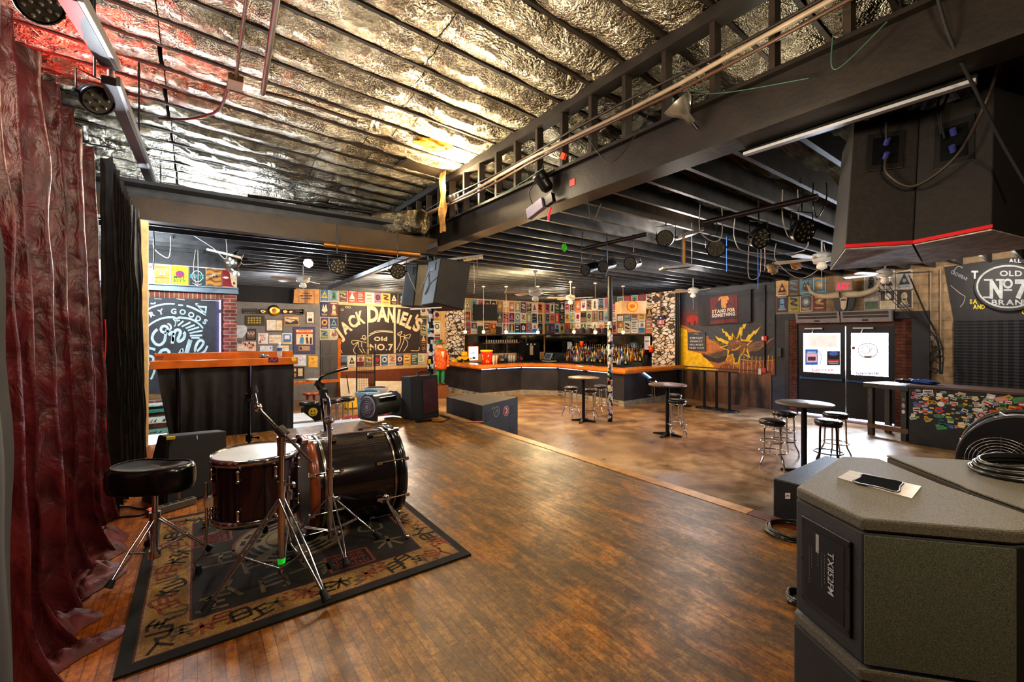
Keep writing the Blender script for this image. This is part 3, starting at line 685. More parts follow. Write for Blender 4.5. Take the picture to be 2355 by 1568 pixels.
# guitar with flag paint hanging on the right mosaic
g0 = aX(1521, 735, 12.84)
t = thing('guitar', 'small guitar painted with stars and stripes hanging on the mosaic pillar', 'guitar', g0)
b = MB(); a = Art(b, lambda u, v, L: g0 + Vector((-.02 - .003 * L, u, v)))
body = [(.0, -.18), (.12, -.16), (.15, -.08), (.1, 0), (.13, .06), (.1, .13), (.03, .15), (-.03, .15), (-.1, .13), (-.13, .06), (-.1, 0), (-.15, -.08), (-.12, -.16)]
b.slab([g0 + Vector((-.03, u, v)) for u, v in body], (.03, 0, 0), 0, (170, 40, 44))
for i in range(5): a.rect(-.12 + .055 * i, -.15, -.095 + .055 * i, -.02, (235, 235, 235), 5)
a.rect(-.11, .0, .11, .12, (30, 40, 100), 6); a.ell(0, .06, .03, .03, (230, 230, 235), 7); b.build('body', ART, t)
b = MB().bar(g0 + Vector((-.03, 0, .12)), g0 + Vector((-.03, 0, .78)), .05, .025); b.obox(g0 + Vector((-.03, 0, .82)), .03, .09, .15); b.build('neck', M('guitar_neck', (110, 62, 32), .4), t)
# cardboard box hung high in the corner of the bar
p = aD(1435, 707, 13.0)
t = thing('cardboard_box', 'large cardboard box with an orange round logo hanging above the right bar', 'box', p)
Rz = Matrix.Rotation(-.55, 3, 'Z')
MB().obox(p + Vector((.3, 0, 0)), .75, .6, .38, Rz).build('carton', M('cardboard', (190, 150, 110), .8), t)
b = MB(); o_ = p + Vector((.3, 0, 0)); a = Art(b, lambda u, v, L: o_ + Rz @ Vector((u, -.301 - .002 * L, v)))
a.ell(-.05, .03, .17, .17, (206, 60, 40), 1); a.ell(-.05, .03, .15, .15, (244, 180, 40), 2); a.ell(-.05, .03, .09, .06, (222, 90, 40), 3); b.build('logo', ART, t)
# flat screen above the left back bar
def tvd(a): a.rect(1091.5, 701.5, 1141.5, 735, (12, 13, 16), 2)
flat_sign('television', 'black flat television on the poster wall above the left bar', 'television', (1090, 700, 1143, 736.5), (22, 22, 24), tvd, YW - .1, 'Y', .06)
# ================================================================= stools and high tables
seatm = M('black_vinyl', (26, 24, 24), .28, bump=.06, bscale=14, var=.2, coat=.25)
def make_stool(rings=1, lm=None, ring_r=.0):
    t = thing('bar_stool', 'x', 'stool')
    MB().lathe([(0, .69), (.17, .69), (.182, .70), (.185, .73), (.178, .752), (.15, .764), (.06, .768), (0, .768)], n=28).build('seat', seatm, t)
    MB().lathe([(.16, .672), (.172, .672), (.172, .69), (.16, .69)], n=28).build('seat_band', lm or chrome, t)
    for k in range(4):
        a = PI / 4 + k * PI / 2; ca, sa = math.cos(a), math.sin(a)
        MB().tube([(ca * .06, sa * .06, .68), (ca * .12, sa * .12, .675), (ca * .145, sa * .145, .63), (ca * .155, sa * .155, .3), (ca * .165, sa * .165, .2), (ca * .215, sa * .215, .09), (ca * .222, sa * .222, .0)], .0135, 8, smooth_path=3).build('leg', lm or chrome, t)
    for q in range(rings):
        z = (.26, .42)[q]; r = (.19, .165)[q]
        MB().tube([(math.cos(2 * PI * i / 28) * r, math.sin(2 * PI * i / 28) * r, z) for i in range(28)], .010, 6, closed=True).build('foot_ring', lm or chrome, t)
    return t
def spot(px, py): p = aZ(px, py, 0); return (p.x, p.y, 0)
s1 = make_stool(); s2 = make_stool(2); s3 = make_stool(1, M('dark_bronze_legs', (40, 34, 32), .3, .8))
L_ = [(s1, 1313, 957, 'black stool with chrome legs left of the far bar table', .2), (s1, 1357, 965, 'black stool with chrome legs in front of the far bar table', .5), (s1, 1381, 952, 'black stool with chrome legs behind the sticker pole', .1),
      (s1, 1494, 926, 'stool with a pale worn seat standing at the bar end', .3), (s1, 1549, 984, 'black stool half hidden behind the nearer stool at the middle table', .6), (s1, 1557, 1003, 'black stool with chrome legs in front of the middle table', .75),
      (s2, 1776, 1076, 'black stool with double foot rings left of the near table', .4), (s2, 1803, 1046, 'black stool with double foot rings behind the left near stool', .9), (s3, 1905, 1077, 'black seat stool with dark bronze legs right of the near table', .3), (s1, 1921, 1052, 'black stool with chrome legs nearest the doors', .8)]
used = set()
for pr, u, v, lab, rz in L_:
    x, y, z = spot(u, v)
    if pr.name not in used: used.add(pr.name); pr.location = (x, y, 0); pr.rotation_euler = (0, 0, rz); pr['label'] = lab; pr['group'] = 'bar stools'
    else: dup(pr, (x, y, 0), rz, lab, 'bar stools')
def make_table():
    t = thing('high_table', 'x', 'table')
    MB().lathe([(0, 1.035), (.37, 1.035), (.38, 1.045), (.38, 1.06), (.37, 1.068), (0, 1.068)], n=40).build('tabletop', M('table_laminate', (92, 80, 70), .4, bump=.1, bscale=30, var=.3, vscale=9), t)
    MB().cyl((0, 0, .05), (0, 0, 1.035), .038, n=16).build('column', blackm, t)
    b = MB()
    for k in range(4):
        a = k * PI / 2; d = Vector((math.cos(a), math.sin(a), 0)); n_ = Vector((-d.y, d.x, 0))
        b.hexa([n_ * .035 + d * .02, -n_ * .035 + d * .02, -n_ * .03 + d * .3, n_ * .03 + d * .3, n_ * .035 + d * .02 + Vector((0, 0, .07)), -n_ * .035 + d * .02 + Vector((0, 0, .07)), -n_ * .03 + d * .3 + Vector((0, 0, .025)), n_ * .03 + d * .3 + Vector((0, 0, .025))])
    b.build('base', blackm, t)
    return t
tb = make_table()
for i, (u, v, lab, rz) in enumerate(((1342, 867, 'round high table by the sticker covered pole, nearest the bar', .5), (1535, 883, 'round high table with a card on it, in the middle of the hall', .2), (1849, 926, 'round black high table nearest the entrance doors', .3))):
    p = aZ(u, v, 1.067)
    if i == 0: tb.location = (p.x, p.y, 0); tb.rotation_euler = (0, 0, rz); tb['label'] = lab; tb['group'] = 'high tables'
    else: dup(tb, (p.x, p.y, 0), rz, lab, 'high tables')
    if i:
        q = Vector((p.x + .02, p.y + .03, 1.069)); b = MB(); b.obox(q + Vector((0, 0, .002)), .16, .1, .002, Matrix.Rotation(.4 * i, 3, 'Z'), col=(200, 196, 186))
        tag(b.build('menu_card', ART), ['', 'white card lying on the middle high table', 'white paper card lying on the near high table'][i], 'card')
# rail of posts against the mural wall
for i, (u, v) in enumerate(((1620, 938), (1648, 941), (1678, 946), (1571, 933))):
    p = aZ(u, v, 0); t = thing('rail_post', ['black post on a round base, left of the three by the mural', 'black post on a round base, middle one by the mural', 'black post on a round base, rightmost under the mural', 'black post on a round base beside the bar end pipes'][i], 'post', (p.x, p.y, 0), 0, 'rail posts by the mural')
    MB().cyl((p.x, p.y, .03), (p.x, p.y, 1.06), .035).build('post', blackm, t)
    MB().lathe([(0, 0), (.24, 0), (.24, .015), (.1, .05), (0, .06)], (p.x, p.y, 0), n=24).build('base', blackm, t)
a0 = aZ(1678, 946, 0); a1 = aZ(1571, 933, 0)
tag(MB().bar((a0.x, a0.y - .25, 1.075), (a1.x, a1.y + .3, 1.075), .12, .03).build('drink_rail', blackm), 'narrow black drink rail board resting on the posts by the mural', 'rail')
# sticker covered pole, floor to ceiling
def pole(name, x, y, z0, label, seed, zs=2.1):
    random.seed(seed); t = thing(name, label, 'pole', (x, y, z0))
    MB().cyl((x, y, z0), (x, y, 3.5), .058, n=16).build('post', blackm, t)
    b = MB()
    for k in range(420):
        z = random.uniform(z0 + .05, z0 + zs); h = random.uniform(.03, .09); a0 = random.random() * 6.28; w = random.uniform(.5, 1.1); c = random.choice([(235, 230, 225)] * 11 + [(190, 40, 50), (40, 60, 130), (240, 200, 40), (30, 30, 30), (30, 30, 30), (60, 140, 150), (150, 140, 135), (210, 90, 130)])
        r = .0586 + .0003 * (k % 30) / 3
        p = [(x + math.cos(a0 + w * i / 3) * r, y + math.sin(a0 + w * i / 3) * r, z + random.uniform(-.004, .004)) for i in range(4)]
        b.add(p + [(q[0], q[1], z + h) for q in p], [(i, i + 1, i + 5, i + 4) for i in range(3)], 0, c, True)
    b.build('sticker', art_mat('glossy_stickers', .3), t); return t
p = aZ(1403, 969, 0); PX_, PY_ = p.x, p.y
pole('support_pole', PX_, PY_, 0, 'tall black pole wrapped in stickers between the two far tables', 5, 2.35)
pole('support_pole', 3.16, 6.62, 0, 'black pole wrapped in stickers at the far corner of the stage', 6, 2.75)
# ================================================================= rug
RX0, RX1, RY0, RY1 = -.24, 1.22, 2.05, 3.62
def rugmat():
    m, nt, b = NT('woven_rug', .95); a = node(nt, 'Attribute', attribute_name='Col'); tc = node(nt, 'TexCoord')
    n = node(nt, 'TexNoise', {'Vector': tc.outputs['Object'], 'Scale': 220., 'Detail': 3.}); n2 = node(nt, 'TexNoise', {'Vector': tc.outputs['Object'], 'Scale': 6., 'Detail': 6.})
    g = ramp(nt, n.outputs['Fac'], [(.3, (150, 150, 150)), (.7, (255, 255, 255))]); g2 = ramp(nt, n2.outputs['Fac'], [(.35, (190, 185, 180)), (.65, (255, 255, 255))])
    nt.links.new(mixc(nt, 1., mixc(nt, 1., a.outputs['Color'], g, 'MULTIPLY'), g2, 'MULTIPLY'), b.inputs['Base Color'])
    bp = node(nt, 'Bump', {'Height': n.outputs['Fac'], 'Strength': .5, 'Distance': .003}); nt.links.new(bp.outputs[0], b.inputs['Normal']); return m
b = MB(); b.box(RX0, RY0, ST, RX1, RY1, ST + .010, col=(38, 35, 32))
a = Art(b, lambda u, v, L: Vector((u, v, ST + .010 + .0005 * L)))
a.rect(RX0 + .045, RY0 + .05, RX1 - .04, RY1 - .04, (120, 62, 46), 1); a.rect(RX0 + .052, RY0 + .057, RX1 - .047, RY1 - .047, (176, 150, 118), 1.4)
a.rect(RX0 + .06, RY0 + .065, RX1 - .055, RY1 - .055, (184, 142, 76), 2)
fx0, fy0, fx1, fy1 = RX0 + .22, RY0 + .22, RX1 - .2, RY1 - .2
a.rect(fx0 - .014, fy0 - .014, fx1 + .014, fy1 + .014, (190, 160, 130), 3); a.rect(fx0 - .008, fy0 - .008, fx1 + .008, fy1 + .008, (132, 66, 50), 3.5); a.rect(fx0, fy0, fx1, fy1, (48, 42, 37), 4)
random.seed(21)
GS = [[[(0, .62), (1, .62)], [(.5, 1), (.48, .6), (.1, 0)], [(.5, .6), (.95, .02)]], [[(.5, 1), (.5, 0)], [(0, .68), (1, .68)], [(.5, .66), (.08, .15)], [(.5, .66), (.94, .15)]], [[(.5, 1), (.5, .1)], [(.1, .6), (.1, .1), (.9, .1), (.9, .6)]],
      [[(.5, 1), (.5, .05), (.35, .12)], [(.1, .75), (.38, .7), (.05, .2)], [(.9, .85), (.55, .55), (.95, .1)]], [[(.45, 1), (.42, .6), (.05, 0)], [(.42, .6), (.95, 0)]], [[(.15, .9), (.15, .05)], [(.15, .9), (.85, .9), (.85, .05)], [(.15, .5), (.85, .5)], [(.15, .1), (.85, .1)]],
      [[(.2, 1), (.1, .05)], [(.2, .98), (.85, .98), (.85, 0), (.7, .08)], [(.2, .68), (.85, .68)], [(.2, .38), (.85, .38)]], [[(0, .9), (1, .9)], [(.5, .9), (.5, .1)], [(0, .08), (1, .08)], [(.5, .5), (.85, .5)]],
      [[(.05, .8), (.5, .95), (.95, .8)], [(.25, .6), (.75, .6)], [(.5, .95), (.5, .3)], [(.1, .35), (.9, .35)], [(.3, .3), (.15, 0)], [(.7, .3), (.9, 0)]], [[(.1, .95), (.3, .8)], [(.05, .6), (.25, .45)], [(.05, .05), (.3, .35)], [(.5, .95), (.9, .9), (.5, .5), (.95, .45), (.5, .05)]]]
def gly(x, y, s, col, w, L, rot=0):
    g = random.choice(GS); c_, s_ = math.cos(rot), math.sin(rot)
    for st in g: a.stroke([(x + ((u - .5) * c_ - (v - .5) * s_) * s, y + ((u - .5) * s_ + (v - .5) * c_) * s) for u, v in st], w, col, L, sm=3)
bc = [(34, 30, 27), (150, 72, 54), (112, 100, 78), (34, 30, 27), (170, 90, 60)]
i = 0
for k in range(19):
    x = RX0 + .12 + k * (RX1 - RX0 - .24) / 18
    for yy in (RY0 + .14, RY1 - .13): gly(x, yy + random.uniform(-.03, .03), .09, bc[i % 5], .012, 5 + .2 * (i % 3), random.uniform(-.4, .4)); i += 1
for k in range(19):
    y = RY0 + .2 + k * (RY1 - RY0 - .4) / 18
    for xx in (RX0 + .14, RX1 - .12): gly(xx + random.uniform(-.03, .03), y, .09, bc[i % 5], .012, 5 + .2 * (i % 3), 1.57 + random.uniform(-.4, .4)); i += 1
for (x, y, s_) in ((.12, 2.45, .16), (.3, 2.38, .14), (.45, 2.5, .17), (.25, 2.62, .15), (.1, 2.8, .15), (.9, 2.45, .16), (.88, 2.72, .15), (.9, 3.0, .16), (.1, 3.25, .12), (.3, 3.3, .13), (.55, 3.32, .14), (.8, 3.3, .15), (.06, 2.36, .12), (.93, 3.28, .12), (.55, 2.36, .1)):
    gly(x, y, s_, (128, 116, 92), .019, 5, random.uniform(-.3, .3))
def seal(x, y, w, h):
    a.rect(x - w / 2, y - h / 2, x + w / 2, y + h / 2, (156, 74, 56), 5); a.rect(x - w / 2 + .013, y - h / 2 + .013, x + w / 2 - .013, y + h / 2 - .013, (34, 28, 26), 5.5)
    nx = 4
    for i in range(nx):
        for j in range(3): gly(x - w / 2 + .03 + (w - .06) * (i + .5) / nx, y - h / 2 + .025 + (h - .05) * (j + .5) / 3, .042, (156, 74, 56), .006, 6)
seal(.66, 2.38, .23, .18); seal(.07, 3.1, .2, .16)
CXr, CYr = .47, 2.86
a.ell(CXr, CYr, .315, .315, (136, 70, 46), 5, 48); a.ell(CXr, CYr, .30, .30, (160, 140, 108), 5.4, 48)
for r_ in (.265, .225, .185):
    for k in range(8):
        a0_ = k * PI / 4 + .12; broken = (k * 3 + int(r_ * 100)) % 2
        segs = [(a0_, a0_ + .22), (a0_ + .32, a0_ + .54)] if broken else [(a0_, a0_ + .54)]
        for (p_, q_) in segs: a.stroke([(CXr + r_ * math.cos(t_), CYr + r_ * math.sin(t_)) for t_ in [p_ + (q_ - p_) * i_ / 5 for i_ in range(6)]], .024, (34, 30, 26), 6, 0)
a.ell(CXr, CYr, .15, .15, (30, 27, 24), 6, 40); a.ell(CXr, CYr, .145, .145, (160, 140, 108), 6.4, 40, 0, PI)
a.ell(CXr + .0725, CYr, .0725, .0725, (30, 27, 24), 6.8); a.ell(CXr - .0725, CYr, .0725, .0725, (160, 140, 108), 6.8); a.ell(CXr + .0725, CYr, .02, .02, (160, 140, 108), 7.2); a.ell(CXr - .0725, CYr, .02, .02, (30, 27, 24), 7.2)
tag(b.build('rug', rugmat()), 'black and tan rug with glyph border and a yin yang roundel under the drums', 'rug')
ZR = ST + .0145     # top of rug
# ================================================================= drums
lac = M('black_lacquer_shell', (30, 20, 24), .14, var=.35, vscale=3, coat=.6)
head = M('drum_head', (196, 196, 192), .35, var=.1, bump=.05)
hoopb = M('black_hoop', (26, 22, 22), .2, coat=.5); woodh = M('wood_hoop', (140, 70, 34), .3, coat=.4)
def lugs(t, c, ax, r, hs, n, ph=0, L=.05):
    u, w = frame(ax); ax = Vector(ax)
    for h in hs:
        for k in range(n):
            a_ = ph + 2 * PI * k / n; d = u * math.cos(a_) + w * math.sin(a_); p = Vector(c) + ax * h + d * (r + .012)
            b = MB(); b.cyl(p - ax * L * .5, p + ax * L * .5, .0075, n=8); b.ball(p - ax * L * .4, .011, 8); b.ball(p + ax * L * .4, .011, 8); b.cyl(p - d * .014, p, .006, n=6)
            b.build('lug', chrome, t)
ZK = ST + .30; kc = Vector((.55, 2.90, ZK)); kr = .275
t = thing('bass_drum', 'black lacquered bass drum lying on its side on the rug', 'drum', (.8, 2.9, ST))
b = MB().lathe([(kr, 0), (kr, .50)], kc, (1, 0, 0), 56); b.build('shell', lac, t)
for h, nm in ((-.035, 'hoop'), (.485, 'hoop')):
    b = MB().lathe([(kr + .005, h), (kr + .016, h), (kr + .016, h + .05), (kr + .005, h + .05), (kr + .005, h)], kc, (1, 0, 0), 56); b.build(nm, hoopb if h > 0 else woodh, t)
for h in (.04, .455):
    MB().lathe([(kr + .003, h), (kr + .008, h), (kr + .008, h + .018), (kr + .003, h + .018)], kc, (1, 0, 0), 56).build('metal_hoop', M('warm_chrome', (190, 180, 160), .2, 1), t)
MB().lathe([(0, -.02), (kr + .004, -.02)], kc, (1, 0, 0), 56).build('batter_head', M('dark_head', (46, 40, 40), .4), t)
MB().lathe([(kr + .004, .52), (0, .52)], kc, (1, 0, 0), 56).build('front_head', M('black_head', (24, 22, 22), .3), t)
u_, w_ = frame((1, 0, 0))
for k in range(8):
    a_ = .35 + 2 * PI * k / 8; d = u_ * math.cos(a_) + w_ * math.sin(a_)
    for h0, h1 in ((-.03, .13), (.36, .53)):
        p = kc + d * (kr + .022)
        b = MB(); b.cyl(p + Vector((h0, 0, 0)), p + Vector((h1, 0, 0)), .0045, n=6); hx = h0 if h0 < 0 else h1
        b.obox(p + Vector((hx, 0, 0)) + d * .002, .03, .02, .02, Matrix.Rotation(0, 3, 'X')); b.obox(kc + d * (kr + .014) + Vector((h1 if h0 < 0 else h0, 0, 0)), .035, .018, .018); b.build('tension_rod', chrome, t)
for (y_, s_) in ((-.2, -1),):
    p = kc + Vector((.40, -kr * .86, -.10)); q = Vector((1.0, 2.42, ZR + .01))
    b = MB(); b.cyl(p + Vector((0, .03, 0)), p + Vector((0, -.02, 0)), .038, n=18); b.ball(p + Vector((0, -.02, 0)), .03, 12); b.tube([p + Vector((0, -.02, 0)), p.lerp(q, .35), q], .011, 10); b.tube([p.lerp(q, .3), p.lerp(q, .55)], .016, 10); b.ball(q, .014, 8); b.build('spur', chrome, t)
# tom holder rod on the bass drum
r0 = kc + Vector((.12, .05, kr)); b = MB()
b.tube([r0, r0 + Vector((-.03, .02, .30)), r0 + Vector((-.03, .02, .36)), r0 + Vector((.02, .02, .39)), r0 + Vector((.14, .01, .42))], .0085, 8, smooth_path=4); b.build('tom_arm', M('dark_chrome', (70, 64, 70), .2, 1), t)
b = MB(); b.obox(r0 + Vector((0, 0, .01)), .06, .06, .035); b.ball(r0 + Vector((.03, 0, .03)), .014, 8); b.build('tom_arm_clamp', chrome, t)
# floor tom
tc_ = Vector((.265, 2.755, ST)); tr = .205
t = thing('floor_tom', 'dark purple-black floor tom on three chrome legs left of the bass drum', 'drum', tc_)
MB().lathe([(tr, .25), (tr, .56)], tc_, n=48).build('shell', M('plum_lacquer_shell', (44, 24, 32), .14, var=.35, vscale=3, coat=.6), t)
MB().lathe([(tr - .002, .572), (.12, .575), (0, .575)], tc_, n=48).build('batter_head', head, t)
for h in (.545, .235): MB().lathe([(tr + .004, h), (tr + .012, h), (tr + .012, h + .032), (tr + .004, h + .036), (tr + .004, h)], tc_, n=48).build('rim', chrome, t)
lugs(t, tc_, (0, 0, 1), tr, (.50, .30), 8, .3, .06)
for k, a_ in enumerate((3.35, 5.3, 1.3)):
    d = Vector((math.cos(a_), math.sin(a_), 0)); p = tc_ + d * (tr + .03)
    b = MB(); b.tube([p + Vector((0, 0, .46)), p + Vector((0, 0, .14)), p + d * .05 + Vector((0, 0, .07)), p + d * .03 + Vector((0, 0, .02))], .0065, 8, smooth_path=3); lg = b.build('leg', chrome, t)
    MB().cyl(p + d * .03 + Vector((0, 0, .0145)), p + d * .033 + Vector((0, 0, .05)), .016, .012, n=10).build('rubber_foot', rubber, lg)
    MB().obox(p - d * .012 + Vector((0, 0, .36)), .035, .035, .05, Matrix.Rotation(a_, 3, 'Z')).build('leg_bracket', chrome, t)
# drum throne
tp = Vector((-.18, 2.93, ST))
t = thing('drum_throne', 'drum throne with a thick black saddle seat in front of the red curtain', 'stool', tp)
sc_ = Vector((-.19, 2.94, 0)); dirx = Vector((cy, -sy, 0)); diry = Vector((sy, cy, 0))
def seatf(u, v):
    a_ = 2 * PI * u; r = 1.0
    w_ = .20 * (1 + .0 * math.cos(a_)); dx = math.cos(a_) * .205; dy = math.sin(a_) * (.145 + .02 * math.cos(a_ * 2)) 
    dy *= 1 - .12 * math.cos(a_); dx += .0
    prof = [(0., .44, 1.), (.7, .41, 1), (.95, .41, 1), (1., .44, 1), (1.01, .485, 1), (.985, .515, 1), (.93, .528, 1), (.75, .524, 1), (.4, .515, 1), (0, .512, 1)]
    k = v * (len(prof) - 1); i = min(int(k), len(prof) - 2); f = k - i; rr = prof[i][0] * (1 - f) + prof[i + 1][0] * f; z = prof[i][1] * (1 - f) + prof[i + 1][1] * f
    if v > .5: z += .012 * abs(math.cos(a_)) * rr
    return sc_ + dirx * dx * rr + diry * dy * rr + Vector((0, 0, ST + z))
MB().grid(seatf, 48, 27).build('seat', M('throne_vinyl', (20, 19, 19), .22, coat=.3, var=.1, bump=.04, bscale=20), t, weld=True)
MB().tube([seatf(i / 48, .70) + Vector((0, 0, .002)) for i in range(48)], .0035, 6, closed=True).build('seat_piping', rubber, t)
b = MB(); b.cyl(tp + Vector((0, 0, .07)), tp + Vector((0, 0, .27)), .019, n=14); b.cyl(tp + Vector((0, 0, .27)), tp + Vector((0, 0, .45)), .0135, n=12); b.cyl(tp + Vector((0, 0, .25)), tp + Vector((0, 0, .29)), .025, n=14); b.cyl(tp + Vector((0, 0, .05)), tp + Vector((0, 0, .09)), .028, n=14); b.cyl(tp + Vector((.1, .02, .33)), tp + Vector((.1, .02, .44)), .006); b.build('post', chrome, t)
def tripod(t, c, zt, zb, feet, r=.009, lm=chrome, flat=True):
    c = Vector(c)
    for f in feet:
        f = Vector(f); top = Vector((c.x, c.y, zt)); bot = Vector((c.x, c.y, zb)); mid = top.lerp(f, .55)
        d = (f - top); n_ = d.cross(Vector((0, 0, 1))).normalized() * .012
        b = MB()
        for s_ in (-1, 1): b.tube([top + n_ * s_, mid + n_ * s_ * 1.3, top.lerp(f, .93) + n_ * s_ * .3], r * .55, 6); b.tube([bot + n_ * s_ * .6, mid + n_ * s_ * .6], r * .5, 6)
        b.ball(mid, .008, 8); lg = b.build('leg', lm, t)
        MB().cyl(f, top.lerp(f, .90), .020, .013, n=10).build('rubber_foot', rubber, lg)
def clampset(b, p, s_=1.):
    p = Vector(p); b.cyl(p - Vector((0, 0, .022)) * s_, p + Vector((0, 0, .022)) * s_, .021 * s_, n=12); b.cyl(p, p + Vector((.045, -.02, 0)) * s_, .006 * s_, n=8); b.obox(p + Vector((.05, -.022, 0)) * s_, .012 * s_, .035 * s_, .02 * s_)
tripod(t, tp, ST + .27, ST + .075, [aZ(248, 1352, ST + .02), aZ(485, 1262, ZR + .02), (tp.x - .05, tp.y + .30, ST + .02)])
# cymbal stand with boom
c0 = Vector((.333, 2.37, 0)); D0 = 2.11
t = thing('cymbal_stand', 'chrome boom cymbal stand with green tape low on its tube, on the rug', 'stand', (c0.x, c0.y, ST))
z1 = aD(648, 995, D0).z
b = MB(); b.cyl((c0.x, c0.y, ST + .05), (c0.x, c0.y, 1.35), .0165, n=14); b.cyl((c0.x, c0.y, 1.35), (c0.x, c0.y, z1), .0125, n=12)
clampset(b, (c0.x, c0.y, 1.36)); clampset(b, (c0.x, c0.y, z1 - .04)); b.cyl((c0.x, c0.y, z1 - .11), (c0.x, c0.y, z1 - .05), .02, n=12); b.build('tube', chrome, t)
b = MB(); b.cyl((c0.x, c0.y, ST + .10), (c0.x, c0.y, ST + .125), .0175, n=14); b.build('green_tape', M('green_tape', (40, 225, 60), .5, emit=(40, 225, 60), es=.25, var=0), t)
P_ = lambda u, v, dd=0: aD(u, v, D0 + dd)
b = MB(); b.tube([P_(596, 941), P_(718, 1064)], .0065, 8); b.cyl(P_(640, 985), P_(656, 1001), .026, n=14); b.ball(P_(648, 992), .022, 10); b.build('boom_arm', chrome, t)
b = MB(); b.ball(P_(593, 936), .02, 10); b.tube([P_(593, 936), P_(586, 905)], .006, 8); b.tube([P_(600, 945), P_(588, 925)], .011, 8); b.build('tilter', chrome, t)
MB().cyl(P_(583, 905), P_(579, 889), .022, n=14).build('felt', rubber, t)
tripod(t, c0, ST + .42, ST + .07, [aZ(470, 1408, ZR + .02), aZ(752, 1382, ZR + .02), (.42, 2.66, ZR + .02)], .011)
# straight stand in front of the bass drum
c1 = Vector((.59, 2.50, 0)); D1 = 2.37
t = thing('cymbal_stand', 'chrome straight stand in front of the bass drum, clutch at its top', 'stand', (c1.x, c1.y, ST))
za = aD(757, 960, D1).z; Q_ = lambda u, v: aD(u, v, D1)
b = MB(); b.cyl((c1.x, c1.y, ST + .10), (c1.x, c1.y, 1.33), .014, n=12); b.cyl((c1.x, c1.y, 1.33), Q_(757, 965), .011, n=12); b.tube([Q_(757, 965), Q_(756, 925), Q_(748, 905), Q_(738, 895)], .009, 8, smooth_path=3)
clampset(b, (c1.x, c1.y, 1.34)); clampset(b, (c1.x, c1.y, 1.2), .8); b.ball(Q_(757, 966), .022, 12); b.cyl(Q_(750, 968), Q_(764, 962), .024, n=12); b.build('tube', chrome, t)
b = MB(); b.cyl(Q_(738, 895), Q_(731, 882), .015, n=10); b.obox(Q_(734, 884), .05, .02, .03, Matrix.Rotation(.5, 3, 'Y')); b.obox(Q_(745, 905), .035, .02, .05); b.build('clutch', rubber, t)
tripod(t, c1, ST + .34, ST + .14, [aZ(797, 1300, ZR + .02), (.86, 2.50, ZR + .02), (.36, 2.62, ZR + .02)], .009)
# stand behind the floor tom
c2 = Vector((.30, 3.45, 0)); dd = c2.x * sy + c2.y * cy; W_ = lambda u, v: aD(u, v, dd)
t = thing('cymbal_stand', 'thin chrome stand behind the floor tom, rising above the black drape', 'stand', (c2.x, c2.y, ST))
b = MB(); ptop = W_(573, 842); b.tube([(ptop.x, ptop.y, ST + .05), ptop], .010, 8); clampset(b, W_(573, 1006)); b.cyl(W_(572, 925), W_(572, 905), .022, n=10); b.build('tube', M('dark_chrome', ()), t)
b = MB(); b.cyl(W_(581, 903), W_(579, 893), .03, n=12); b.cyl(W_(570, 922), W_(572, 915), .025); b.build('felt', rubber, t)
tripod(t, ptop, ST + .35, ST + .07, [(ptop.x + .3, ptop.y - .1, ST + .02), (ptop.x - .25, ptop.y - .15, ST + .02), (ptop.x, ptop.y + .3, ST + .02)])
# two sticks, strip, cables
# power strip
pA = aZ(338, 1182, ST + .02); pB = aZ(448, 1150, ST + .02); dv = (pB - pA).normalized(); ang = math.atan2(dv.y, dv.x)
t = thing('power_strip', 'grey metal power strip with a glowing red switch on the stage edge of the rug', 'power strip', pA.lerp(pB, .5) - Vector((0, 0, .02)))
mid = pA.lerp(pB, .5); mid.z = ST + .024; Rz = Matrix.Rotation(ang, 3, 'Z'); LL = (pB - pA).length
MB().obox(mid, LL, .06, .045, Rz).build('housing', M('strip_grey', (104, 98, 84), .5), t, bevel=.004)
for i in range(4): MB().obox(mid + Rz @ Vector((-LL * .1 + i * LL * .16, 0, .0235)), .03, .03, .004, Rz).build('socket', rubber, t)
MB().obox(mid + Rz @ Vector((-LL * .4, 0, .025)), .028, .022, .008, Rz).build('switch', M('red_glow', (255, 30, 20), emit=(255, 30, 20), es=8, var=0), t)
# floor monitor behind the throne
q = [aD(380, 1003, 3.35), aD(520, 990, 3.62)]
bl = aZ(378, 1160, ST); br_ = aZ(524, 1128, ST)
def wedge(name, label, bl, br_, tl, tr_, depth):
    t = thing(name, label, 'speaker', (bl + br_) / 2)
    out = Vector((-(br_ - bl).y, (br_ - bl).x, 0)).normalized() * depth
    tb = [tl + out * .35, tr_ + out * .35]
    b = MB(); b.hexa([bl, br_, br_ + out, bl + out, tl, tr_, tb[1], tb[0]]); b.build('cabinet', M('speaker_carpet', (26, 26, 27), .8, bump=.3, bscale=120), t, bevel=.008)
    n_ = (br_ - bl).cross(tl - bl).normalized() * .012
    if n_.dot(-(bl - CAM)) < 0: n_ = -n_
    g = lambda u, v: bl.lerp(br_, u).lerp(tl.lerp(tr_, u), v) + n_
    MB().slab([g(.03, .04), g(.97, .04), g(.97, .96), g(.03, .96)], -n_ * .8).build('grille', M('grille_mesh', (34, 32, 29), .5, .4, bump=1., bscale=420, var=.2), t); return t, g
tl = aD(382, 1004, 3.12); tr_ = aD(521, 991, 3.48)
bl = aZ(378, 1172, ST); br_ = aZ(524, 1128, ST)
t_, g_ = wedge('floor_monitor', 'black floor monitor with a mesh grille standing upright behind the throne', bl, br_, tl, tr_, .35)
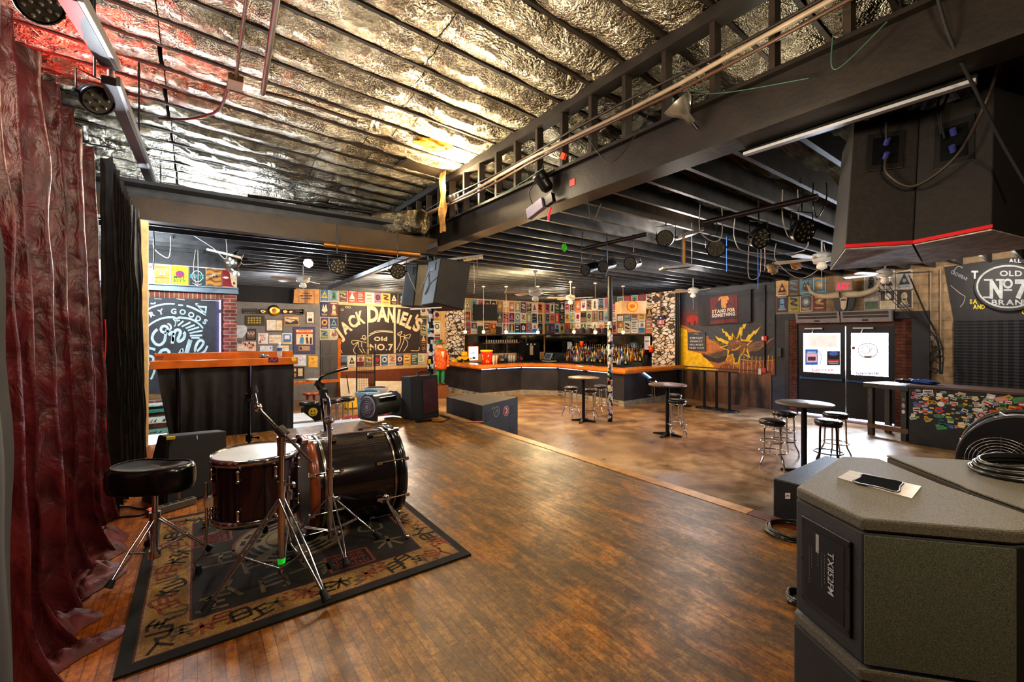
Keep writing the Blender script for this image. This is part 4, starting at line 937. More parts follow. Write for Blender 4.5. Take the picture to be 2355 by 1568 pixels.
# plug lying over it
p = g_(.47, .97); b = MB(); b.tube([p, p + Vector((0, -.01, -.06)), p + Vector((-.01, -.012, -.13))], .004, 6, smooth_path=3); b.cyl(p + Vector((-.01, -.014, -.12)), p + Vector((-.012, -.016, -.17)), .011, n=10, col=(200, 180, 140))
tag(b.build('cable_plug', ART), 'cable end with a metal plug hanging over the floor monitor', 'cable')
p = g_(.06, .975); tag(MB().obox(p + Vector((0, -.01, 0)), .05, .02, .02, col=(235, 210, 20)).build('yellow_tape', ART), 'bit of yellow tape on the corner of the floor monitor', 'tape')
# cables on the floor by the curtain
def cable(pts, r, label, name='cable', mat=None, sp=5, cat='cable', group=None):
    return tag(MB().tube(pts, r, 7, smooth_path=sp).build(name, mat or rubber), label, cat, group)
cable([aZ(232, 1205, ST + .007), aZ(270, 1190, ST + .007), aZ(320, 1185, ST + .007), aZ(345, 1175, ST + .007)], .006, 'black cable running along the floor to the power strip')
cable([aZ(235, 1170, ST + .008), aZ(290, 1165, ST + .012), aZ(330, 1170, ST + .008), aZ(375, 1160, ST + .03)], .006, 'black cable behind the throne, along the curtain foot')
cable([aZ(95, 1422, ST + .006), aZ(160, 1395, ST + .006), aZ(205, 1370, ST + .006), aZ(215, 1352, ST + .006)], .005, 'thin dark cable on the boards between the curtain folds')
p = [aZ(78, 1385, ST + .012), aZ(95, 1370, ST + .012), aZ(103, 1350, ST + .012)]
cable(p, .012, 'thick black cable end under the red curtain hem')
cable([aZ(275, 1100, ST + .02), aZ(285, 1075, ST + .3), aZ(310, 1066, ST + .32), aZ(335, 1062, ST + .31)], .005, 'bright yellow cable looped behind the throne seat', 'cable', M('yellow_cable', (226, 214, 30), .4))
# ================================================================= curtains
def velvet(name, c1, c2, r=.45, sheen=.6, bump=.5):
    m, nt, b = NT(name, r); tc = node(nt, 'TexCoord'); mp = node(nt, 'Mapping', {'Vector': tc.outputs['Object'], 'Scale': (1, 1, .6)})
    n = node(nt, 'TexNoise', {'Vector': mp.outputs[0], 'Scale': 14., 'Detail': 6., 'Distortion': .5}); nt.links.new(ramp(nt, n.outputs['Fac'], [(.3, c1), (.7, c2)]), b.inputs['Base Color'])
    v = node(nt, 'TexVoronoi', {'Vector': mp.outputs[0], 'Scale': 11.}, feature='SMOOTH_F1'); h = node(nt, 'Math', {0: v.outputs['Distance'], 1: n.outputs['Fac']}, operation='ADD')
    bp = node(nt, 'Bump', {'Height': h.outputs[0], 'Strength': bump, 'Distance': .02}); nt.links.new(bp.outputs[0], b.inputs['Normal'])
    b.inputs['Sheen Weight'].default_value = sheen; b.inputs['Sheen Tint'].default_value = lin(c2); return m
def curtain(name, label, x, y0, y1, z0, z1, mat, amp=.05, per=.17, lean=0, seed=0, hem=0):
    def fn(u, v):
        y = y0 + (y1 - y0) * u; z = z0 + (z1 - z0) * v; ph = y / per * 2 * PI + 1.2 * noise.noise(Vector((y * 2.2, v * .6, seed)))
        a_ = amp * (1.15 - .35 * v) * (1 + .6 * noise.noise(Vector((y * 3, 0, seed + 4)))); ph += .8 * noise.noise(Vector((y * 5, v * 1.5, seed + 9)))
        sw = 0
        if hem and v < .12: sw = hem * (1 - v / .12) ** 2 * (.5 + .9 * noise.noise(Vector((y * 4, 0, seed + 2)))) 
        return (x + lean * (1 - v) + a_ * math.sin(ph) + .02 * noise.noise(Vector((y * 6, z * 3, seed))) + max(0, sw), y + .03 * math.sin(ph * 2 + 1) * (1 - .3 * v), z + .01 * noise.noise(Vector((y * 8, z, 2))))
    nu = int((y1 - y0) / per * 14)
    return tag(MB().grid(fn, nu, 40).build(name, mat), label, 'curtain')
redv = velvet('red_taffeta', (52, 12, 16), (104, 36, 42), .38, .2, .8)
curtain('stage_curtain', 'dark red crinkled stage curtain hanging beside the drums', -.60, 1.9, 3.92, ST + .02, 3.3, redv, .08, .29, .06, 3, .12)
curtain('side_curtain', 'black pleated curtain hanging beyond the red one', -.50, 3.95, 5.98, ST + .01, 3.3, velvet('black_velour', (26, 24, 23), (58, 52, 46), .7, .3, .2), .045, .15, .03, 8)
curtain('near_curtain', 'grey brown smooth curtain at the left edge, nearest the camera', -.375, .85, 1.50, ST + .01, 3.6, velvet('taupe_velour', (20, 17, 15), (32, 28, 25), .9, .0, .05), .015, .4, .05, 15)
hemv = velvet('red_taffeta_hem', (56, 10, 12), (100, 26, 30), .6, 0, .8)
# crumpled hem heaps of the red curtain
def heap(name, label, c, rx, ry, h, seed, rot=0):
    c = Vector(c); cr, sr = math.cos(rot), math.sin(rot)
    def fn(u, v):
        a_ = u * 2 * PI; r = v; k = 1 + .35 * noise.noise(Vector((math.cos(a_) * 1.6, math.sin(a_) * 1.6, seed)))
        x = math.cos(a_) * r * rx * k; y = math.sin(a_) * r * ry * k
        z = h * (1 - r ** 2) * (.55 + .9 * abs(noise.noise(Vector((x * 16, y * 16, seed))))) + .004
        return (c.x + x * cr - y * sr, c.y + x * sr + y * cr, c.z + max(.003, z))
    return tag(MB().grid(fn, 60, 16).build(name, hemv), label, 'curtain')
heap('curtain_hem', 'crumpled end of the red curtain lying beside the throne', aZ(215, 1262, ST), .15, .24, .12, 2, .3)
heap('curtain_hem', 'dark folded bundle of red curtain lying near the throne foot', aZ(205, 1335, ST), .13, .17, .1, 5)
heap('curtain_hem', 'pinkish heap of red curtain hem on the boards, low left', aZ(110, 1462, ST), .16, .10, .09, 7, .5)
heap('curtain_hem', 'long flat fold of red curtain in the bottom left corner', aZ(120, 1535, ST), .2, .07, .04, 9, .6)
b = MB().tube([(-.45, 3.0, ST + .1 + .12 * i) if False else (-.50 + .006 * math.sin(i), 3.93, 1.3 + .1 * i) for i in range(10)], .0035, 6)
tag(b.build('red_ribbon', M('red_glow_trim', (230, 20, 20), .5, emit=(255, 0, 0), es=.15, var=0)), 'thin bright red trim running down the edge of the red curtain', 'trim')
# curtain track of LED battens
for i, (a_, b_) in enumerate((((150, -20), (250, 150)), ((250, 185), (354, 438)), ((357, 462), (380, 508)))):
    A_ = aX(*a_, -.45); B_ = aX(*b_, -.45)
    t = thing('light_batten', ['nearest silver batten light hanging above the red curtain', 'middle silver batten light above the curtains', 'farthest silver batten light by the timber beam'][i], 'light', A_.lerp(B_, .5), 0, 'batten lights over the curtain')
    MB().bar(A_, B_, .07, .05).build('housing', M('batten_dark', (52, 40, 42), .4, .4), t)
    MB().bar(A_ + Vector((.045, 0, .01)), B_ + Vector((.045, 0, .01)), .02, .06).build('side_rail', steel, t)
    MB().tube([B_ + Vector((0, 0, .02)), B_ + Vector((0, .05, .08)), B_ + Vector((0, .08, .04)), B_ + Vector((0, .09, -.03))], .018, 8, smooth_path=3).build('elbow', M('beige_plastic', (170, 140, 130), .5), t)
    MB().cyl(A_.lerp(B_, .5), A_.lerp(B_, .5) + Vector((0, 0, 1.1)), .008).build('hanger', blackm, t)
# ================================================================= booth with the orange ledge and black drape
YL = 6.62
l0 = aY(345, 840, YL); l1 = aY(684, 820, YL); zt_ = aY(500, 811, YL).z
t = thing('stage_booth', 'orange wooden ledge with a black drape hung below it, behind the stage', 'booth', ((l0.x + l1.x) / 2, YL, .3))
MB().box(l0.x, YL - .03, zt_ - .18, l1.x, YL + .01, zt_ - .085).build('front_board', orange_wood, t, bevel=.004)
MB().box(l0.x + .03, YL + .16, zt_ - .1, l1.x - .03, YL + .2, zt_).build('back_board', orange_wood, t, bevel=.004)
MB().box(l0.x, YL + .01, zt_ - .1, l1.x, YL + .16, zt_ - .085).build('shelf', orange_wood, t)
b = MB()
def dr_(u, v):
    x = l0.x + .06 + (l1.x - l0.x - .1) * u; z = .62 + (zt_ - .18 - .62) * v
    x += (.16 * (1 - v) ** 1.2) * max(0, 1 - u * 5)
    return (x, YL + .05 + .022 * math.sin(u * 46 + 2 * noise.noise(Vector((u * 5, v, 1)))) * (1.2 - v) + .02 * noise.noise(Vector((u * 9, v * 2, 4))), z)
MB().grid(dr_, 160, 20).build('drape', velvet('black_drape', (20, 18, 18), (36, 31, 30), .5, .2, .15), t)
for u in (410, 575):
    p = aY(u, 850, YL - .02); MB().cyl((p.x, YL - .02, .5), (p.x, YL - .02, zt_ - .18), .022, n=12).build('post', M('dark_chrome', ()), t)
b = MB(); a = Art(b, pixY(YL - .032)); a.rect(617, 822, 640, 833, (60, 24, 70), 1); a.stroke([(620, 831), (626, 824), (630, 830), (637, 824)], 1.5, (200, 70, 60), 2)
a.ell(676, 826, 5.4, 5.4, (226, 196, 50), 1); a.ring(676, 827, 2.6, 2, .6, (60, 50, 20), 2, 12, .2, 2.9); a.ell(674.3, 824.5, .6, .8, (60, 50, 20), 2); a.ell(677.7, 824.5, .6, .8, (60, 50, 20), 2)
a2 = Art(b, pixY(YL + .158)); a2.poly([(357, 819), (378, 818), (376, 823), (374, 827), (356, 826)], (170, 40, 30), 1); a2.text('JAMMIN', 358, 823, 2.8, (60, 110, 60), 2, width=17) if False else a2.rect(358, 823.5, 374, 825, (70, 110, 70), 2)
b.build('sticker', ART, t)
# water bottle and crumpled foil on the ledge
p = aY(643, 817, YL + .08); p.z = zt_ - .084
t = thing('water_bottle', 'clear plastic water bottle with a blue label on the orange ledge', 'bottle', p)
MB().lathe([(0, 0), (.032, 0), (.033, .06), (.030, .08), (.033, .1), (.032, .14), (.014, .175), (.013, .185), (0, .185)], p, n=16).build('body', M('clear_pet', (214, 220, 226), .1, alpha=.4, var=0), t)
MB().lathe([(.034, .09), (.034, .13)], p, n=16, col=(70, 90, 150)).build('wrapper', ART, t); MB().lathe([(.015, .185), (.015, .2), (0, .2)], p, n=12).build('cap', white_paint, t)
p = aY(607, 819, YL + .08); p.z = zt_ - .084
def crumple(c, r, seed, sc=(1, 1, .5)):
    m_ = MB(); 
    def fn(u, v):
        a_, q = u * 2 * PI, v * PI; d = Vector((math.sin(q) * math.cos(a_), math.sin(q) * math.sin(a_), math.cos(q))); k = r * (1 + .5 * noise.noise(d * 2.5 + Vector((seed, 0, 0)))); return (c[0] + d.x * k * sc[0], c[1] + d.y * k * sc[1], c[2] + r * sc[2] * .9 + d.z * k * sc[2])
    return m_.grid(fn, 16, 10, smooth=False)
tag(crumple(p, .05, 3).build('foil_scrap', steel), 'crumpled scrap of foil lying on the orange ledge', 'scrap')
# ================================================================= things along the far stage edge
# tall black speaker
b0 = aZ(947, 967, ST); b1 = aZ(1010, 958, ST)
t = thing('stage_speaker', 'tall black amp with a maroon front standing at the stage corner', 'speaker', (2.75, 5.95, ST))
dx_ = (b1 - b0).normalized(); W = (b1 - b0).length; H_ = .62
bkd = Vector((-dx_.y, dx_.x, 0)) * .33
MB().hexa([b0, b1, b1 + bkd, b0 + bkd, b0 + Vector((0, 0, H_)) + bkd * .12, b1 + Vector((0, 0, H_)) + bkd * .12, b1 + bkd + Vector((0, 0, H_ - .02)), b0 + bkd + Vector((0, 0, H_ - .02))]).build('cabinet', M('speaker_carpet', ()), t, bevel=.012)
g = lambda u, v, e=.008: b0.lerp(b1, u) + Vector((0, 0, H_ * v)) + bkd * (.12 * v) - bkd.normalized() * e
MB().slab([g(.42, .1), g(.97, .16), g(.93, .92), g(.42, .9)], bkd.normalized() * .006).build('grille_cloth', M('maroon_cloth', (66, 36, 40), .35, bump=.2, bscale=6, var=.3), t)
MB().tube([g(.3, 1.0, 0), g(.35, 1.06, -.1), g(.7, 1.07, -.1), g(.75, 1.0, 0)], .012, 8, smooth_path=3).build('handle', rubber, t)
# drum fan / heater
h0 = aZ(866, 968, ST + .02); h1 = aZ(912, 958, ST + .02)
ax = (h1 - h0).normalized(); Lh = (h1 - h0).length * 1.15; up = Vector((0, 0, 1)); c_ = h0 + Vector((0, 0, .19)) + Vector((-ax.y, ax.x, 0)) * .14
t = thing('blower_fan', 'grey barrel shaped blower fan with a round side grille on the stage edge', 'fan', c_ - Vector((0, 0, .2)))
MB().cyl(c_, c_ + ax * Lh, .15, n=32).build('drum', M('fan_body', (86, 90, 84), .3, .3), t)
for q_, nm in ((0, 'side_frame'), (1, 'side_frame')):
    p = c_ + ax * Lh * q_; prof = [(-.17, -.195), (.17, -.195), (.18, .0), (.14, .12), (.06, .175), (-.06, .175), (-.14, .12), (-.18, 0)]
    sd = Vector((-ax.y, ax.x, 0)); MB().slab([p + sd * a_ + up * z_ for a_, z_ in prof], ax * (.03 if q_ else -.03)).build(nm, M('fan_frame', (48, 50, 54), .4), t, bevel=.01)
MB().lathe([(.155, -.034), (.02, -.05), (0, -.05)], c_, ax, 24).build('side_cover', M('lilac_grey', (150, 142, 160), .4), t)
b = MB()
for r_ in (.04, .07, .1, .125): b.tube([c_ - ax * .048 + (Vector((-ax.y, ax.x, 0)) * math.cos(2 * PI * i / 24) + up * math.sin(2 * PI * i / 24)) * r_ for i in range(24)], .004, 5, closed=True)
b.build('grille', blackm, t)
MB().obox(c_ + ax * Lh * .5 + Vector((ax.y, -ax.x, 0)) * .12 + up * .09, Lh * .7, .05, .06, Matrix.Rotation(math.atan2(ax.y, ax.x), 3, 'Z')).build('outlet', blackm, t)
# cables and small box beside the speaker
random.seed(9)
for k in range(3):
    pts = [aZ(918 + random.uniform(0, 26), 955 + random.uniform(-6, 6), ST + .01 + .02 * random.random()) for i in range(8)]
    cable(pts, .006, ['loop of black cable heaped between the fan and the speaker', 'second tangle of cable left of the tall speaker', 'thin cable coil at the foot of the tall speaker'][k])
cable([aZ(985, 966, ST + .006), aZ(1010, 970, ST + .006), aZ(1034, 962, ST + .006), aZ(1025, 958, ST + .006), aZ(1012, 955, ST + .006)], .006, 'black cable loop on the stage corner beside the speaker')
p = aZ(970, 968, ST); tag(MB().obox(p + Vector((0, -.05, .015)), .22, .07, .03, Matrix.Rotation(-.1, 3, 'Z')).build('pedal_box', blackm), 'flat black stage box lying before the tall speaker', 'box')
p = aZ(1093, 969, ST); q = aZ(1111, 970, ST); tag(MB().cyl(aZ(1075, 970, ST + .014), aZ(1111, 970, ST + .014), .012, n=10).build('pink_tube', M('pink_plastic', (190, 110, 92), .5)), 'pink flashlight shaped tube lying on the stage edge', 'tube')
# white folding tables beyond the edge
ft = thing('folding_table', 'white folding table just beyond the far stage edge', 'table', (2, 6.7, 0))
wt = M('white_plastic', (168, 174, 180), .4, var=.05)
tp_ = [aZ(703, 960, .74), aZ(718, 980, .74), aZ(866, 962, .74), aZ(855, 938, .74)]
tp_ = [Vector((1.05, 6.55, .74)), Vector((3.0, 6.32, .74)), Vector((3.2, 6.95, .74)), Vector((1.1, 7.25, .74))]
MB().slab(tp_, (0, 0, -.04)).build('tabletop', wt, ft, bevel=.012)
for x_ in (1.3, 2.8):
    for y_ in (6.6, 6.95): MB().cyl((x_, y_, 0), (x_, y_, .7), .014).build('leg', steel, ft)
ft = thing('folding_table', 'pale grey table partly hidden by the black drape', 'table', (1.2, 7.7, 0))
pp = aZ(700, 940, .74)
MB().box(-.2, 7.4, .70, 1.5, 8.2, .74).build('tabletop', M('pale_laminate', (176, 172, 168), .5), ft, bevel=.01)
for x_ in (-.1, 1.4):
    for y_ in (7.45, 8.1): MB().cyl((x_, y_, 0), (x_, y_, .7), .014).build('leg', steel, ft)
# two subs on the hall floor against the stage edge
subm = M('sub_black', (34, 33, 35), .5, bump=.3, bscale=90, var=.3)
t = thing('subwoofer', 'large black subwoofer with port holes at the far end of the stage edge', 'speaker', (3.6, 5.6, 0))
P0, P1, P2, P3 = (3.2, 5.08), (4.1, 5.45), (3.84, 6.15), (3.2, 6.15)
MB().prism([P0, P1, P2, P3], 0, 1.11).build('cabinet', M('sub_brown_top', (34, 26, 19), .6, bump=.2, bscale=60, var=.3), t, bevel=.006)
A_ = Vector((*P0, 0)); B_ = Vector((*P1, 0)); nn = Vector((B_ - A_).cross(Vector((0, 0, 1)))).normalized()
bfn = lambda u, v, L: A_.lerp(B_, u) + Vector((0, 0, v)) + nn * .002 * L
for (u, v) in ((.16, .93), (.82, .93), (.82, .62), (.16, .62)): b = MB(); a = Art(b, bfn); a.rect(u - .075, v - .085, u + .075, v + .085, (66, 60, 54), 1); a.rect(u - .06, v - .07, u + .065, v + .07, (6, 6, 7), 2); b.build('port', ART, t)
b = MB(); a = Art(b, bfn); a.ell(.37, .97, .085, .078, (150, 140, 128), 1); a.ell(.37, .97, .07, .064, (40, 36, 34), 2); a.stroke([(.33, .94), (.38, 1.0), (.41, .94)], .012, (170, 160, 150), 3); b.build('sticker', ART, t)
b = MB(); a = Art(b, bfn); a.ell(.64, .94, .085, .08, (196, 180, 170), 1); a.ell(.64, .94, .074, .07, (170, 50, 56), 2); a.stroke([(.62, .9), (.66, .95), (.62, .99)], .02, (240, 230, 225), 3); b.build('sticker', ART, t)
b = MB(); a = Art(b, bfn); a.stroke([(.24, 1.03), (.3, 1.045)], .012, (190, 190, 60), 1); b.build('chalk_mark', ART, t)
t = thing('subwoofer', 'black subwoofer beside the stage edge, half hidden by the near monitors', 'speaker', (3.7, .7, 0))
MB().box(3.2, .2, 0, 4.15, 1.33, 1.11).build('cabinet', subm, t, bevel=.008)
b = MB(); a = Art(b, pixX(3.198)); a.rect(1806, 1133, 1818, 1147, (226, 208, 200), 1); a.ring(1812, 1142, 3.4, 3.4, 1.2, (90, 60, 60), 2, 12, PI, 2 * PI); b.build('sticker', ART, t)
# coiled cable by it
def coil(c, r, n, label, rr=.006, sx=1, seed=0, h=.03):
    random.seed(seed); pts = []
    for i in range(n * 18):
        a_ = 2 * PI * i / 18; k = r * (1 + .12 * math.sin(i * .37) + .05 * random.uniform(-1, 1)); pts.append(Vector(c) + Vector((math.cos(a_) * k * sx, math.sin(a_) * k, rr + h * (i / (n * 18)) + .004 * math.sin(i))))
    return tag(MB().tube(pts, rr, 7).build('coiled_cable', M('cable_sheath', (30, 32, 30), .3, coat=.3)), label, 'cable')
coil(aZ(1822, 1228, ST), .13, 6, 'coil of dark cable on the stage edge beside the near monitors', .006, 1.1, 2)
coil(aZ(1850, 1390, ST), .06, 3, 'small cable loop peeping out behind the near monitor stack', .008, 1, 3)
# ================================================================= near monitor stack
ZM = 1.634; zb = 1.262
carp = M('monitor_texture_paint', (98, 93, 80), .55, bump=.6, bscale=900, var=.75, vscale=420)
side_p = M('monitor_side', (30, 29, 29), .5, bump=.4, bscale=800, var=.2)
poly1 = [(1.48, .55), (1.36, .354), (1.561, .119), (1.70, .04), (1.745, .115), (1.872, .29), (2.07, .49), (2.045, .53), (1.99, .587)]
def monitor(label, z0, z1, poly, panel=True, handle=True):
    t = thing('stage_monitor', label, 'speaker', (1.7, .35, z0))
    MB().prism(poly, z0, z1 - .035).build('cabinet', side_p, t, bevel=.006)
    MB().prism(poly, z1 - .034, z1).build('side_panel', carp, t, bevel=.007)
    B_, H2 = Vector((*poly[1], 0)), Vector((*poly[2], 0)); n_ = Vector(((H2 - B_).y, -(H2 - B_).x, 0)).normalized()
    if n_.dot(-B_) < 0: n_ = -n_
    MB().slab([B_ + Vector((0, 0, z0 + .006)) + n_ * .001, H2 + Vector((0, 0, z0 + .006)) + n_ * .001, H2 + Vector((0, 0, z1 - .04)) + n_ * .001, B_ + Vector((0, 0, z1 - .04)) + n_ * .001], n_ * .004).build('textured_face', M('monitor_face', (88, 92, 76), .5, bump=.6, bscale=900, var=.8, vscale=380), t, bevel=.002)
    A_ = Vector((*poly[0], 0)); n2 = Vector(((B_ - A_).y, -(B_ - A_).x, 0)).normalized()
    if n2.dot(-A_) < 0: n2 = -n2
    g = lambda u, v, e: A_.lerp(B_, u) + Vector((0, 0, z0 + (z1 - z0) * v)) + n2 * e
    if panel:
        MB().slab([g(.12, .12, .001), g(.86, .12, .001), g(.86, .80, .001), g(.12, .80, .001)], n2 * .005).build('jack_plate', M('plate_black', (26, 26, 27), .4), t, bevel=.002)
        b = MB(); a = Art(b, lambda u, v, L: g(u, v, .0065 + .0003 * L)); a.rect(.2, .17, .78, .74, (16, 16, 17), 1); a.poly([(.2, .17), (.78, .17), (.78, .3), (.2, .32)], (8, 8, 9), 2)
        a.rect(.37, .58, .42, .72, (180, 180, 176), 3)
        bb2 = Art(b, lambda u, v, L: g(u, v, .0072 + .0003 * L))
        # lettering runs down the plate
        def rot_text(s_, u0, v0, h, col, bold=.0):
            x = v0
            for ch in s_:
                vs, fs, (g0, g1) = glyph(ch, bold); k = h / .7
                b.add([bb2.fn(u0 + (bz) * k * 1.0, x - (az - g0) * k * 1.0 / 1.6, 3) for az, bz in vs], fs, 0, col); x -= ((g1 - g0) + .09) * k / 1.6
        rot_text('TX1152FM', .56, .645, .085, (210, 210, 206), .01)
        for (u0, n_l) in ((.5, 9), (.46, 11), (.3, 7), (.26, 12), (.40, 5)):
            for k in range(n_l): a.rect(u0, .6 - k * .025 - .016, u0 + .014, .6 - k * .025, (90, 90, 88), 3)
        for (u, v) in ((.15, .155), (.83, .155), (.15, .46), (.83, .46), (.15, .765), (.83, .765)): a.ell(u, v, .02, .012, (6, 6, 6), 3, 10)
        b.build('plate_print', ART, t)
    if handle:
        hp = [aZ(1926, 1100, ZM), aZ(1955, 1083, ZM), aZ(2119, 1120, ZM), aZ(2097, 1148, ZM)]; h2 = [aZ(1948, 1104, ZM), aZ(1975, 1092, ZM), aZ(2092, 1119, ZM), aZ(2070, 1140, ZM)]
        MB().slab(hp, (0, 0, .003)).build('handle_plate', M('worn_plate', (188, 180, 166), .3, .2, var=.15, vscale=40), t)
        m_ = aZ(2013, 1112, ZM)
        rim = [p + Vector((0, 0, .0045)) for p in catmull([aZ(u, v, ZM) for u, v in ((1962, 1109), (1978, 1101), (1985, 1094), (2030, 1103), (2075, 1112), (2070, 1122), (2064, 1135), (2020, 1124), (1975, 1115), (1962, 1109))], 3)]
        MB().slab(rim, (0, 0, .0012)).build('handle_recess', M('handle_black', (5, 5, 5), .8, spec=.05), t)
        MB().tube(rim[:-1], .0028, 6, closed=True).build('recess_lip', M('handle_lip', (90, 84, 76), .3), t)
    return t
monitor('nearest black stage monitor, on top of its stack, with a steel handle plate', zb, ZM, poly1)
poly1b = [(x - .012, y + .002) for x, y in poly1]
monitor('lower black stage monitor, under the nearest one, cut by the frame', ST, zb - .004, poly1b, False, False)
poly2 = [(2.135, .485), (1.90, .255), (1.87, .235), (1.76, .10), (1.74, -.06), (1.95, -.25), (2.5, -.2), (2.42, .14)]
t = thing('stage_monitor', 'second black stage monitor, right behind the nearest one, cable coil on top', 'speaker', (2.1, .1, ST))
MB().prism(poly2, ST + .38, ZM - .004).build('cabinet', side_p, t, bevel=.006); MB().prism(poly2, ZM - .0035, ZM + .003).build('side_panel', carp, t, bevel=.003)
MB().prism(poly2, ST, ST + .376).build('lower_cabinet', side_p, t, bevel=.006)
p = aZ(2400, 1092, ZM + .004)
for k in range(3):
    random.seed(k); pts = []
    for i in range(40):
        a_ = 2 * PI * i / 40; pts.append(Vector((p.x, p.y, ZM + .013 + .014 * k)) + dirx * math.cos(a_) * (.205 - .012 * k) + diry * math.sin(a_) * (.12 - .01 * k) + Vector((0, 0, .003 * math.sin(3 * a_ + k))))
    tag(MB().tube(pts, .0075, 8, closed=True).build('coiled_cable', M('cable_sheath', ())), ['bottom loop of the thick cable coil on the near monitor', 'middle loop of the thick cable coil on the near monitor', 'top loop of the thick cable coil on the near monitor'][k], 'cable')
# big blower on the near sub
fc = Vector((3.54, .32, 1.41)); t = thing('air_mover', 'large black air mover with a spiral round grille, behind the near monitors', 'fan', fc - Vector((0, 0, .31)))
axf = (Vector((0, 0, 1.42)) - fc).normalized(); sdf = Vector((-axf.y, axf.x, 0))
if sdf.dot(dirx) < 0: sdf = -sdf
ring_ = lambda r, n=40, off=0., a0=0, a1=2 * PI: [fc + axf * off + (sdf * math.cos(a0 + (a1 - a0) * i / n) + up * math.sin(a0 + (a1 - a0) * i / n)) * r for i in range(n)]
sh = ring_(.28, 40)
prof = [fc + sdf * (.09 + math.cos(a_) * .26) + up * math.sin(a_) * .275 for a_ in [PI * i / 20 for i in range(21)]] + [fc - sdf * .17 - up * .295, fc + sdf * .38 - up * .295]
MB().slab([p_ + axf * .12 for p_ in prof], axf * .02).build('side_shell', M('mover_plastic', (30, 29, 32), .35), t, bevel=.01)
MB().slab([p_ - axf * .14 for p_ in prof], axf * .02).build('side_shell', M('mover_plastic', ()), t, bevel=.01)
MB().slab([fc + (p_ - fc) * .93 - axf * .12 for p_ in prof], axf * .24).build('housing', M('mover_inner', (20, 20, 21), .5), t)
MB().lathe([(.145, .142), (.0, .142)], fc + up * .015, axf, 36).build('intake', M('mover_dark', (7, 7, 8), .5), t)
b = MB()
for k in range(8): b.tube([q_ + axf * .148 + up * .015 for q_ in ring_(.03 + .0145 * k, 36)], .0026, 5, closed=True)
for k in range(6):
    a_ = PI * k / 6; b.tube([fc + up * .015 + axf * .146 + (sdf * math.cos(a_) + up * math.sin(a_)) * s_ for s_ in (-.14, .14)], .0015, 4)
b.build('grille', M('grille_wire', (150, 148, 154), .3, .8), t)
MB().cyl(fc + up * .015 + axf * .143, fc + up * .015 + axf * .152, .032, n=20).build('hub', blackm, t)
b = MB()
for k in range(9): b.bar(fc + sdf * (-.16 + .022 * k) + up * (.24 - .05 * abs(k - 7) * .5) - axf * .1, fc + sdf * (-.13 + .022 * k) + up * (.245 - .05 * abs(k - 7) * .5) + axf * .11, .004, .03)
b.build('louvre', steel, t)
MB().obox(fc + sdf * .2 + up * .1 + axf * .145, .1, .02, .05, Matrix.Rotation(math.atan2(sdf.y, sdf.x), 3, 'Z')).build('latch', blackm, t, bevel=.01)
# ================================================================= hanging PA speakers (near, upper right)
pacarp = M('pa_carpet', (34, 29, 27), .75, bump=.5, bscale=160, var=.25, vscale=30)
def pabox(label, tl, tr_, bl, br_, ftl, ftr, fbl, fbr, plate, n):
    t = thing('hanging_speaker', label, 'speaker', (tl + br_) / 2, 0, 'hanging hall speakers')
    MB().hexa([bl, br_, fbr, fbl, tl, tr_, ftr, ftl]).build('cabinet', pacarp, t, bevel=.006)
    nrm = (tr_ - tl).cross(bl - tl).normalized()
    if nrm.dot(-(tl - CAM)) < 0: nrm = -nrm
    g = lambda u, v, e: tl.lerp(tr_, u).lerp(bl.lerp(br_, u), v) + nrm * e
    u0, v0, u1, v1 = plate
    MB().slab([g(u0, v0, .001), g(u1, v0, .001), g(u1, v1, .001), g(u0, v1, .001)], nrm * .008).build('jack_plate', M('plate_frame', (24, 22, 21), .5), t, bevel=.004)
    du, dv = (u1 - u0) * .16, (v1 - v0) * .14
    MB().slab([g(u0 + du, v0 + dv, .0095), g(u1 - du, v0 + dv, .0095), g(u1 - du, v1 - dv, .0095), g(u0 + du, v1 - dv, .0095)], nrm * .001).build('jack_recess', M('recess_black', (9, 9, 10), .4), t)
    blue = M('blue_plug', (62, 66, 130), .4)
    for vv in (.35, .72):
        c_ = g(u0 + (u1 - u0) * .5, v0 + (v1 - v0) * vv, .014); MB().cyl(c_, c_ + nrm * .03 + Vector((0, 0, .02)), .016, n=12).build('plug', blue, t)
    # red tape along the lower edge
    MB().slab([g(-.01, .975, .002), g(1.01, .975, .002), g(1.01, 1.0, .002), g(-.01, 1.0, .002)], nrm * .002).build('red_tape', M('red_tape', (190, 16, 30), .45), t)
    fm = (bl + br_ + fbl + fbr) / 4; nd = (br_ - bl).cross(fbl - bl).normalized(); nd = nd if nd.z < 0 else -nd
    MB().slab([fm + (p - fm) * .985 + nd * .001 for p in (bl, br_, fbr, fbl)], nd * .008).build('grille', M('pa_grille', (176, 166, 156), .7, bump=.8, bscale=90, var=.35, vscale=14), t)  # front grille facing down, its grey lightened to stand for light off the floor
    return t, g
T0, T1, T2 = aD(1965, 280, 3.0), aD(2115, 258, 2.87), aD(2287, 198, 2.58)
B0, B1, B2 = aD(1944, 570, 2.82), aD(2100, 561, 2.68), aD(2281, 525, 2.42)
F0t, F0b = aD(1937, 350, 3.5), aD(1908, 619, 3.32)
F1b = aD(2122, 603, 3.25); F1t = F1b + (F0t - F0b)
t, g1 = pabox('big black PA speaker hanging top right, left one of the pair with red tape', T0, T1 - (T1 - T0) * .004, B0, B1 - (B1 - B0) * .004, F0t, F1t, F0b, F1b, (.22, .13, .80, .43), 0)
F2b = aD(2125, 604, 3.2); F2t = F2b + (F0t - F0b); F3b = aD(2420, 560, 2.75); F3t = F3b + (F0t - F0b)
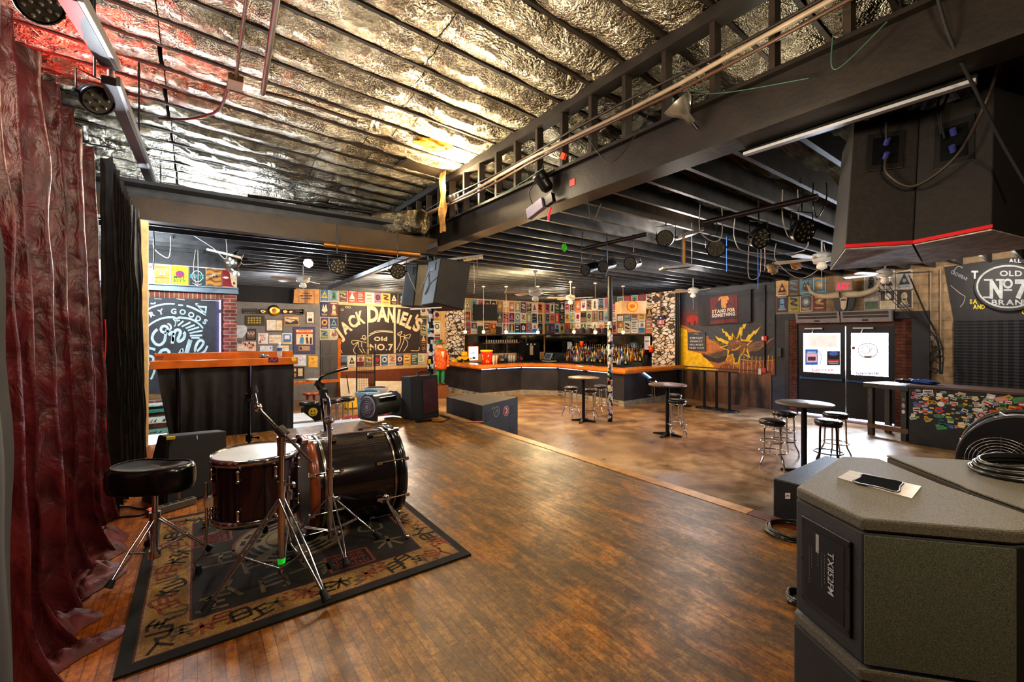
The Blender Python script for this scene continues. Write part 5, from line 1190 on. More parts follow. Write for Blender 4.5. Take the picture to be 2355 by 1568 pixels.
t, g2 = pabox('big black PA speaker hanging top right, right one of the pair with red tape', T1 + (T2 - T1) * .004, T2, B1 + (B2 - B1) * .004, B2, F2t, F3t, F2b, F3b, (.24, .16, .78, .50), 1)
def hang(pts, r, label, mat=None, cat='cable', name='hanging_cable', group=None, sp=6): return tag(MB().tube(pts, r, 7, smooth_path=sp).build(name, mat or rubber), label, cat, group)
hang([g1(.5, .36, .03), g1(.52, .5, .06), g1(.9, .62, .07), g2(.6, .50, .09), g2(.92, .2, .08), aD(2300, 140, 2.4)], .009, 'thick cable drooping from the left PA speaker across the right one', M('grey_brown_cable', (58, 48, 44), .5))
hang([g1(.5, .24, .03), aD(2040, 262, 2.85), aD(2060, 240, 2.9)], .008, 'short cable going up from the left PA speaker plug')
hang([g2(.35, .26, .03), g2(.3, .02, .05), g2(.45, -.08, .03), g2(.35, .12, .05), g2(.4, .3, .03)], .007, 'looped cable in the jack plate of the right PA speaker')
hang([aD(2072, 0, 2.6), aD(2078, 90, 2.65), aD(2085, 130, 2.7), aD(2120, 175, 2.7), aD(2200, 202, 2.6), aD(2232, 208, 2.55)], .011, 'thick black cable hanging from the beam with a red and a blue band')
hang([aD(2155, -10, 2.2), aD(2185, 90, 2.2), aD(2240, 200, 2.25), aD(2300, 320, 2.3), aD(2360, 425, 2.3)], .008, 'long black cable crossing in front of the right PA speaker')
b = MB(); b.cyl(aD(2076, 60, 2.64), aD(2077, 72, 2.64), .019, n=12); tag(b.build('red_band', M('red_tape', ())), 'red band on the thick cable by the beam', 'tape')
b = MB(); b.cyl(aD(2081, 114, 2.66), aD(2082, 126, 2.67), .019, n=12); tag(b.build('blue_band', M('blue_plug', ())), 'blue connector on the thick cable by the beam', 'connector')
tag(MB().slab([aD(2283, 80, 2.3), aD(2322, 70, 2.3), aD(2312, 102, 2.3), aD(2280, 108, 2.3)], (.01, 0, 0)).build('red_gel', M('red_gel', (226, 50, 36), .4, emit=(226, 50, 36), es=.4)), 'scrap of red gel hanging at the top right corner', 'gel')
for (u, v, d0, lb) in ((1977, 232, 3.1, 'left hook with chain holding the PA speakers'), (2235, 175, 2.7, 'right hook with chain holding the PA speakers')):
    p = aD(u, v, d0); b = MB(); b.bar(p + Vector((-.1, 0, .1)), p + Vector((.12, 0, .12)), .05, .02); b.cyl(p + Vector((0, 0, .1)), p + Vector((0, 0, -.12)), .012, n=10); tag(b.build('hanger_hook', steel), lb, 'hook')
# white channel running toward the camera above the PA
A_, B_ = aZ(1712, 355, 3.46), aZ(2245, 186, 3.46)
t = thing('light_channel', 'long pale metal channel hanging under the joists, upper right', 'channel', A_)
MB().bar(A_, B_, .045, .02).build('channel', M('pale_metal', (176, 176, 182), .4, .5), t); MB().bar(A_ + Vector((.05, 0, .05)), B_ + Vector((.05, 0, .05)), .05, .09).build('dark_rail', blackm, t)
# ================================================================= pair of speakers hung on the stage corner pole
def tilted(label, c, w, d_, h, rz, tilt):
    t = thing('hanging_speaker', label, 'speaker', c, 0, 'speakers on the corner pole'); R = Matrix.Rotation(rz, 3, 'Z') @ Matrix.Rotation(tilt, 3, 'X')
    MB().obox(c, w, d_, h, R).build('cabinet', M('pole_speaker', (34, 33, 33), .6, bump=.3, bscale=120, var=.2), t, bevel=.01)
    c = Vector(c); f = lambda x, y, z: c + R @ Vector((x, y, z))
    MB().slab([f(w * .46, d_ / 2 - .0, h * .47), f(-w * .46, d_ / 2, h * .47), f(-w * .46, d_ / 2, -h * .47), f(w * .46, d_ / 2, -h * .47)], R @ Vector((0, .012, 0))).build('grille', M('pole_grille', (52, 44, 30), .55, bump=.6, bscale=300), t)
    MB().slab([f(-w * .16, -d_ / 2 - .001, h * .42), f(w * .16, -d_ / 2 - .001, h * .42), f(w * .16, -d_ / 2 - .001, h * .22), f(-w * .16, -d_ / 2 - .001, h * .22)], R @ Vector((0, -.006, 0))).build('jack_plate', M('recess_black', ()), t)
    return t, f
def hexbox(label, pts, gr, jp):
    c = sum(pts, Vector()) / 8; t = thing('hanging_speaker', label, 'speaker', c, 0, 'speakers on the corner pole')
    MB().hexa(pts).build('cabinet', M('pole_speaker', (40, 39, 39), .6, bump=.3, bscale=120, var=.2), t, bevel=.012)
    q = [pts[i] for i in gr]; n_ = (q[1] - q[0]).cross(q[3] - q[0]).normalized(); n_ = n_ if n_.dot(CAM - q[0]) > 0 else -n_; m_ = sum(q, Vector()) / 4
    MB().slab([m_ + (p - m_) * .95 + n_ * .001 for p in q], n_ * .012).build('grille', M('pole_grille', (58, 50, 36), .55, bump=.6, bscale=300), t, bevel=.002)
    q = [pts[i] for i in jp]; n_ = (q[1] - q[0]).cross(q[3] - q[0]).normalized(); n_ = n_ if n_.dot(CAM - q[0]) > 0 else -n_
    gg = lambda u, v: q[0].lerp(q[1], u).lerp(q[3].lerp(q[2], u), v) + n_ * .001
    MB().slab([gg(.3, .93), gg(.7, .93), gg(.7, .75), gg(.3, .75)], n_ * .006).build('jack_plate', M('recess_black', ()), t)
d_ = 6.9
pts = [aD(968, 702, d_), aD(996, 697, d_ - .3), aD(1066, 714, d_ + .1), aD(1008, 716, d_ + .6), aD(985, 602, d_), aD(1014, 592, d_ - .3), aD(1084, 604, d_ + .1), aD(1030, 610, d_ + .6)]
hexbox('black speaker with brownish grille hanging right of the corner pole', pts, (1, 2, 6, 5), (0, 1, 5, 4))
d_ = 7.25
pts = [aD(922, 704, d_), aD(950, 704, d_ - .1), aD(982, 708, d_ + .3), aD(948, 708, d_ + .5), aD(934, 606, d_), aD(960, 607, d_ - .1), aD(990, 606, d_ + .3), aD(960, 606, d_ + .5)]
hexbox('black speaker hanging left of the corner pole', pts, (1, 2, 6, 5), (0, 1, 5, 4))
hang([aD(938, 625, 7.0), aD(950, 655, 6.9), aD(961, 673, 6.9), aD(975, 650, 6.8), aD(988, 622, 6.6)], .008, 'grey cable hanging in a V between the two pole speakers', M('grey_cable', (120, 116, 112), .5))
tag(MB().bar(aD(944, 711, 6.7), aD(1016, 707, 6.7), .025, .02).build('speaker_bracket', steel), 'thin grey metal bracket under the two pole speakers', 'bracket')
tag(MB().bar(aD(755, 662, 8.8), aD(1005, 562, 6.6), .02, .07).build('grey_brace', M('grey_brace', (70, 69, 74), .6)), 'long grey diagonal duct brace under the low ceiling, left of the pole', 'brace')
# ================================================================= par lights
lens_m = M('led_lens', (96, 90, 72), .3, var=.05)
def par(label, p, aim, r=.1, L=.16, hang_z=3.5, dark=True, group='stage par lights', seed=0, bright=0):
    p = Vector(p); aim = Vector(aim).normalized(); t = thing('par_light', label, 'light', p, 0, group)
    hm = M('par_black', (30, 30, 30), .35, .3) if dark else M('par_chrome', (170, 170, 172), .2, .9)
    MB().lathe([(r, 0), (r * 1.04, .01), (r * 1.04, -.02), (r * .97, -.03), (r * .92, -L * .8), (r * .6, -L), (0, -L)], p, aim, 20).build('housing', hm, t)
    MB().lathe([(r * .93, .002), (0, .002)], p, aim, 20).build('lens_plate', M('par_face', (46, 42, 34), .4) if not bright else M('par_lit', (255, 255, 255), emit=(235, 245, 255), es=20, var=0), t)
    u, w = frame(aim); k = 0
    for rr, n in ((0, 1), (.42, 5), (.74, 8)) if r > .09 else ((0, 1), (.6, 6)):
        for i in range(n): a_ = 2 * PI * i / n + rr; c = p + (u * math.cos(a_) + w * math.sin(a_)) * r * rr; MB().lathe([(r * .12, .004), (r * .1, .012), (0, .014)], c, aim, 8).build('led_lens', lens_m, t)
    s_ = Vector((0, 0, 1)).cross(aim); s_ = s_.normalized() if s_.length > .1 else Vector((1, 0, 0)); top = p - aim * L * .4 + Vector((0, 0, r * 1.5))
    m_ = p - aim * L * .4; b = MB(); b.tube([m_ + s_ * r * 1.15, m_ + s_ * r * 1.15 + Vector((0, 0, r * 1.6)), m_ - s_ * r * 1.15 + Vector((0, 0, r * 1.6)), m_ - s_ * r * 1.15], .006, 6)
    for q in (1, -1): b.cyl(m_ + s_ * r * q, m_ + s_ * r * q * 1.3, .012, n=8)
    b.build('yoke', blackm if dark else steel, t)
    MB().cyl(m_ + Vector((0, 0, r * 1.6)), (m_.x, m_.y, hang_z), .008, n=6).build('hanger', blackm, t)
    return p
cam_dir = lambda p: (CAM - Vector(p)).normalized()
for i, (u, v, d0, r, ax_, lb, dk) in enumerate((
    (1346, 621, 6.5, .085, (-.94, .0, -.3), 'black par can, leftmost of the three on the short pipe', True), (1386, 613, 6.4, .085, (-.92, -.1, -.25), 'black par can, middle one on the short pipe', True), (1449, 606, 6.1, .09, (-.9, -.25, -.2), 'black par can, right one on the short pipe', True),
    (1529, 548, 5.4, .10, (-.85, -.45, -.2), 'black par can hanging left of the rainbow strip', True), (1647, 571, 5.2, .105, (-.85, -.4, -.2), 'black par can right of the rainbow strip', True), (1751, 548, 4.6, .11, (-.3, -.9, -.35), 'flat round LED par, left one on the long pipe', True), (1851, 531, 4.2, .115, (-.35, -.85, -.3), 'flat round LED par on the long pipe next to the PA speaker', True),
    (777, 612, 5.6, .1, (-.0, -.9, -.3), 'round LED par hanging below the timber beam, left one', True), (915, 624, 5.9, .1, (-.3, -.9, -.3), 'round LED par hanging left of the pole speakers', True),
    (225, 232, 2.9, .09, (.5, -.6, -.55), 'LED par behind the upper edge of the red curtain', True), (92, 8, 2.3, .10, (.5, -.5, -.6), 'LED par in the top left corner', True), (320, 428, 6.2, .08, (.4, -.7, -.5), 'small LED par high by the black curtain', True))):
    p = aD(u, v, d0); par(lb, p, ax_, r, .30 if i < 5 else .09, 3.54 if d0 > 3 else 4.5, dk, 'stage par lights')
for (A_, B_, lb) in (((1338, 573, 6.5), (1488, 538, 5.9), 'short black lighting pipe holding three par cans'), ((1620, 512, 4.9), (1880, 452, 4.0), 'long black lighting pipe holding the LED pars')):
    A2, B2_ = aD(*A_), aD(*B_); z_ = (A2.z + B2_.z) / 2; tag(MB().cyl(A2, B2_, .03, n=12).build('lighting_pipe', M('pipe_dark', (44, 34, 34), .4, .5)), lb, 'pipe')
A2, B2_ = aD(745, 562, 5.6), aD(965, 588, 6.2); tag(MB().cyl(A2, B2_, .035, n=12).build('lighting_pipe', M('pipe_brass', (120, 78, 28), .35, .6)), 'brownish gold pipe hanging under the timber beam', 'pipe')
A2, B2_ = aD(570, 450, 6.6), aD(990, 508, 8.0); tag(MB().cyl(A2, B2_, .025, n=10).build('sprinkler_pipe', blackm), 'black pipe running below the foil roof, far left', 'pipe')
t = thing('sprinkler_lamp', 'small cream lamp holder on the black pipe', 'lamp', aD(676, 488, 6.8)); MB().lathe([(.05, .06), (.05, 0), (.02, -.07), (0, -.075)], aD(676, 488, 6.8), n=12).build('holder', white_paint, t)
# near pipe and rod at the top
A2, B2_ = aZ(638, -10, 4.45), aZ(604, 216, 4.45); t = thing('roof_pipe', 'dark pipe hanging across the foil roof, top centre left', 'pipe', A2); b = MB(); b.cyl(A2 + (A2 - B2_), B2_, .022, n=12); b.tube([B2_, B2_ + Vector((.02, 0, .02)), B2_ + Vector((.3, 0, .03)), B2_ + Vector((.9, 0, .0))], .02, 8); b.build('pipe', M('rusty_pipe', (60, 44, 36), .5, .4), t)
A2, B2_ = aZ(567, -10, 4.5), aZ(541, 190, 4.5); t = thing('roof_rod', 'thin rusty rod ending in a small junction box under the foil roof', 'rod', A2); MB().cyl(A2 + (A2 - B2_), B2_, .012, n=10).build('rod', M('rusty_pipe', ()), t)
Bx = aZ(541, 190, 4.5); MB().obox(Bx, .12, .2, .06).build('junction_box', M('rust_box', (92, 64, 40), .5, .4), t); MB().tube([Bx + Vector((-.05, .08, 0)), aZ(500, 255, 4.5), aZ(430, 274, 4.52), aZ(365, 272, 4.54)], .014, 8, smooth_path=5).build('conduit', M('rusty_pipe', ()), t)
# conduit bundle and wires along the beam
for i, (dx, dz, r, lb) in enumerate(((-.10, .12, .018, 'thick pale conduit running along the top of the beam'), (-.14, .05, .014, 'thin brown conduit running along the top of the beam'), (-.07, .2, .012, 'dark conduit above the pale one on the beam'))):
    pts = [Vector((3.06 + dx, y_, 3.9 + dz + .02 * math.sin(y_ * 2.1 + i))) for y_ in [-.5 + .6 * k for k in range(14)]]
    tag(MB().tube(pts, r, 8).build('conduit', M('conduit_%d' % i, [(150, 132, 112), (70, 48, 34), (44, 36, 30)][i], .45)), lb, 'conduit')
rnd = random.Random(4)
lbls = ['thin green wire looping below the conduit on the beam', 'dark wire sagging over the beam near the spot lamp', 'black wire loop hanging on the near end of the beam', 'grey wire drooping below the beam beside the red tape', 'thin wire looping beneath the far end of the beam']
for i, (a_, m_, c_) in enumerate((((1560, 190), (1640, 215), (1860, 180)), ((1352, 318), (1410, 372), (1500, 250)), ((1915, 85), (1922, 160), (2040, 50)), ((1352, 455), (1362, 510), (1383, 468)), ((1100, 420), (1150, 445), (1260, 380)))):
    K = 3.02; p = [aX(*q, K) for q in (a_, m_, c_)]; mid = p[1]
    tag(MB().tube(p, .004, 6, smooth_path=8).build('wire', M('wire_%d' % (i % 2), [(50, 84, 70), (24, 22, 22)][i % 2], .5)), lbls[i], 'wire')
for (u, v, c_, lb) in ((1311, 426, (220, 20, 24), 'small red tape square stuck on the side of the beam'),):
    p = aX(u, v, 3.098); tag(MB().box(3.125, p.y - .04, p.z - .0, 3.129, p.y + .04, p.z + .07).build('red_tape', M('red_tape', ())), lb, 'tape')
p = aX(1296, 359, 3.0); tag(MB().obox(p, .03, .06, .06, Matrix.Rotation(.6, 3, 'X')).build('orange_tape', M('orange_tag', (220, 80, 30), .5)), 'orange tag tied to the conduit on the beam', 'tag')
# clamp spot on the beam and small grey box under it
c0_ = aX(1240, 402, 2.98); par('black cylinder spot lamp clamped to the beam above the grey box', c0_, (-.35, .3, .75), .075, .2, c0_.z + .1, True, None)
p = aX(1233, 480, 3.0); t = thing('dimmer_box', 'small lilac grey metal box hanging below the beam', 'box', p); R = Matrix.Rotation(.0, 3, 'Z') @ Matrix.Rotation(-.25, 3, 'X')
MB().obox(p, .06, .28, .12, R).build('housing', M('lilac_box', (120, 112, 132), .45), t, bevel=.005); MB().obox(p + Vector((.02, -.2, .05)), .05, .13, .1, R).build('bracket', blackm, t)
MB().tube([p + Vector((0, .06, .06)), p + Vector((-.02, .1, .2)), p + Vector((0, .0, .3)), p + Vector((0, -.1, .35))], .006, 6, smooth_path=4).build('lead', rubber, t)
p = aX(1268, 488, 3.05); tag(MB().tube([p + Vector((0, 0, .05)), p + Vector((0, .03, 0)), p + Vector((0, .05, -.08))], .014, 5, smooth_path=3).build('red_ribbon', M('red_ribbon_m', (220, 30, 60), .4, emit=(220, 30, 60), es=.3)), 'bit of red ribbon dangling below the beam', 'ribbon')
# clamp lamps (aluminium reflectors) on the beam
def clamp(label, p, aim, lit=0, r=.11):
    p = Vector(p); t = thing('clamp_lamp', label, 'lamp', p); aim = Vector(aim).normalized()
    MB().lathe([(r, .0), (r * .9, -.04), (r * .5, -.10), (.03, -.13), (.028, -.2), (0, -.2)], p, aim, 24).build('reflector', M('spun_aluminium', (190, 186, 178), .25, .9), t)
    MB().ball(p - aim * .05, .035, 20).build('bulb', M('bulb_w', (255, 240, 210), emit=(255, 214, 150), es=60, var=0) if lit == 1 else (M('bulb_c', (255, 255, 255), emit=(220, 240, 255), es=120, var=0) if lit == 2 else white_paint), t)
    MB().cyl(p - aim * .2, p - aim * .26, .012, n=8).build('clamp', blackm, t); return p
clampL = clamp('aluminium clamp lamp on the beam, shining warm light up at the foil', aX(1042, 452, 2.98), (-.25, .15, .95), 1)
clamp('unlit aluminium clamp lamp on the conduit, near end of the beam', aX(1556, 235, 2.96), (-.5, .3, .7), 0)
clamp('upper shiny clamp lamp hanging in front of the left posters', aD(527, 600, 7.3), (-.5, -.3, -.75), 0, .13)
clamp('lower shiny clamp lamp above the corner of the brick pillar', aD(533, 624, 7.35), (-.55, -.2, -.8), 0, .13)
brightL = clamp('glaring white clamp lamp hanging left of the LED pars', aD(709, 605, 8.0), (-.35, -.75, -.5), 2, .085)
# torn yellow insulation strip hanging down, ragged hole in the foil, flexible duct
ins = M('yellow_insulation', (170, 126, 66), .9, bump=1., bscale=30, var=.4, vscale=12)
pA = aX(1018, 395, 2.85); pB = aX(1015, 535, 2.85)
def insf(u, v): z = pA.z + (pB.z - pA.z) * v; return (2.85 + .03 * noise.noise(Vector((u * 4, z * 5, 2))), pA.y - .1 + .2 * u + .04 * noise.noise(Vector((0, z * 3, u * 2))), z + .02 * noise.noise(Vector((u * 9, 0, 3))))
b = MB().grid(insf, 8, 30); tag(b.build('insulation_strip', ins), 'torn strip of yellow insulation hanging down beside the beam', 'insulation')
tag(crumple(aZ(1000, 342, 4.50), .2, 7, (1.3, .9, .25)).build('insulation_tuft', M('amber_insulation', (236, 160, 30), .9, bump=1., bscale=25, var=.4, vscale=14)), 'amber tuft of insulation bursting from the torn foil near the lamp', 'insulation')
tag(MB().bar(aZ(925, 372, 4.5), aZ(1022, 402, 4.5), .26, .03).build('loose_board', M('board_dark', (60, 52, 44), .6)), 'loose dark board under the foil near the torn insulation', 'board')
d0_, d1_ = aD(868, 516, 7.0), aD(958, 510, 6.7)
prof = []
for i in range(40): prof.append((.15 + .035 * (i % 2), (d1_ - d0_).length * 1.15 * i / 39))
t = thing('flexible_duct', 'silver flexible duct lying over the timber beam near the stud wall', 'duct', d0_)
MB().lathe(prof[:], d0_, d1_ - d0_, 24).build('duct', MF, t); MB().lathe([(.165, .02), (0, .02)], d0_, d1_ - d0_, 24).build('opening', M('mover_dark', ()), t)
MB().lathe([(.16, .0), (.19, -.01), (.19, .02)], d0_, d1_ - d0_, 24).build('collar', M('rusty_pipe', ()), t)
# ================================================================= ceiling fans
def make_fan():
    t = thing('ceiling_fan', 'x', 'ceiling fan')
    MB().lathe([(.012, .42), (.012, .1), (.05, .08), (.13, .05), (.14, 0), (.12, -.06), (.05, -.08), (0, -.08)], n=24).build('motor', white_paint, t)
    MB().lathe([(.05, .46), (.05, .42), (.012, .4)], n=16).build('canopy', white_paint, t)
    MB().lathe([(.04, -.08), (.07, -.12), (.07, -.17), (0, -.2)], n=16).build('light_kit', M('fan_glass', (226, 220, 206), .3), t)
    for k in range(5):
        a_ = 2 * PI * k / 5; R = Matrix.Rotation(a_, 3, 'Z') @ Matrix.Rotation(.2, 3, 'X'); f = lambda x, y, z=0: R @ Vector((x, y, z - .02))
        MB().slab([f(.12, -.02), f(.22, -.045), f(.6, -.07), f(.66, -.05), f(.66, .05), f(.6, .07), f(.22, .045), f(.12, .02)], R @ Vector((0, 0, .01))).build('blade', M('fan_blade', (196, 184, 166), .5), t)
    MB().cyl((.03, 0, -.2), (.03, 0, -.5), .003, n=5).build('pull_chain', white_paint, t); return t
fan = make_fan()
FL = [(1231, 672, 9.0, 'white ceiling fan nearest the middle of the hall', .3), (1312, 684, 12.0, 'white ceiling fan farther off, over the bar', .1), (697, 642, 9.3, 'pale ceiling fan hanging left of the glaring lamp', .9), (1594, 668, 11.5, 'black hubbed ceiling fan before the mural', .5), (2036, 628, 8.0, 'white ceiling fan hanging before the exit sign wall', .2), (1890, 592, 6.8, 'metal fan hub hanging beside the PA speaker', .4)]
for i, (u, v, d0, lb, rz) in enumerate(FL):
    p = aD(u, v, d0)
    if i == 0: fan.location = p; fan.rotation_euler = (0, 0, rz); fan['label'] = lb; fan['group'] = 'ceiling fans'
    else: dup(fan, p, rz, lb, 'ceiling fans')
# ================================================================= bulbs hanging over the bar
BULBS = [(1070, 763, 12.6), (1112, 763, 12.4), (1164, 763, 12.4), (1237, 764, 12.4), (1320, 763, 12.6), (1369, 764, 11.6), (1433, 764, 12.3)]
bm_ = M('warm_bulb', (255, 190, 90), emit=(255, 160, 60), es=70, var=0); bpos = []
for i, (u, v, d0) in enumerate(BULBS):
    p = aD(u, v, d0); bpos.append(p); t = thing('pendant_bulb', nth(i) + ' bare warm bulb from the left in the row hanging over the bar', 'lamp', p, 0, 'bulbs over the bar')
    MB().ball(p, .045, 12).build('bulb', bm_, t); MB().cyl(p + Vector((0, 0, .04)), p + Vector((0, 0, .1)), .02, n=10).build('socket', M('brass', ()), t); MB().cyl(p + Vector((0, 0, .1)), (p.x, p.y, 3.5), .005, n=6).build('cord', M('cream_cord', (180, 150, 110), .6), t); MB().lathe([(.05, 0), (.05, .03), (0, .04)], (p.x, p.y, 3.46), n=12).build('ceiling_cup', white_paint, t)
# rainbow strip, streamers, scraps
b = MB(); P0_ = aD(1567, 542, 5.6); P1_ = aD(1577, 606, 5.6); wv = (aD(1577, 542, 5.6) - P0_)
for i, c_ in enumerate(((90, 110, 200), (240, 200, 50), (246, 226, 60), (226, 90, 120))):
    o0 = P0_ + wv * (i / 4); b.slab([o0, o0 + wv / 4, o0 + wv / 4 + Vector((0, 0, P1_.z - P0_.z)), o0 + Vector((0, 0, P1_.z - P0_.z))], (0, .003, 0), 0, c_)
tag(b.build('rainbow_strip', ART), 'rainbow striped ribbon hanging among the par cans', 'ribbon')
for (u, v0, v1, d0, c_, lb) in ((1743, 592, 664, 6.5, (60, 110, 210), 'blue streamer dangling before the mural'), (1591, 540, 606, 5.7, (150, 130, 130), 'thin grey string hanging beside the rainbow strip'), (1671, 604, 625, 6.5, (60, 130, 220), 'short blue string left of the blue streamer'), (1759, 575, 622, 6.2, (190, 150, 150), 'pinkish string hanging near the LED pars'), (1097, 592, 650, 8, (170, 110, 120), 'pink string hanging right of the pole speakers'), (1090, 640, 676, 9, (190, 170, 150), 'pale string hanging behind the pole speakers'), (353, 512, 620, 6, (30, 30, 32), 'black cord hanging before the left posters')):
    p, q = aD(u, v0, d0), aD(u, v1, d0); tag(MB().tube([Vector((p.x, p.y, max(p.z, 3.58))), p, p.lerp(q, .5) + Vector((.01, 0, 0)), q], .006, 5, col=c_).build('string', ART), lb, 'string')
def scrap(u, v, d0, r, c_, lb, s_, sc=(1, 1, 1)): tag(crumple(aD(u, v, d0), r, s_, sc).build('scrap', M('scrap_%d' % s_, c_, .8, var=.3, vscale=20, bump=.6, bscale=40)), lb, 'scrap')
scrap(1298, 578, 6.5, .05, (70, 190, 40), 'bright green paper leaf stuck under a joist', 31, (.7, .7, 1.3)); scrap(1778, 628, 8, .13, (190, 166, 128), 'torn beige paper scrap hanging over the mural', 32, (1.2, .6, .8)); scrap(1831, 618, 8, .12, (190, 140, 80), 'torn brown scrap right of the beige one', 33, (1.3, .6, .5))
for i, (u0, v0, um, vm, u1, v1, d0, lb) in enumerate(((1785, 600, 1840, 640, 1895, 605, 7.0, 'white cable sagging below the joists near the PA speaker'), (1722, 636, 1745, 636, 1750, 600, 7.2, 'grey cable loop beside the blue streamer'), (1340, 605, 1375, 640, 1395, 625, 6.2, 'thin wire between two par cans'), (355, 572, 385, 593, 392, 575, 6.5, 'white cable loop under the left ceiling'), (450, 572, 445, 620, 455, 658, 7.5, 'white cable hanging before the white-on-grey poster'), (430, 532, 490, 570, 520, 595, 6.6, 'cable running down to the shiny clamp lamps'), (560, 608, 640, 600, 690, 590, 8, 'cable strung under the ceiling toward the glaring lamp'), (1610, 530, 1640, 555, 1660, 540, 4.9, 'cable loop under the long lighting pipe'), (1800, 500, 1815, 545, 1835, 520, 4.4, 'coiled lead beside the rightmost LED par'), (1870, 470, 1880, 500, 1900, 460, 4.2, 'black lead on the long pipe by the PA speaker'), (1690, 550, 1720, 580, 1850, 575, 5.5, 'white lead sagging below the LED pars'))):
    pa_, pb_ = aD(u0, v0, d0), aD(u1, v1, d0); tag(MB().tube([Vector((pa_.x, pa_.y, max(pa_.z, 3.58))), pa_, aD(um, vm, d0), pb_, Vector((pb_.x, pb_.y, max(pb_.z, 3.58)))], .006, 6, smooth_path=5).build('cable', M('light_cable' if i not in (2, 9) else 'cable_sheath', (168, 164, 158) if i not in (2, 9) else (), .5)), lb, 'cable')
# duct grille and light fixtures under the low ceiling
for (u0, v0, u1, v1, d0, lb) in ((486, 576, 545, 590, 7.0, 'slatted metal heater grille under the left ceiling'), (1520, 618, 1590, 612, 7.6, 'pale ceiling vent frame left of the mural'), (1030, 600, 1110, 590, 7.0, 'slim light fixture right of the pole speakers'), (1560, 545, 1610, 530, 5.4, 'square metal frame hanging by the rainbow strip')):
    p, q = aD(u0, v0, d0), aD(u1, v1, d0); t = thing('ceiling_vent', lb, 'vent', p); MB().bar(p, q, .22, .035).build('frame', M('vent_metal', (140, 138, 132), .45, .3), t)
    b = MB(); n_ = (q - p).cross(Vector((0, 0, 1))).normalized()
    for k in range(10): c_ = p.lerp(q, .08 + .09 * k); b.bar(c_ - n_ * .1 - Vector((0, 0, .02)), c_ + n_ * .1 - Vector((0, 0, .02)), .008, .01)
    b.build('slats', blackm, t)
# ================================================================= entrance doors
t_al = M('door_black', (24, 24, 30), .4, .2)
glassm = NT('door_glass', .05)[0]
nt = glassm.node_tree; nt.nodes.clear()
o_ = nt.nodes.new('ShaderNodeOutputMaterial'); tr = nt.nodes.new('ShaderNodeBsdfTransparent'); gl_ = nt.nodes.new('ShaderNodeBsdfGlossy'); tl_ = nt.nodes.new('ShaderNodeBsdfTranslucent'); mx = nt.nodes.new('ShaderNodeMixShader'); mx2 = nt.nodes.new('ShaderNodeMixShader')
gl_.inputs['Roughness'].default_value = .05; mx.inputs[0].default_value = .06; mx2.inputs[0].default_value = .05
nt.links.new(tr.outputs[0], mx.inputs[1]); nt.links.new(gl_.outputs[0], mx.inputs[2]); nt.links.new(mx.outputs[0], mx2.inputs[1]); nt.links.new(tl_.outputs[0], mx2.inputs[2]); nt.links.new(mx2.outputs[0], o_.inputs[0])
XD = XW + .02
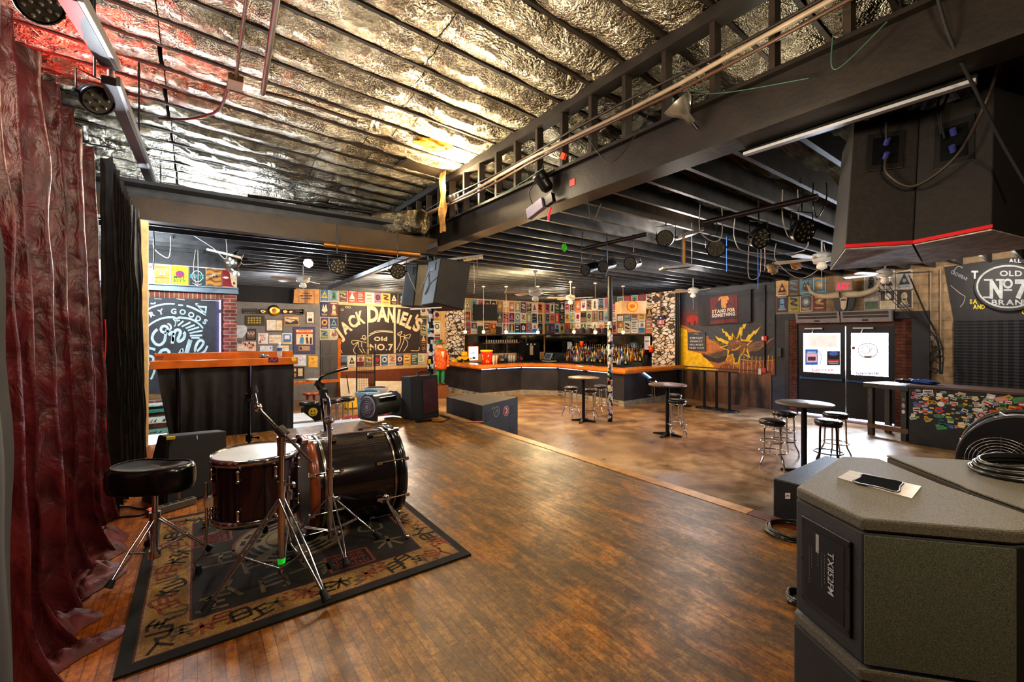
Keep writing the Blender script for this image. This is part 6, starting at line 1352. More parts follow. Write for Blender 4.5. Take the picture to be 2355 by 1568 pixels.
for i, (ya, yb) in enumerate(((aX(1944, 800, XD).y, aX(1838, 800, XD).y), (aX(2056, 800, XD).y, aX(1946, 800, XD).y))):
    d = sthing('door_%d' % (i + 1)); d.location = (XD, (ya + yb) / 2, 0)
    zt = aX(1890, 751, XD).z; zg1 = aX(1890, 766, XD).z; zg0 = aX(1890, 857, XD).z
    b = MB(); b.box(XD, ya, 0, XD + .05, ya + .10, zt); b.box(XD, yb - .10, 0, XD + .05, yb, zt); b.box(XD, ya + .1, zg1, XD + .05, yb - .1, zt); b.box(XD, ya + .1, .03, XD + .05, yb - .1, zg0)
    b.build('frame', t_al, d)
    MB().box(XD + .02, ya + .1, zg0, XD + .026, yb - .1, zg1).build('pane', glassm, d)
    b = MB(); zz = aX(1890, 871, XD).z; b.bar((XD - .07, ya + .05, zz), (XD - .07, yb - .05, zz), .03, .045)
    for q in (ya + .06, yb - .06): b.box(XD - .09, q - .02, zz - .03, XD, q + .02, zz + .05)
    b.build('panic_bar', M('panic_blue_steel', (70, 110, 150), .25, .7), d)
    b = MB(); b.bar((XD - .05, yb - .15, zt - .05), (XD - .05, yb - .55, zt - .05), .04, .04); b.bar((XD - .05, yb - .35, zt - .05), (XD - .03, yb - .3, zt - .17), .015, .015); b.build('door_closer', steel, d)
    # prints on the panes
    b = MB(); a = Art(b, pixX(XD + .018))
    if i == 0:
        a.rect(1852, 803, 1881, 839, (40, 110, 196), 1); a.rect(1855, 812, 1879, 833, (225, 190, 215), 2); a.rect(1858, 820, 1876, 829, (90, 40, 60), 3); a.text('HYPER HEROES', 1867, 811, 2.6, (220, 226, 240), 3, width=23, align='c') if False else a.rect(1857, 808.5, 1877, 810.5, (220, 226, 240), 3)
        a.rect(1902, 807, 1932, 840, (18, 12, 22), 1); a.ell(1917, 813, 11, 5, (60, 100, 180), 2); a.rect(1904, 827, 1930, 829.5, (200, 60, 70), 3); a.rect(1905, 831, 1929, 833, (200, 200, 205), 3); a.rect(1906, 835, 1928, 836.5, (170, 170, 176), 3)
        a.text('Jägermeister', 1894, 853, 7, (190, 50, 10), 4, .03, width=54, align='c'); a.rect(1858, 770, 1925, 798, (255, 255, 255), 1)
        a.stroke([(1868, 842), (1870, 825), (1876, 810)], 2, (220, 120, 120), .5); a.stroke([(1886, 838), (1889, 818), (1880, 806)], 2, (150, 190, 220), .5)
    else:
        a.ring(1996, 806, 22, 17, 1.8, (120, 92, 74), 1); a.ring(1991, 804, 9, 9, 1.6, (120, 92, 74), 1); a.ring(2008, 808, 7, 7, 1.4, (120, 92, 74), 1); a.stroke([(1991, 804), (1998, 790), (2008, 808)], 1.4, (120, 92, 74), 1, sm=0); a.poly([(1982, 818), (2010, 818), (1996, 824)], (120, 92, 74), 1); a.ell(1963, 800, 4, 3.4, (110, 60, 60), 1)
        a.text('Jägermeister', 1968, 861, 7, (60, 20, 50), 4, .03, width=56)
    b.build('window_print', art_mat('backlit_print', .5, .25), d)
    # pinholes of daylight in the blacked out lower panel
    b = MB(); rr = random.Random(i + 3); a = Art(b, lambda u, v, L: Vector((XD - .003, u, v)))
    for k in range(46): y_ = rr.uniform(ya + .12, yb - .12); z_ = rr.uniform(.15, zg0 - .12); s_ = rr.choice((.004, .006, .01)); a.ell(y_, z_, s_, s_, (255, 255, 255), 1, 6)
    if i == 0: a.poly([(ya + .1, .06), (ya + .42, .06), (ya + .1, .22)], (255, 255, 255), 1)
    b.build('pinholes', art_mat('daylight_leak', .5, 5), d)
b = MB().box(XD - .01, yd0 + .02, 0.0, XD + .06, yd1 - .02, .022); struct(b.build('trim_12', M('threshold_glow', (240, 220, 255), emit=(225, 215, 255), es=5, var=0)))
b = MB(); b.box(XD - .005, yd0, aX(1890, 751, XD).z, XD + .05, yd1, zd); struct(b.build('trim_13', M('dark_red_head', (70, 40, 36), .6)))
b = MB(); b.box(XD, yd0 - .0, 0, XD + .05, aX(2056, 800, XD).y, zd); b.box(XD, aX(1838, 800, XD).y, 0, XD + .05, yd1, zd); struct(b.build('trim_14', t_al))
# air curtains over the doors
for i, (u0, u1, lb) in enumerate(((1828, 1931, 'left silver air curtain unit mounted over the doors'), (1931, 2051, 'right silver air curtain unit mounted over the doors'))):
    a_, c_ = aX(u0, 722, XW - .25), aX(u1, 722, XW - .25); z1_, z0_ = aX(1931, 716, XW - .25).z, aX(1931, 741, XW - .25).z
    t = thing('air_curtain', lb, 'air curtain', (XW - .15, (a_.y + c_.y) / 2, z0_), 0, 'air curtains over the doors')
    MB().hexa([(XW - .2, c_.y + .01, z0_), (XW - .01, c_.y + .01, z0_), (XW - .01, a_.y - .01, z0_), (XW - .2, a_.y - .01, z0_), (XW - .26, c_.y + .01, z1_), (XW - .01, c_.y + .01, z1_), (XW - .01, a_.y - .01, z1_), (XW - .26, a_.y - .01, z1_)]).build('housing', M('silver_unit', (150, 148, 152), .35, .4), t, bevel=.006)
    b = MB(); ff = lambda y, v: (XW - .202 - .062 * v - .002, y, z0_ + (z1_ - z0_) * v)
    for (v0, v1) in ((.38, .58), (.66, .9)): b.add([ff(c_.y + .06, v0), ff(a_.y - .06, v0), ff(a_.y - .06, v1), ff(c_.y + .06, v1)], [(0, 1, 2, 3)], 0, (70, 66, 64))
    b.add([ff((a_.y + c_.y) / 2 - .06, .1), ff((a_.y + c_.y) / 2 + .06, .1), ff((a_.y + c_.y) / 2 + .06, .22), ff((a_.y + c_.y) / 2 - .06, .22)], [(0, 1, 2, 3)], 0, (30, 30, 34)); b.build('grille', ART, t)
# exit sign
e0, e1 = aX(1921, 646, 12.5), aX(1959, 667, 12.5); t = thing('exit_sign', 'pale exit sign with glowing red EXIT letters above the doors', 'sign', (12.5, (e0.y + e1.y) / 2, e1.z))
MB().box(12.5, e1.y, e1.z, 12.56, e0.y, e0.z).build('housing', M('exit_housing', (150, 118, 106), .5), t)
b = MB(); a = Art(b, pixX(12.497)); a.text('EXIT', 1940, 663.5, 12.5, (255, 16, 60), 1, .03, width=27, align='c'); b.build('lettering', art_mat('exit_glow', .5, 2.2), t)
MB().cyl((12.53, (e0.y + e1.y) / 2, e0.z), (12.53, (e0.y + e1.y) / 2, 3.55), .012).build('stem', M('blue_stem', (50, 60, 130), .5), t)
# longhorn skull
s0 = aX(1941, 690, 12.85); t = thing('steer_skull', 'longhorn steer skull with wide dusty horns hanging over the doors', 'skull', s0)
bone = M('bone', (178, 166, 148), .7, bump=.4, bscale=20)
b = MB()
for sg in (-1, 1):
    b.tube([s0 + Vector((-.05, sg * -.08, .14)), s0 + Vector((-.08, sg * -.35, .12)), s0 + Vector((-.1, sg * -.62, .22)), s0 + Vector((-.14, sg * -.72, .42))], lambda q: .085 * (1 - q * .75) + .01, 10, smooth_path=5)
b.build('horn', bone, t)
MB().slab([s0 + Vector((-.05, y_, z_)) for y_, z_ in ((-.05, .2), (.05, .2), (.11, .13), (.07, 0), (.05, -.2), (0, -.26), (-.05, -.2), (-.07, 0), (-.11, .13))], (.05, 0, 0)).build('skull', bone, t, bevel=.015)
MB().slab([s0 + Vector((-.0, y_, z_)) for y_, z_ in ((-.24, .1), (.24, .1), (.2, -.2), (0, -.4), (-.2, -.2))], (.03, 0, 0)).build('plaque', blackm, t, bevel=.01)
MB().box(s0.x - .06, s0.y - .05, s0.z - .02, s0.x - .051, s0.y + .05, s0.z + .02).build('eye_band', blackm, t)
# ================================================================= posters
PAL = [(176, 44, 38), (206, 104, 50), (216, 172, 66), (58, 96, 74), (60, 110, 148), (40, 46, 80), (92, 58, 104), (196, 104, 124), (214, 204, 182), (34, 31, 33), (34, 31, 33), (110, 150, 156), (140, 100, 70), (222, 216, 206), (96, 34, 40), (152, 156, 104), (120, 110, 104), (200, 186, 160)]
def poster(b, fn, u0, v0, u1, v1, rnd, fd=None):
    """fn(u, v, L) in surface units, (u0,v0) top-left, (u1,v1) bottom-right"""
    bg = rnd.choice(PAL); fg = rnd.choice([c for c in PAL if sum(abs(p - q) for p, q in zip(c, bg)) > 170]); f2 = rnd.choice(PAL); paper = rnd.choice([(226, 218, 200), (232, 226, 214), bg, bg])
    f = lambda u, v, L: fn(u0 + (u1 - u0) * u, v0 + (v1 - v0) * v, L); a = Art(b, f)
    a.rect(0, 0, 1, 1, paper, 1); a.rect(.05, .035, .95, .965, bg, 2); k = rnd.randrange(7)
    if k == 0: a.ell(.5, .45, .32, .24, fg, 3, 16); a.ell(.5, .45, .18, .13, f2, 4, 12)
    elif k == 1: a.poly([(.5, .12), (.85, .7), (.15, .7)], fg, 3); a.ell(.5, .5, .13, .1, f2, 4, 10)
    elif k == 2:
        for i in range(4): a.rect(.14, .12 + i * .15, rnd.uniform(.6, .88), .2 + i * .15, fg if i % 2 else f2, 3)
    elif k == 3: a.poly([(.2, .6), (.35, .15), (.5, .4), (.68, .12), (.85, .6), (.5, .74)], fg, 3); a.ell(.4, .42, .06, .05, f2, 4, 8); a.ell(.62, .42, .06, .05, f2, 4, 8)
    elif k == 4: a.rect(.05, .55, .95, .965, fg, 3); a.ell(.55, .34, .22, .17, f2, 4, 14)
    elif k == 5: a.ell(.5, .36, .2, .2, fg, 3, 14); a.poly([(.25, .78), (.35, .5), (.65, .5), (.75, .78)], fg, 3); a.rect(.4, .3, .46, .34, f2, 4); a.rect(.54, .3, .6, .34, f2, 4)
    else: a.stroke([(.15, .2), (.8, .3), (.2, .5), (.85, .62)], .12, fg, 3); a.ell(.5, .42, .12, .09, f2, 4, 10)
    a.rect(.15, .80, .85, .84, f2 if f2 != bg else fg, 4); a.rect(.22, .87, .78, .895, paper if paper != bg else fg, 4)
    if rnd.random() < .5: a.rect(.12, .06, .88, .115, fg, 4)
    return bg, fg
def poster_row(n0, fn, us, v0, v1, rnd, where, group, skip=lambda i: False):
    for i in range(len(us) - 1):
        if skip(i): continue
        b = MB(); gu = (us[i + 1] - us[i]) * .03; bg, fg = poster(b, fn, us[i] + gu, v0 + .01 * (v1 - v0), us[i + 1] - gu, v1 - .01 * (v1 - v0), rnd)
        o = b.build('gig_poster', ART); tag(o, '%s and %s gig poster, %s from left, %s' % (cname(bg), cname(fg), nth(i), where), 'poster', group)
fY = lambda K: (lambda u, v, L: Vector((u, K - EPS * L, v)))
fX = lambda K: (lambda u, v, L: Vector((K - EPS * L, u, v)))
R_ = random.Random(12)
# bar, left half (wall_back) three rows
xa = 8.70; xb = 12.86; n = 13; us = [xa + (xb - xa) * i / n for i in range(n + 1)]
zr = [3.54, 3.06, 2.60, 2.13]; rn = ['top row', 'middle row', 'bottom row']
for r in range(3): poster_row(0, fY(YW - .004), us, zr[r], zr[r + 1], R_, rn[r] + ' on the left bar wall', 'gig posters above the left half of the back bar', lambda i, r=r: (r == 1 and 1 < i < 5))
ya_, yb_ = 15.16, 9.32; n = 18; us = [ya_ + (yb_ - ya_) * i / n for i in range(n + 1)]
for r in range(3): poster_row(0, fX(XW - .004), us, zr[r], zr[r + 1], R_, rn[r] + ' on the right bar wall', 'gig posters above the right half of the back bar')
# JD wall: rows above, columns left, row below, column right
xs0, xs1 = aY(735, 700, YW).x, aY(1000, 700, YW).x
zt0, zt1 = aY(870, 672, YW).z, aY(870, 699, YW).z
n = 14; us = [xs0 + (xs1 - xs0) * i / n for i in range(n + 1)]
poster_row(0, fY(YW - .014), us, zt0, zt1, R_, 'row above the big sign', 'gig posters around the big sign')
xl = [xs0, (xs0 + aY(778, 760, YW).x) / 2, aY(778, 760, YW).x]
zc = [zt1, aY(757, 729, YW).z, aY(757, 757, YW).z, aY(757, 781, YW).z]
for r in range(3): poster_row(0, fY(YW - .014), xl, zc[r], zc[r + 1], R_, ['upper', 'middle', 'lower'][r] + ' pair over the grey door', 'gig posters over the grey door')
xs2 = aY(779, 830, YW).x; z3, z4 = aY(870, 815, YW).z, aY(870, 842, YW).z; n = 11; xe = aY(977, 830, YW).x; us = [xs2 + (xe - xs2) * i / n for i in range(n + 1)]
poster_row(0, fY(YW - .014), us, z3, z4, R_, 'row below the big sign', 'gig posters around the big sign')
xc = [aY(966, 760, YW).x, aY(981, 760, YW).x]
for r in range(5): poster_row(0, fY(YW - .014), xc, zt1 - (zt1 - z3) * r / 5, zt1 - (zt1 - z3) * (r + 1) / 5, R_, 'column between sign and pole, number %s down' % nth(r), 'gig posters right of the big sign')
xc = [aY(996, 760, YW).x, aY(1013, 760, YW).x]
for r in range(3): poster_row(0, fY(YW - .014), xc, aY(1000, 712 + 27 * r, YW).z, aY(1000, 738 + 27 * r, YW).z, R_, 'column behind the pole, number %s down' % nth(r), 'gig posters behind the pole')
# door wall
K = XW - .004
PAL_0 = PAL[:]; PAL[:] = [(58, 36, 78), (108, 74, 58), (96, 150, 170), (190, 176, 150), (150, 150, 60), (204, 160, 90), (120, 60, 60), (206, 196, 176)]
yy = [aX(u, 700, K).y for u in (1785, 1813, 1839, 1869, 1900)]
z5 = [aX(1830, v, K).z for v in (646, 682, 717)]
for r in range(2): poster_row(0, fX(K), yy, z5[r] + .05, z5[r + 1], R_, ['upper', 'lower'][r] + ' row left of the steer skull', 'posters left of the steer skull')
PAL_ALL = PAL_0[:]; PAL[:] = [(196, 188, 176), (176, 172, 168), (120, 160, 176), (204, 192, 160), (90, 110, 90), (70, 66, 64), (210, 204, 192)]
yy = [aX(u, 700, K).y for u in (1986, 2022, 2060, 2100)]
for r in range(2): poster_row(0, fX(K), yy, z5[r] + .02, z5[r + 1] - .02, R_, ['upper', 'lower'][r] + ' row right of the steer skull', 'posters right of the steer skull')
PAL[:] = PAL_ALL
# storefront strip (six larger posters)
def tagp(b, lb): return tag(b.build('large_poster', ART), lb, 'poster', 'large posters over the brick storefront')
uu = [338, 351, 394, 434, 473, 510, 546]
def quadp(i, col, f):
    b = MB(); fn = pixY(YS - .012); x0, x1 = uu[i], uu[i + 1]; top = lambda x: 605.5 + (x - 338) * .083; bot = lambda x: 654 + (x - 338) * .050
    g = lambda u, v, L: fn(x0 + 1 + (x1 - x0 - 2) * u, top(x0 + (x1 - x0) * u) * (1 - v) + bot(x0 + (x1 - x0) * u) * v, L)
    a = Art(b, g); a.rect(0, 0, 1, 1, col, 1); f(a); return b
tagp(quadp(0, (230, 205, 210), lambda a: (a.rect(0, .1, 1, .2, (220, 150, 150), 2))), 'pink and white poster edge, leftmost over the brick storefront')
def p1(a): a.rect(.08, .06, .92, .92, (244, 176, 84), 2); a.text('BLITZ', .5, .34, .12, (250, 220, 150), 3, .02, width=.7, align='c') if False else a.rect(.15, .2, .85, .32, (250, 214, 140), 3); a.rect(.12, .62, .88, .66, (222, 120, 50), 3); a.poly([(.3, .5), (.45, .3), (.5, .5), (.65, .32), (.7, .5)], (250, 226, 180), 3)
tagp(quadp(1, (236, 214, 190), p1), 'pale orange poster over the brick storefront')
def p2(a): a.ell(.5, .40, .27, .17, (210, 40, 80), 2); a.text('YO', .5, .44, .14, (60, 60, 180), 3, .03, width=.45, align='c'); a.text('MAJ-', .5, .62, .13, (20, 120, 60), 4, .03, width=.75, align='c'); a.text('ESTY', .5, .80, .13, (20, 120, 60), 4, .03, width=.75, align='c')
tagp(quadp(2, (248, 226, 20), p2), 'bright yellow poster lettered YO MAJESTY over the storefront')
def p3(a): a.ring(.5, .45, .33, .28, .04, (220, 226, 228), 2, 24); a.text('CULTS', .5, .56, .2, (60, 190, 190), 3, .03, width=.9, align='c'); a.stroke([(.2, .8), (.5, .9), (.8, .82)], .03, (210, 214, 216), 3)
tagp(quadp(3, (54, 62, 66), p3), 'dark grey poster with a white ring and teal letters CULTS')
def p4(a):
    for i in range(7): a.stroke([(0, .08 + .14 * i), (.3, .02 + .14 * i), (.6, .12 + .14 * i), (1, .05 + .14 * i)], .06, (232, 170, 70) if i % 2 else (120, 80, 40), 2)
    a.text('HALF', .5, .38, .12, (240, 240, 235), 4, .02, width=.5, align='c', ang=-.3); a.text('WHITE', .5, .52, .12, (30, 30, 30), 4, .02, width=.6, align='c', ang=-.3)
tagp(quadp(4, (204, 140, 56), p4), 'golden rope patterned poster with slanted lettering over the storefront')
def p5(a): a.poly([(.5, 0), (1, 0), (1, 1), (.65, .8), (.55, .4)], (226, 206, 170), 2); a.ell(.25, .42, .2, .06, (236, 230, 225), 3); a.ell(.8, .7, .08, .08, (150, 40, 30), 3); a.rect(.05, .9, .95, .94, (226, 206, 170), 3)
tagp(quadp(5, (150, 22, 30), p5), 'dark red and cream poster, rightmost over the storefront')
# ================================================================= black storefront sign: DRY GOODS / On $ale
fn = pixY(YS - .03); b = MB(); K0 = (58, 62, 70); W_c = (196, 222, 232)
c4 = [(300, 683), (511, 689), (511, 910), (300, 905)]
b.slab([fn(u, v, 0) for u, v in c4], (0, .025, 0), 0, K0); a = Art(b, fn)
cx_, cy_ = 404, 800
a.stroke([(320, 745), (340, 713), (357, 704), (380, 699), (402, 699)], 4.2, W_c, 1, taper=.3); a.stroke([(410, 701), (421, 702)], 3.6, W_c, 1); a.stroke([(429, 703), (446, 709), (474, 724)], 4.5, W_c, 1)
a.poly([(452, 702), (476, 704), (474, 724), (464, 716)], W_c, 1); a.poly([(458, 707), (472, 708), (471, 717)], K0, 2); a.stroke([(452, 702), (450, 698), (456, 699)], 2.5, W_c, 1); a.stroke([(346, 698), (356, 698), (356, 694)], 3, W_c, 1)
for ch, x, y, ang_ in (('D', 338, 739, -.5), ('R', 352, 730, -.42), ('Y', 371, 724, -.3), ('G', 399, 721.5, .0), ('O', 419, 722, .12), ('O', 438, 727, .3), ('D', 454, 735, .42), ('S', 469, 742, .55)):
    vs, fs, (g0, g1) = glyph(ch, .045); a.gl(ch, x - (g0 + g1) / 2 * 17, y, 11.5, W_c, 2, .045, 1.1, ang_)
a.stroke([(326, 768), (345, 746), (372, 732), (398, 729.5), (406, 733), (414, 730), (440, 734), (458, 745), (467, 755)], 5, W_c, 1, taper=.35)
a.stroke([(398, 733), (404, 738), (414, 736)], 3, W_c, 1); a.stroke([(403, 738), (403, 748), (400, 750)], 2, W_c, 1); a.ell(407, 742, 2, 3, (120, 104, 90), 2)
for k, ((x0, y0), (x1, y1)) in enumerate((((409, 749), (422, 738)), ((418, 751), (438, 741)), ((427, 755), (448, 747)), ((432, 760), (458, 752)), ((436, 766), (466, 760)), ((437, 772), (465, 771)), ((440, 777), (459, 777)))): a.stroke([(x0, y0), (x1, y1)], 4, W_c, 1, sm=0)
a.stroke([(362, 757), (354, 765), (350, 778), (357, 790), (368, 793), (378, 784), (381, 768), (384, 758)], 6.5, W_c, 1); a.ring(378, 757, 8, 7.5, 6, W_c, 1); a.stroke([(385, 762), (393, 755), (391, 747), (385, 744)], 4.5, W_c, 1, taper=.3)
a.stroke([(388, 771), (394, 764), (398, 768), (396, 790)], 7, W_c, 1); a.stroke([(398, 785), (401, 764), (409, 758), (415, 764), (409, 780), (412, 785), (422, 779), (425, 768), (422, 764)], 7, W_c, 1)
a.stroke([(438, 781), (433, 797), (428, 815)], 10, W_c, 1); a.stroke([(448, 812), (462, 799), (468, 787), (461, 782), (453, 790), (449, 805), (455, 816), (470, 808), (477, 795)], 6.5, W_c, 1, taper=.3)
a.stroke([(412, 815), (419, 803), (418, 818)], 7, W_c, 1); a.stroke([(366, 815), (372, 806), (384, 804), (390, 812)], 7, W_c, 1)
a.stroke([(341, 793), (341, 850)], 4, W_c, 1); a.stroke([(357, 804), (342, 801), (338, 815), (352, 822), (350, 835), (338, 836)], 6, W_c, 1); a.stroke([(338, 760), (341, 785)], 3, (150, 180, 190), 1)
a.stroke([(347, 872), (352, 862), (356, 850)], 5, W_c, 1)
a.stroke([(355, 687), (372, 687.5)], 1.4, (214, 226, 232), 1, sm=0); a.stroke([(406, 687), (425, 689.5)], 1.4, (214, 226, 232), 1, sm=0); a.stroke([(462, 690), (506, 692)], 1.4, (214, 226, 232), 1, sm=0)
tag(b.build('storefront_sign', ART), 'large black board hand painted in pale blue: DRY GOODS, On $ale', 'sign')
b = MB(); f0 = pixY(YS - .06); b.bar(f0(506, 690, 0), f0(506, 711, 0), .02, .02); b.bar(f0(506, 720, 0), f0(506, 812, 0), .02, .02); tag(b.build('neon_tube', M('violet_tube', (220, 200, 255), emit=(190, 150, 255), es=7, var=0)), 'glowing violet white tube along the right edge of the black board', 'light')
# shelves with bright boxes below the board
for i, (v0, v1, c_, lb) in enumerate(((928, 936, (214, 230, 222), 'pale crate behind the drape, topmost of the stack by the curtain'), (938, 950, (60, 150, 140), 'teal patterned crate behind the drape, second in the stack'), (956, 975, (220, 226, 220), 'white patterned crate behind the drape, third in the stack'), (984, 1000, (130, 170, 160), 'green striped crate behind the drape, lowest in the stack'))):
    K2 = 9.4; p, q = aY(339, v1, K2), aY(400, v0, K2); b = MB(); b.box(p.x - .3, K2, p.z, q.x, K2 + .3, q.z, col=c_); a = Art(b, lambda u, v, L: Vector((u, K2 - .002 * L, v))); rr = random.Random(i)
    for k in range(9): x_ = rr.uniform(p.x, q.x - .05); a.poly([(x_, p.z + .02), (x_ + .05, q.z - .02), (x_ + .03, p.z + .02)], rr.choice([(40, 60, 60), (200, 90, 60), (60, 170, 160)]), 1)
    tag(b.build('crate', ART), lb, 'crate', 'crates by the storefront')
b = MB(); K2 = 9.72; p, q = aY(330, 1032, K2), aY(384, 1003, K2); b.box(-1.2, K2 - .02, max(.02, p.z), q.x, K2, q.z + .05); struct(b.build('window_1', M('daylight_gap', (255, 255, 255), emit=(220, 235, 255), es=5, var=0)))
# white slats shadow lines over storefront top are in the posters' relief
# ================================================================= big three panel sign
K3 = YW - .06; fn = pixY(K3); BR = (42, 27, 28); CR = (212, 188, 148)
t = thing('wall_sign', 'big three panel dark brown sign in cream letters: JACK DANIELS Old No.7', 'sign', fn(872, 816, 0))
for i, (x0, x1) in enumerate(((780, 843), (845, 905), (909, 966))):
    tt = lambda x: 700.5 + (x - 780) * .048; bb_ = lambda x: 816 - (x - 780) * .030
    b = MB(); b.slab([fn(x0, tt(x0), 0), fn(x1, tt(x1), 0), fn(x1, bb_(x1), 0), fn(x0, bb_(x0), 0)], (0, .04, 0), 0, BR); b.build('sign_panel', ART, t)
b = MB(); a = Art(b, fn)
LT = [('J', 786.5, 777, 23, -.62, 1.25), ('A', 802, 763, 24, -.58, 1.0), ('C', 817, 751, 24.5, -.42, 1.0), ('K', 833, 743.5, 26, -.27, .8), ('D', 859, 739, 31, -.03, 1.0), ('A', 880, 738, 30, .0, .95), ('N', 899, 740, 29, .05, .7), ('I', 915, 742, 28, .12, 1.), ('E', 925, 747, 27, .30, .95), ('L', 938, 754, 27, .42, .95), ("'", 948, 748, 24, .5, 1), ('S', 955, 760, 27, .42, 1.15)]
for ch, x, y, h, ang_, sx in LT:
    vs, fs, (g0, g1) = glyph(ch, .035); k = h / .7 * .82 * sx; a.gl(ch, x - (g0 + g1) / 2 * k * math.cos(ang_), y - (g0 + g1) / 2 * k * math.sin(ang_), h * 1.08, CR, 2, .045, .72 * sx, ang_)
a.text('Old', 876, 783.5, 9, CR, 2, .04, width=32, align='c'); a.text('NO.7', 878, 805, 14, CR, 2, .03, width=56, align='c')
a.stroke([(848, 773), (860, 766), (876, 762.5), (892, 763), (904, 765)], 2, CR, 1); a.stroke([(850, 768), (864, 761.5), (880, 759.5), (903, 762)], 1.2, CR, 1)
for pth in ([(829, 778), (838, 779), (840, 772), (833, 773), (838, 782), (843, 776)], [(843, 788), (820, 783), (809, 784), (812, 792), (824, 786), (816, 798), (813, 806), (818, 814)], [(824, 788), (826, 800), (834, 812)], [(832, 787), (832, 797), (840, 812)], [(914, 767), (924, 762), (922, 768), (914, 769), (926, 774), (943, 768), (940, 778), (930, 775), (937, 786), (936, 796), (928, 808)], [(930, 768), (928, 785), (918, 808)], [(920, 769), (921, 785), (912, 805)], [(784, 786), (782, 800), (787, 812)], [(964, 798), (962, 806), (945, 806)]): a.stroke(pth, 1.5, CR, 1.5)
for (x, y) in ((787, 712), (797, 706), (803, 707)): a.ring(x, y, 3.2, 1.8, 1, CR, 1, 12)
b.build('sign_print', ART, t)
MB().bar(fn(844.5, 703, 3), fn(846, 814, 3), .045, .03).build('divider', M('cream_strip', CR, .6), t); MB().bar(fn(907.5, 705, 3), fn(908, 811.5, 3), .045, .03).build('divider', M('cream_strip', ()), t)
# ================================================================= framed awards on the grey wall
def framed(label, x0, y0, x1, y1, fc, draw, bg=(232, 222, 204), fw=1.6, cat='picture'):
    fn = pixY(YW - .075); t = thing('framed_picture', label, cat, fn((x0 + x1) / 2, y1, 0), 0, 'framed pictures on the grey wall'); b = MB(); b.slab([fn(x0, y0, 0), fn(x1, y0, 0), fn(x1, y1, 0), fn(x0, y1, 0)], (0, .012, 0), 0, fc); b.build('frame', ART, t)
    b = MB(); a = Art(b, fn); a.rect(x0 + fw, y0 + fw, x1 - fw, y1 - fw, bg, 2); draw(a); b.build('picture', ART, t)
def lines(a, x0, y0, x1, n, st, c): 
    for i in range(n): a.rect(x0, y0 + i * st, x1 - (i % 3) * 1.5, y0 + i * st + .5, c, 3)
framed('gold plaque with rows of small medallions in a dark frame', 563, 725, 609, 749, (70, 58, 34), lambda a: [a.ell(572 + 6.5 * i, 731 + 5.5 * j, 2.4, 2.1, (196, 166, 40), 3, 10) for i in range(5) for j in range(3)], (66, 54, 30))
framed('wide framed document, white with a second narrow sheet', 611, 733, 651, 762, (60, 38, 34), lambda a: (a.rect(614, 736, 634, 759, (240, 228, 210), 3), a.rect(636, 737, 649, 759, (236, 214, 176), 3)), (190, 160, 130))
framed('old brown photograph in a thin gold frame', 653, 727, 689, 749, (180, 116, 60), lambda a: (a.rect(656, 729.5, 686, 746.5, (226, 200, 160), 3), a.poly([(656, 746), (656, 738), (668, 742), (680, 736), (686, 739), (686, 746)], (70, 56, 48), 4), a.stroke([(658, 732), (684, 736)], 2, (110, 90, 76), 4)), (210, 170, 110))
framed('small framed print with a red star outline at the right edge', 704, 716, 723, 744, (120, 76, 50), lambda a: (a.ring(713.5, 724, 3, 3, .8, (210, 110, 90), 3, 10), a.rect(709, 732, 718, 739, (60, 44, 40), 3), a.rect(708, 741, 719, 742, (180, 160, 140), 3)))
framed('framed red and white print reading BEST OF THE BAY', 593, 766, 617, 791, (214, 200, 186), lambda a: (a.text('BEST', 605, 774, 4.6, (210, 50, 44), 3, .02, width=15, align='c'), a.text('OF THE', 605, 777.6, 2.6, (210, 50, 44), 3, .02, width=11, align='c'), a.text('BAY', 605, 784, 5.4, (210, 50, 44), 3, .02, width=14, align='c'), a.ell(598.5, 786, 2.5, 2.5, (60, 130, 120), 3)), (240, 232, 222), .8)
framed('smaller wide print reading BEST BAY beside the first', 618.5, 770, 648, 790, (214, 200, 186), lambda a: (a.text('BEST', 622, 779, 3.4, (226, 110, 90), 3, .01, width=9), a.text('BAY', 623, 785, 3.6, (226, 90, 80), 3, .01, width=8), lines(a, 634, 776, 645, 3, 2, (150, 130, 120))), (240, 226, 206), .8)
framed('blue framed certificate with a white centre', 649, 766, 671, 791, (226, 220, 210), lambda a: (a.rect(651.5, 768.5, 669, 788, (60, 120, 190), 3), a.rect(654.5, 771, 666, 780, (230, 232, 236), 4), a.rect(652, 786, 668.5, 788.5, (236, 190, 70), 4)), (240, 236, 230), 1)
framed('large violet matted poster of three standing people', 674, 752, 725, 813, (70, 54, 66), lambda a: (a.rect(681, 758, 719, 792, (244, 214, 170), 3), a.rect(681, 763, 719, 768, (212, 100, 60), 4), a.rect(685, 759, 716, 762, (232, 130, 80), 4), a.poly([(689, 790), (690, 776), (695, 774), (699, 777), (698, 790)], (80, 140, 180), 4), a.ell(694.5, 772, 2, 2, (70, 50, 40), 4, 8), a.poly([(704, 790), (703, 776), (708, 775), (710, 790)], (90, 80, 80), 4), a.ell(706.5, 771, 2.2, 2.2, (50, 40, 40), 4, 8), a.poly([(712, 791), (713, 776), (717, 776), (717, 791)], (60, 40, 40), 4), a.rect(687, 796, 713, 806, (196, 150, 110), 3), a.rect(689, 797.5, 694, 804.5, (60, 40, 36), 4)), (78, 76, 116), 1.4)
framed('black framed band photograph by the brick pillar', 566, 756, 589, 782, (40, 34, 34), lambda a: (a.rect(568, 760, 586, 776, (130, 96, 80), 3), [a.ell(571 + 3.2 * i, 766 + (i % 2) * 3, 1.6, 2.4, (220, 190, 170), 4, 8) for i in range(5)], a.rect(570, 778, 584, 779.3, (120, 92, 74), 3)), (46, 38, 38), .8)
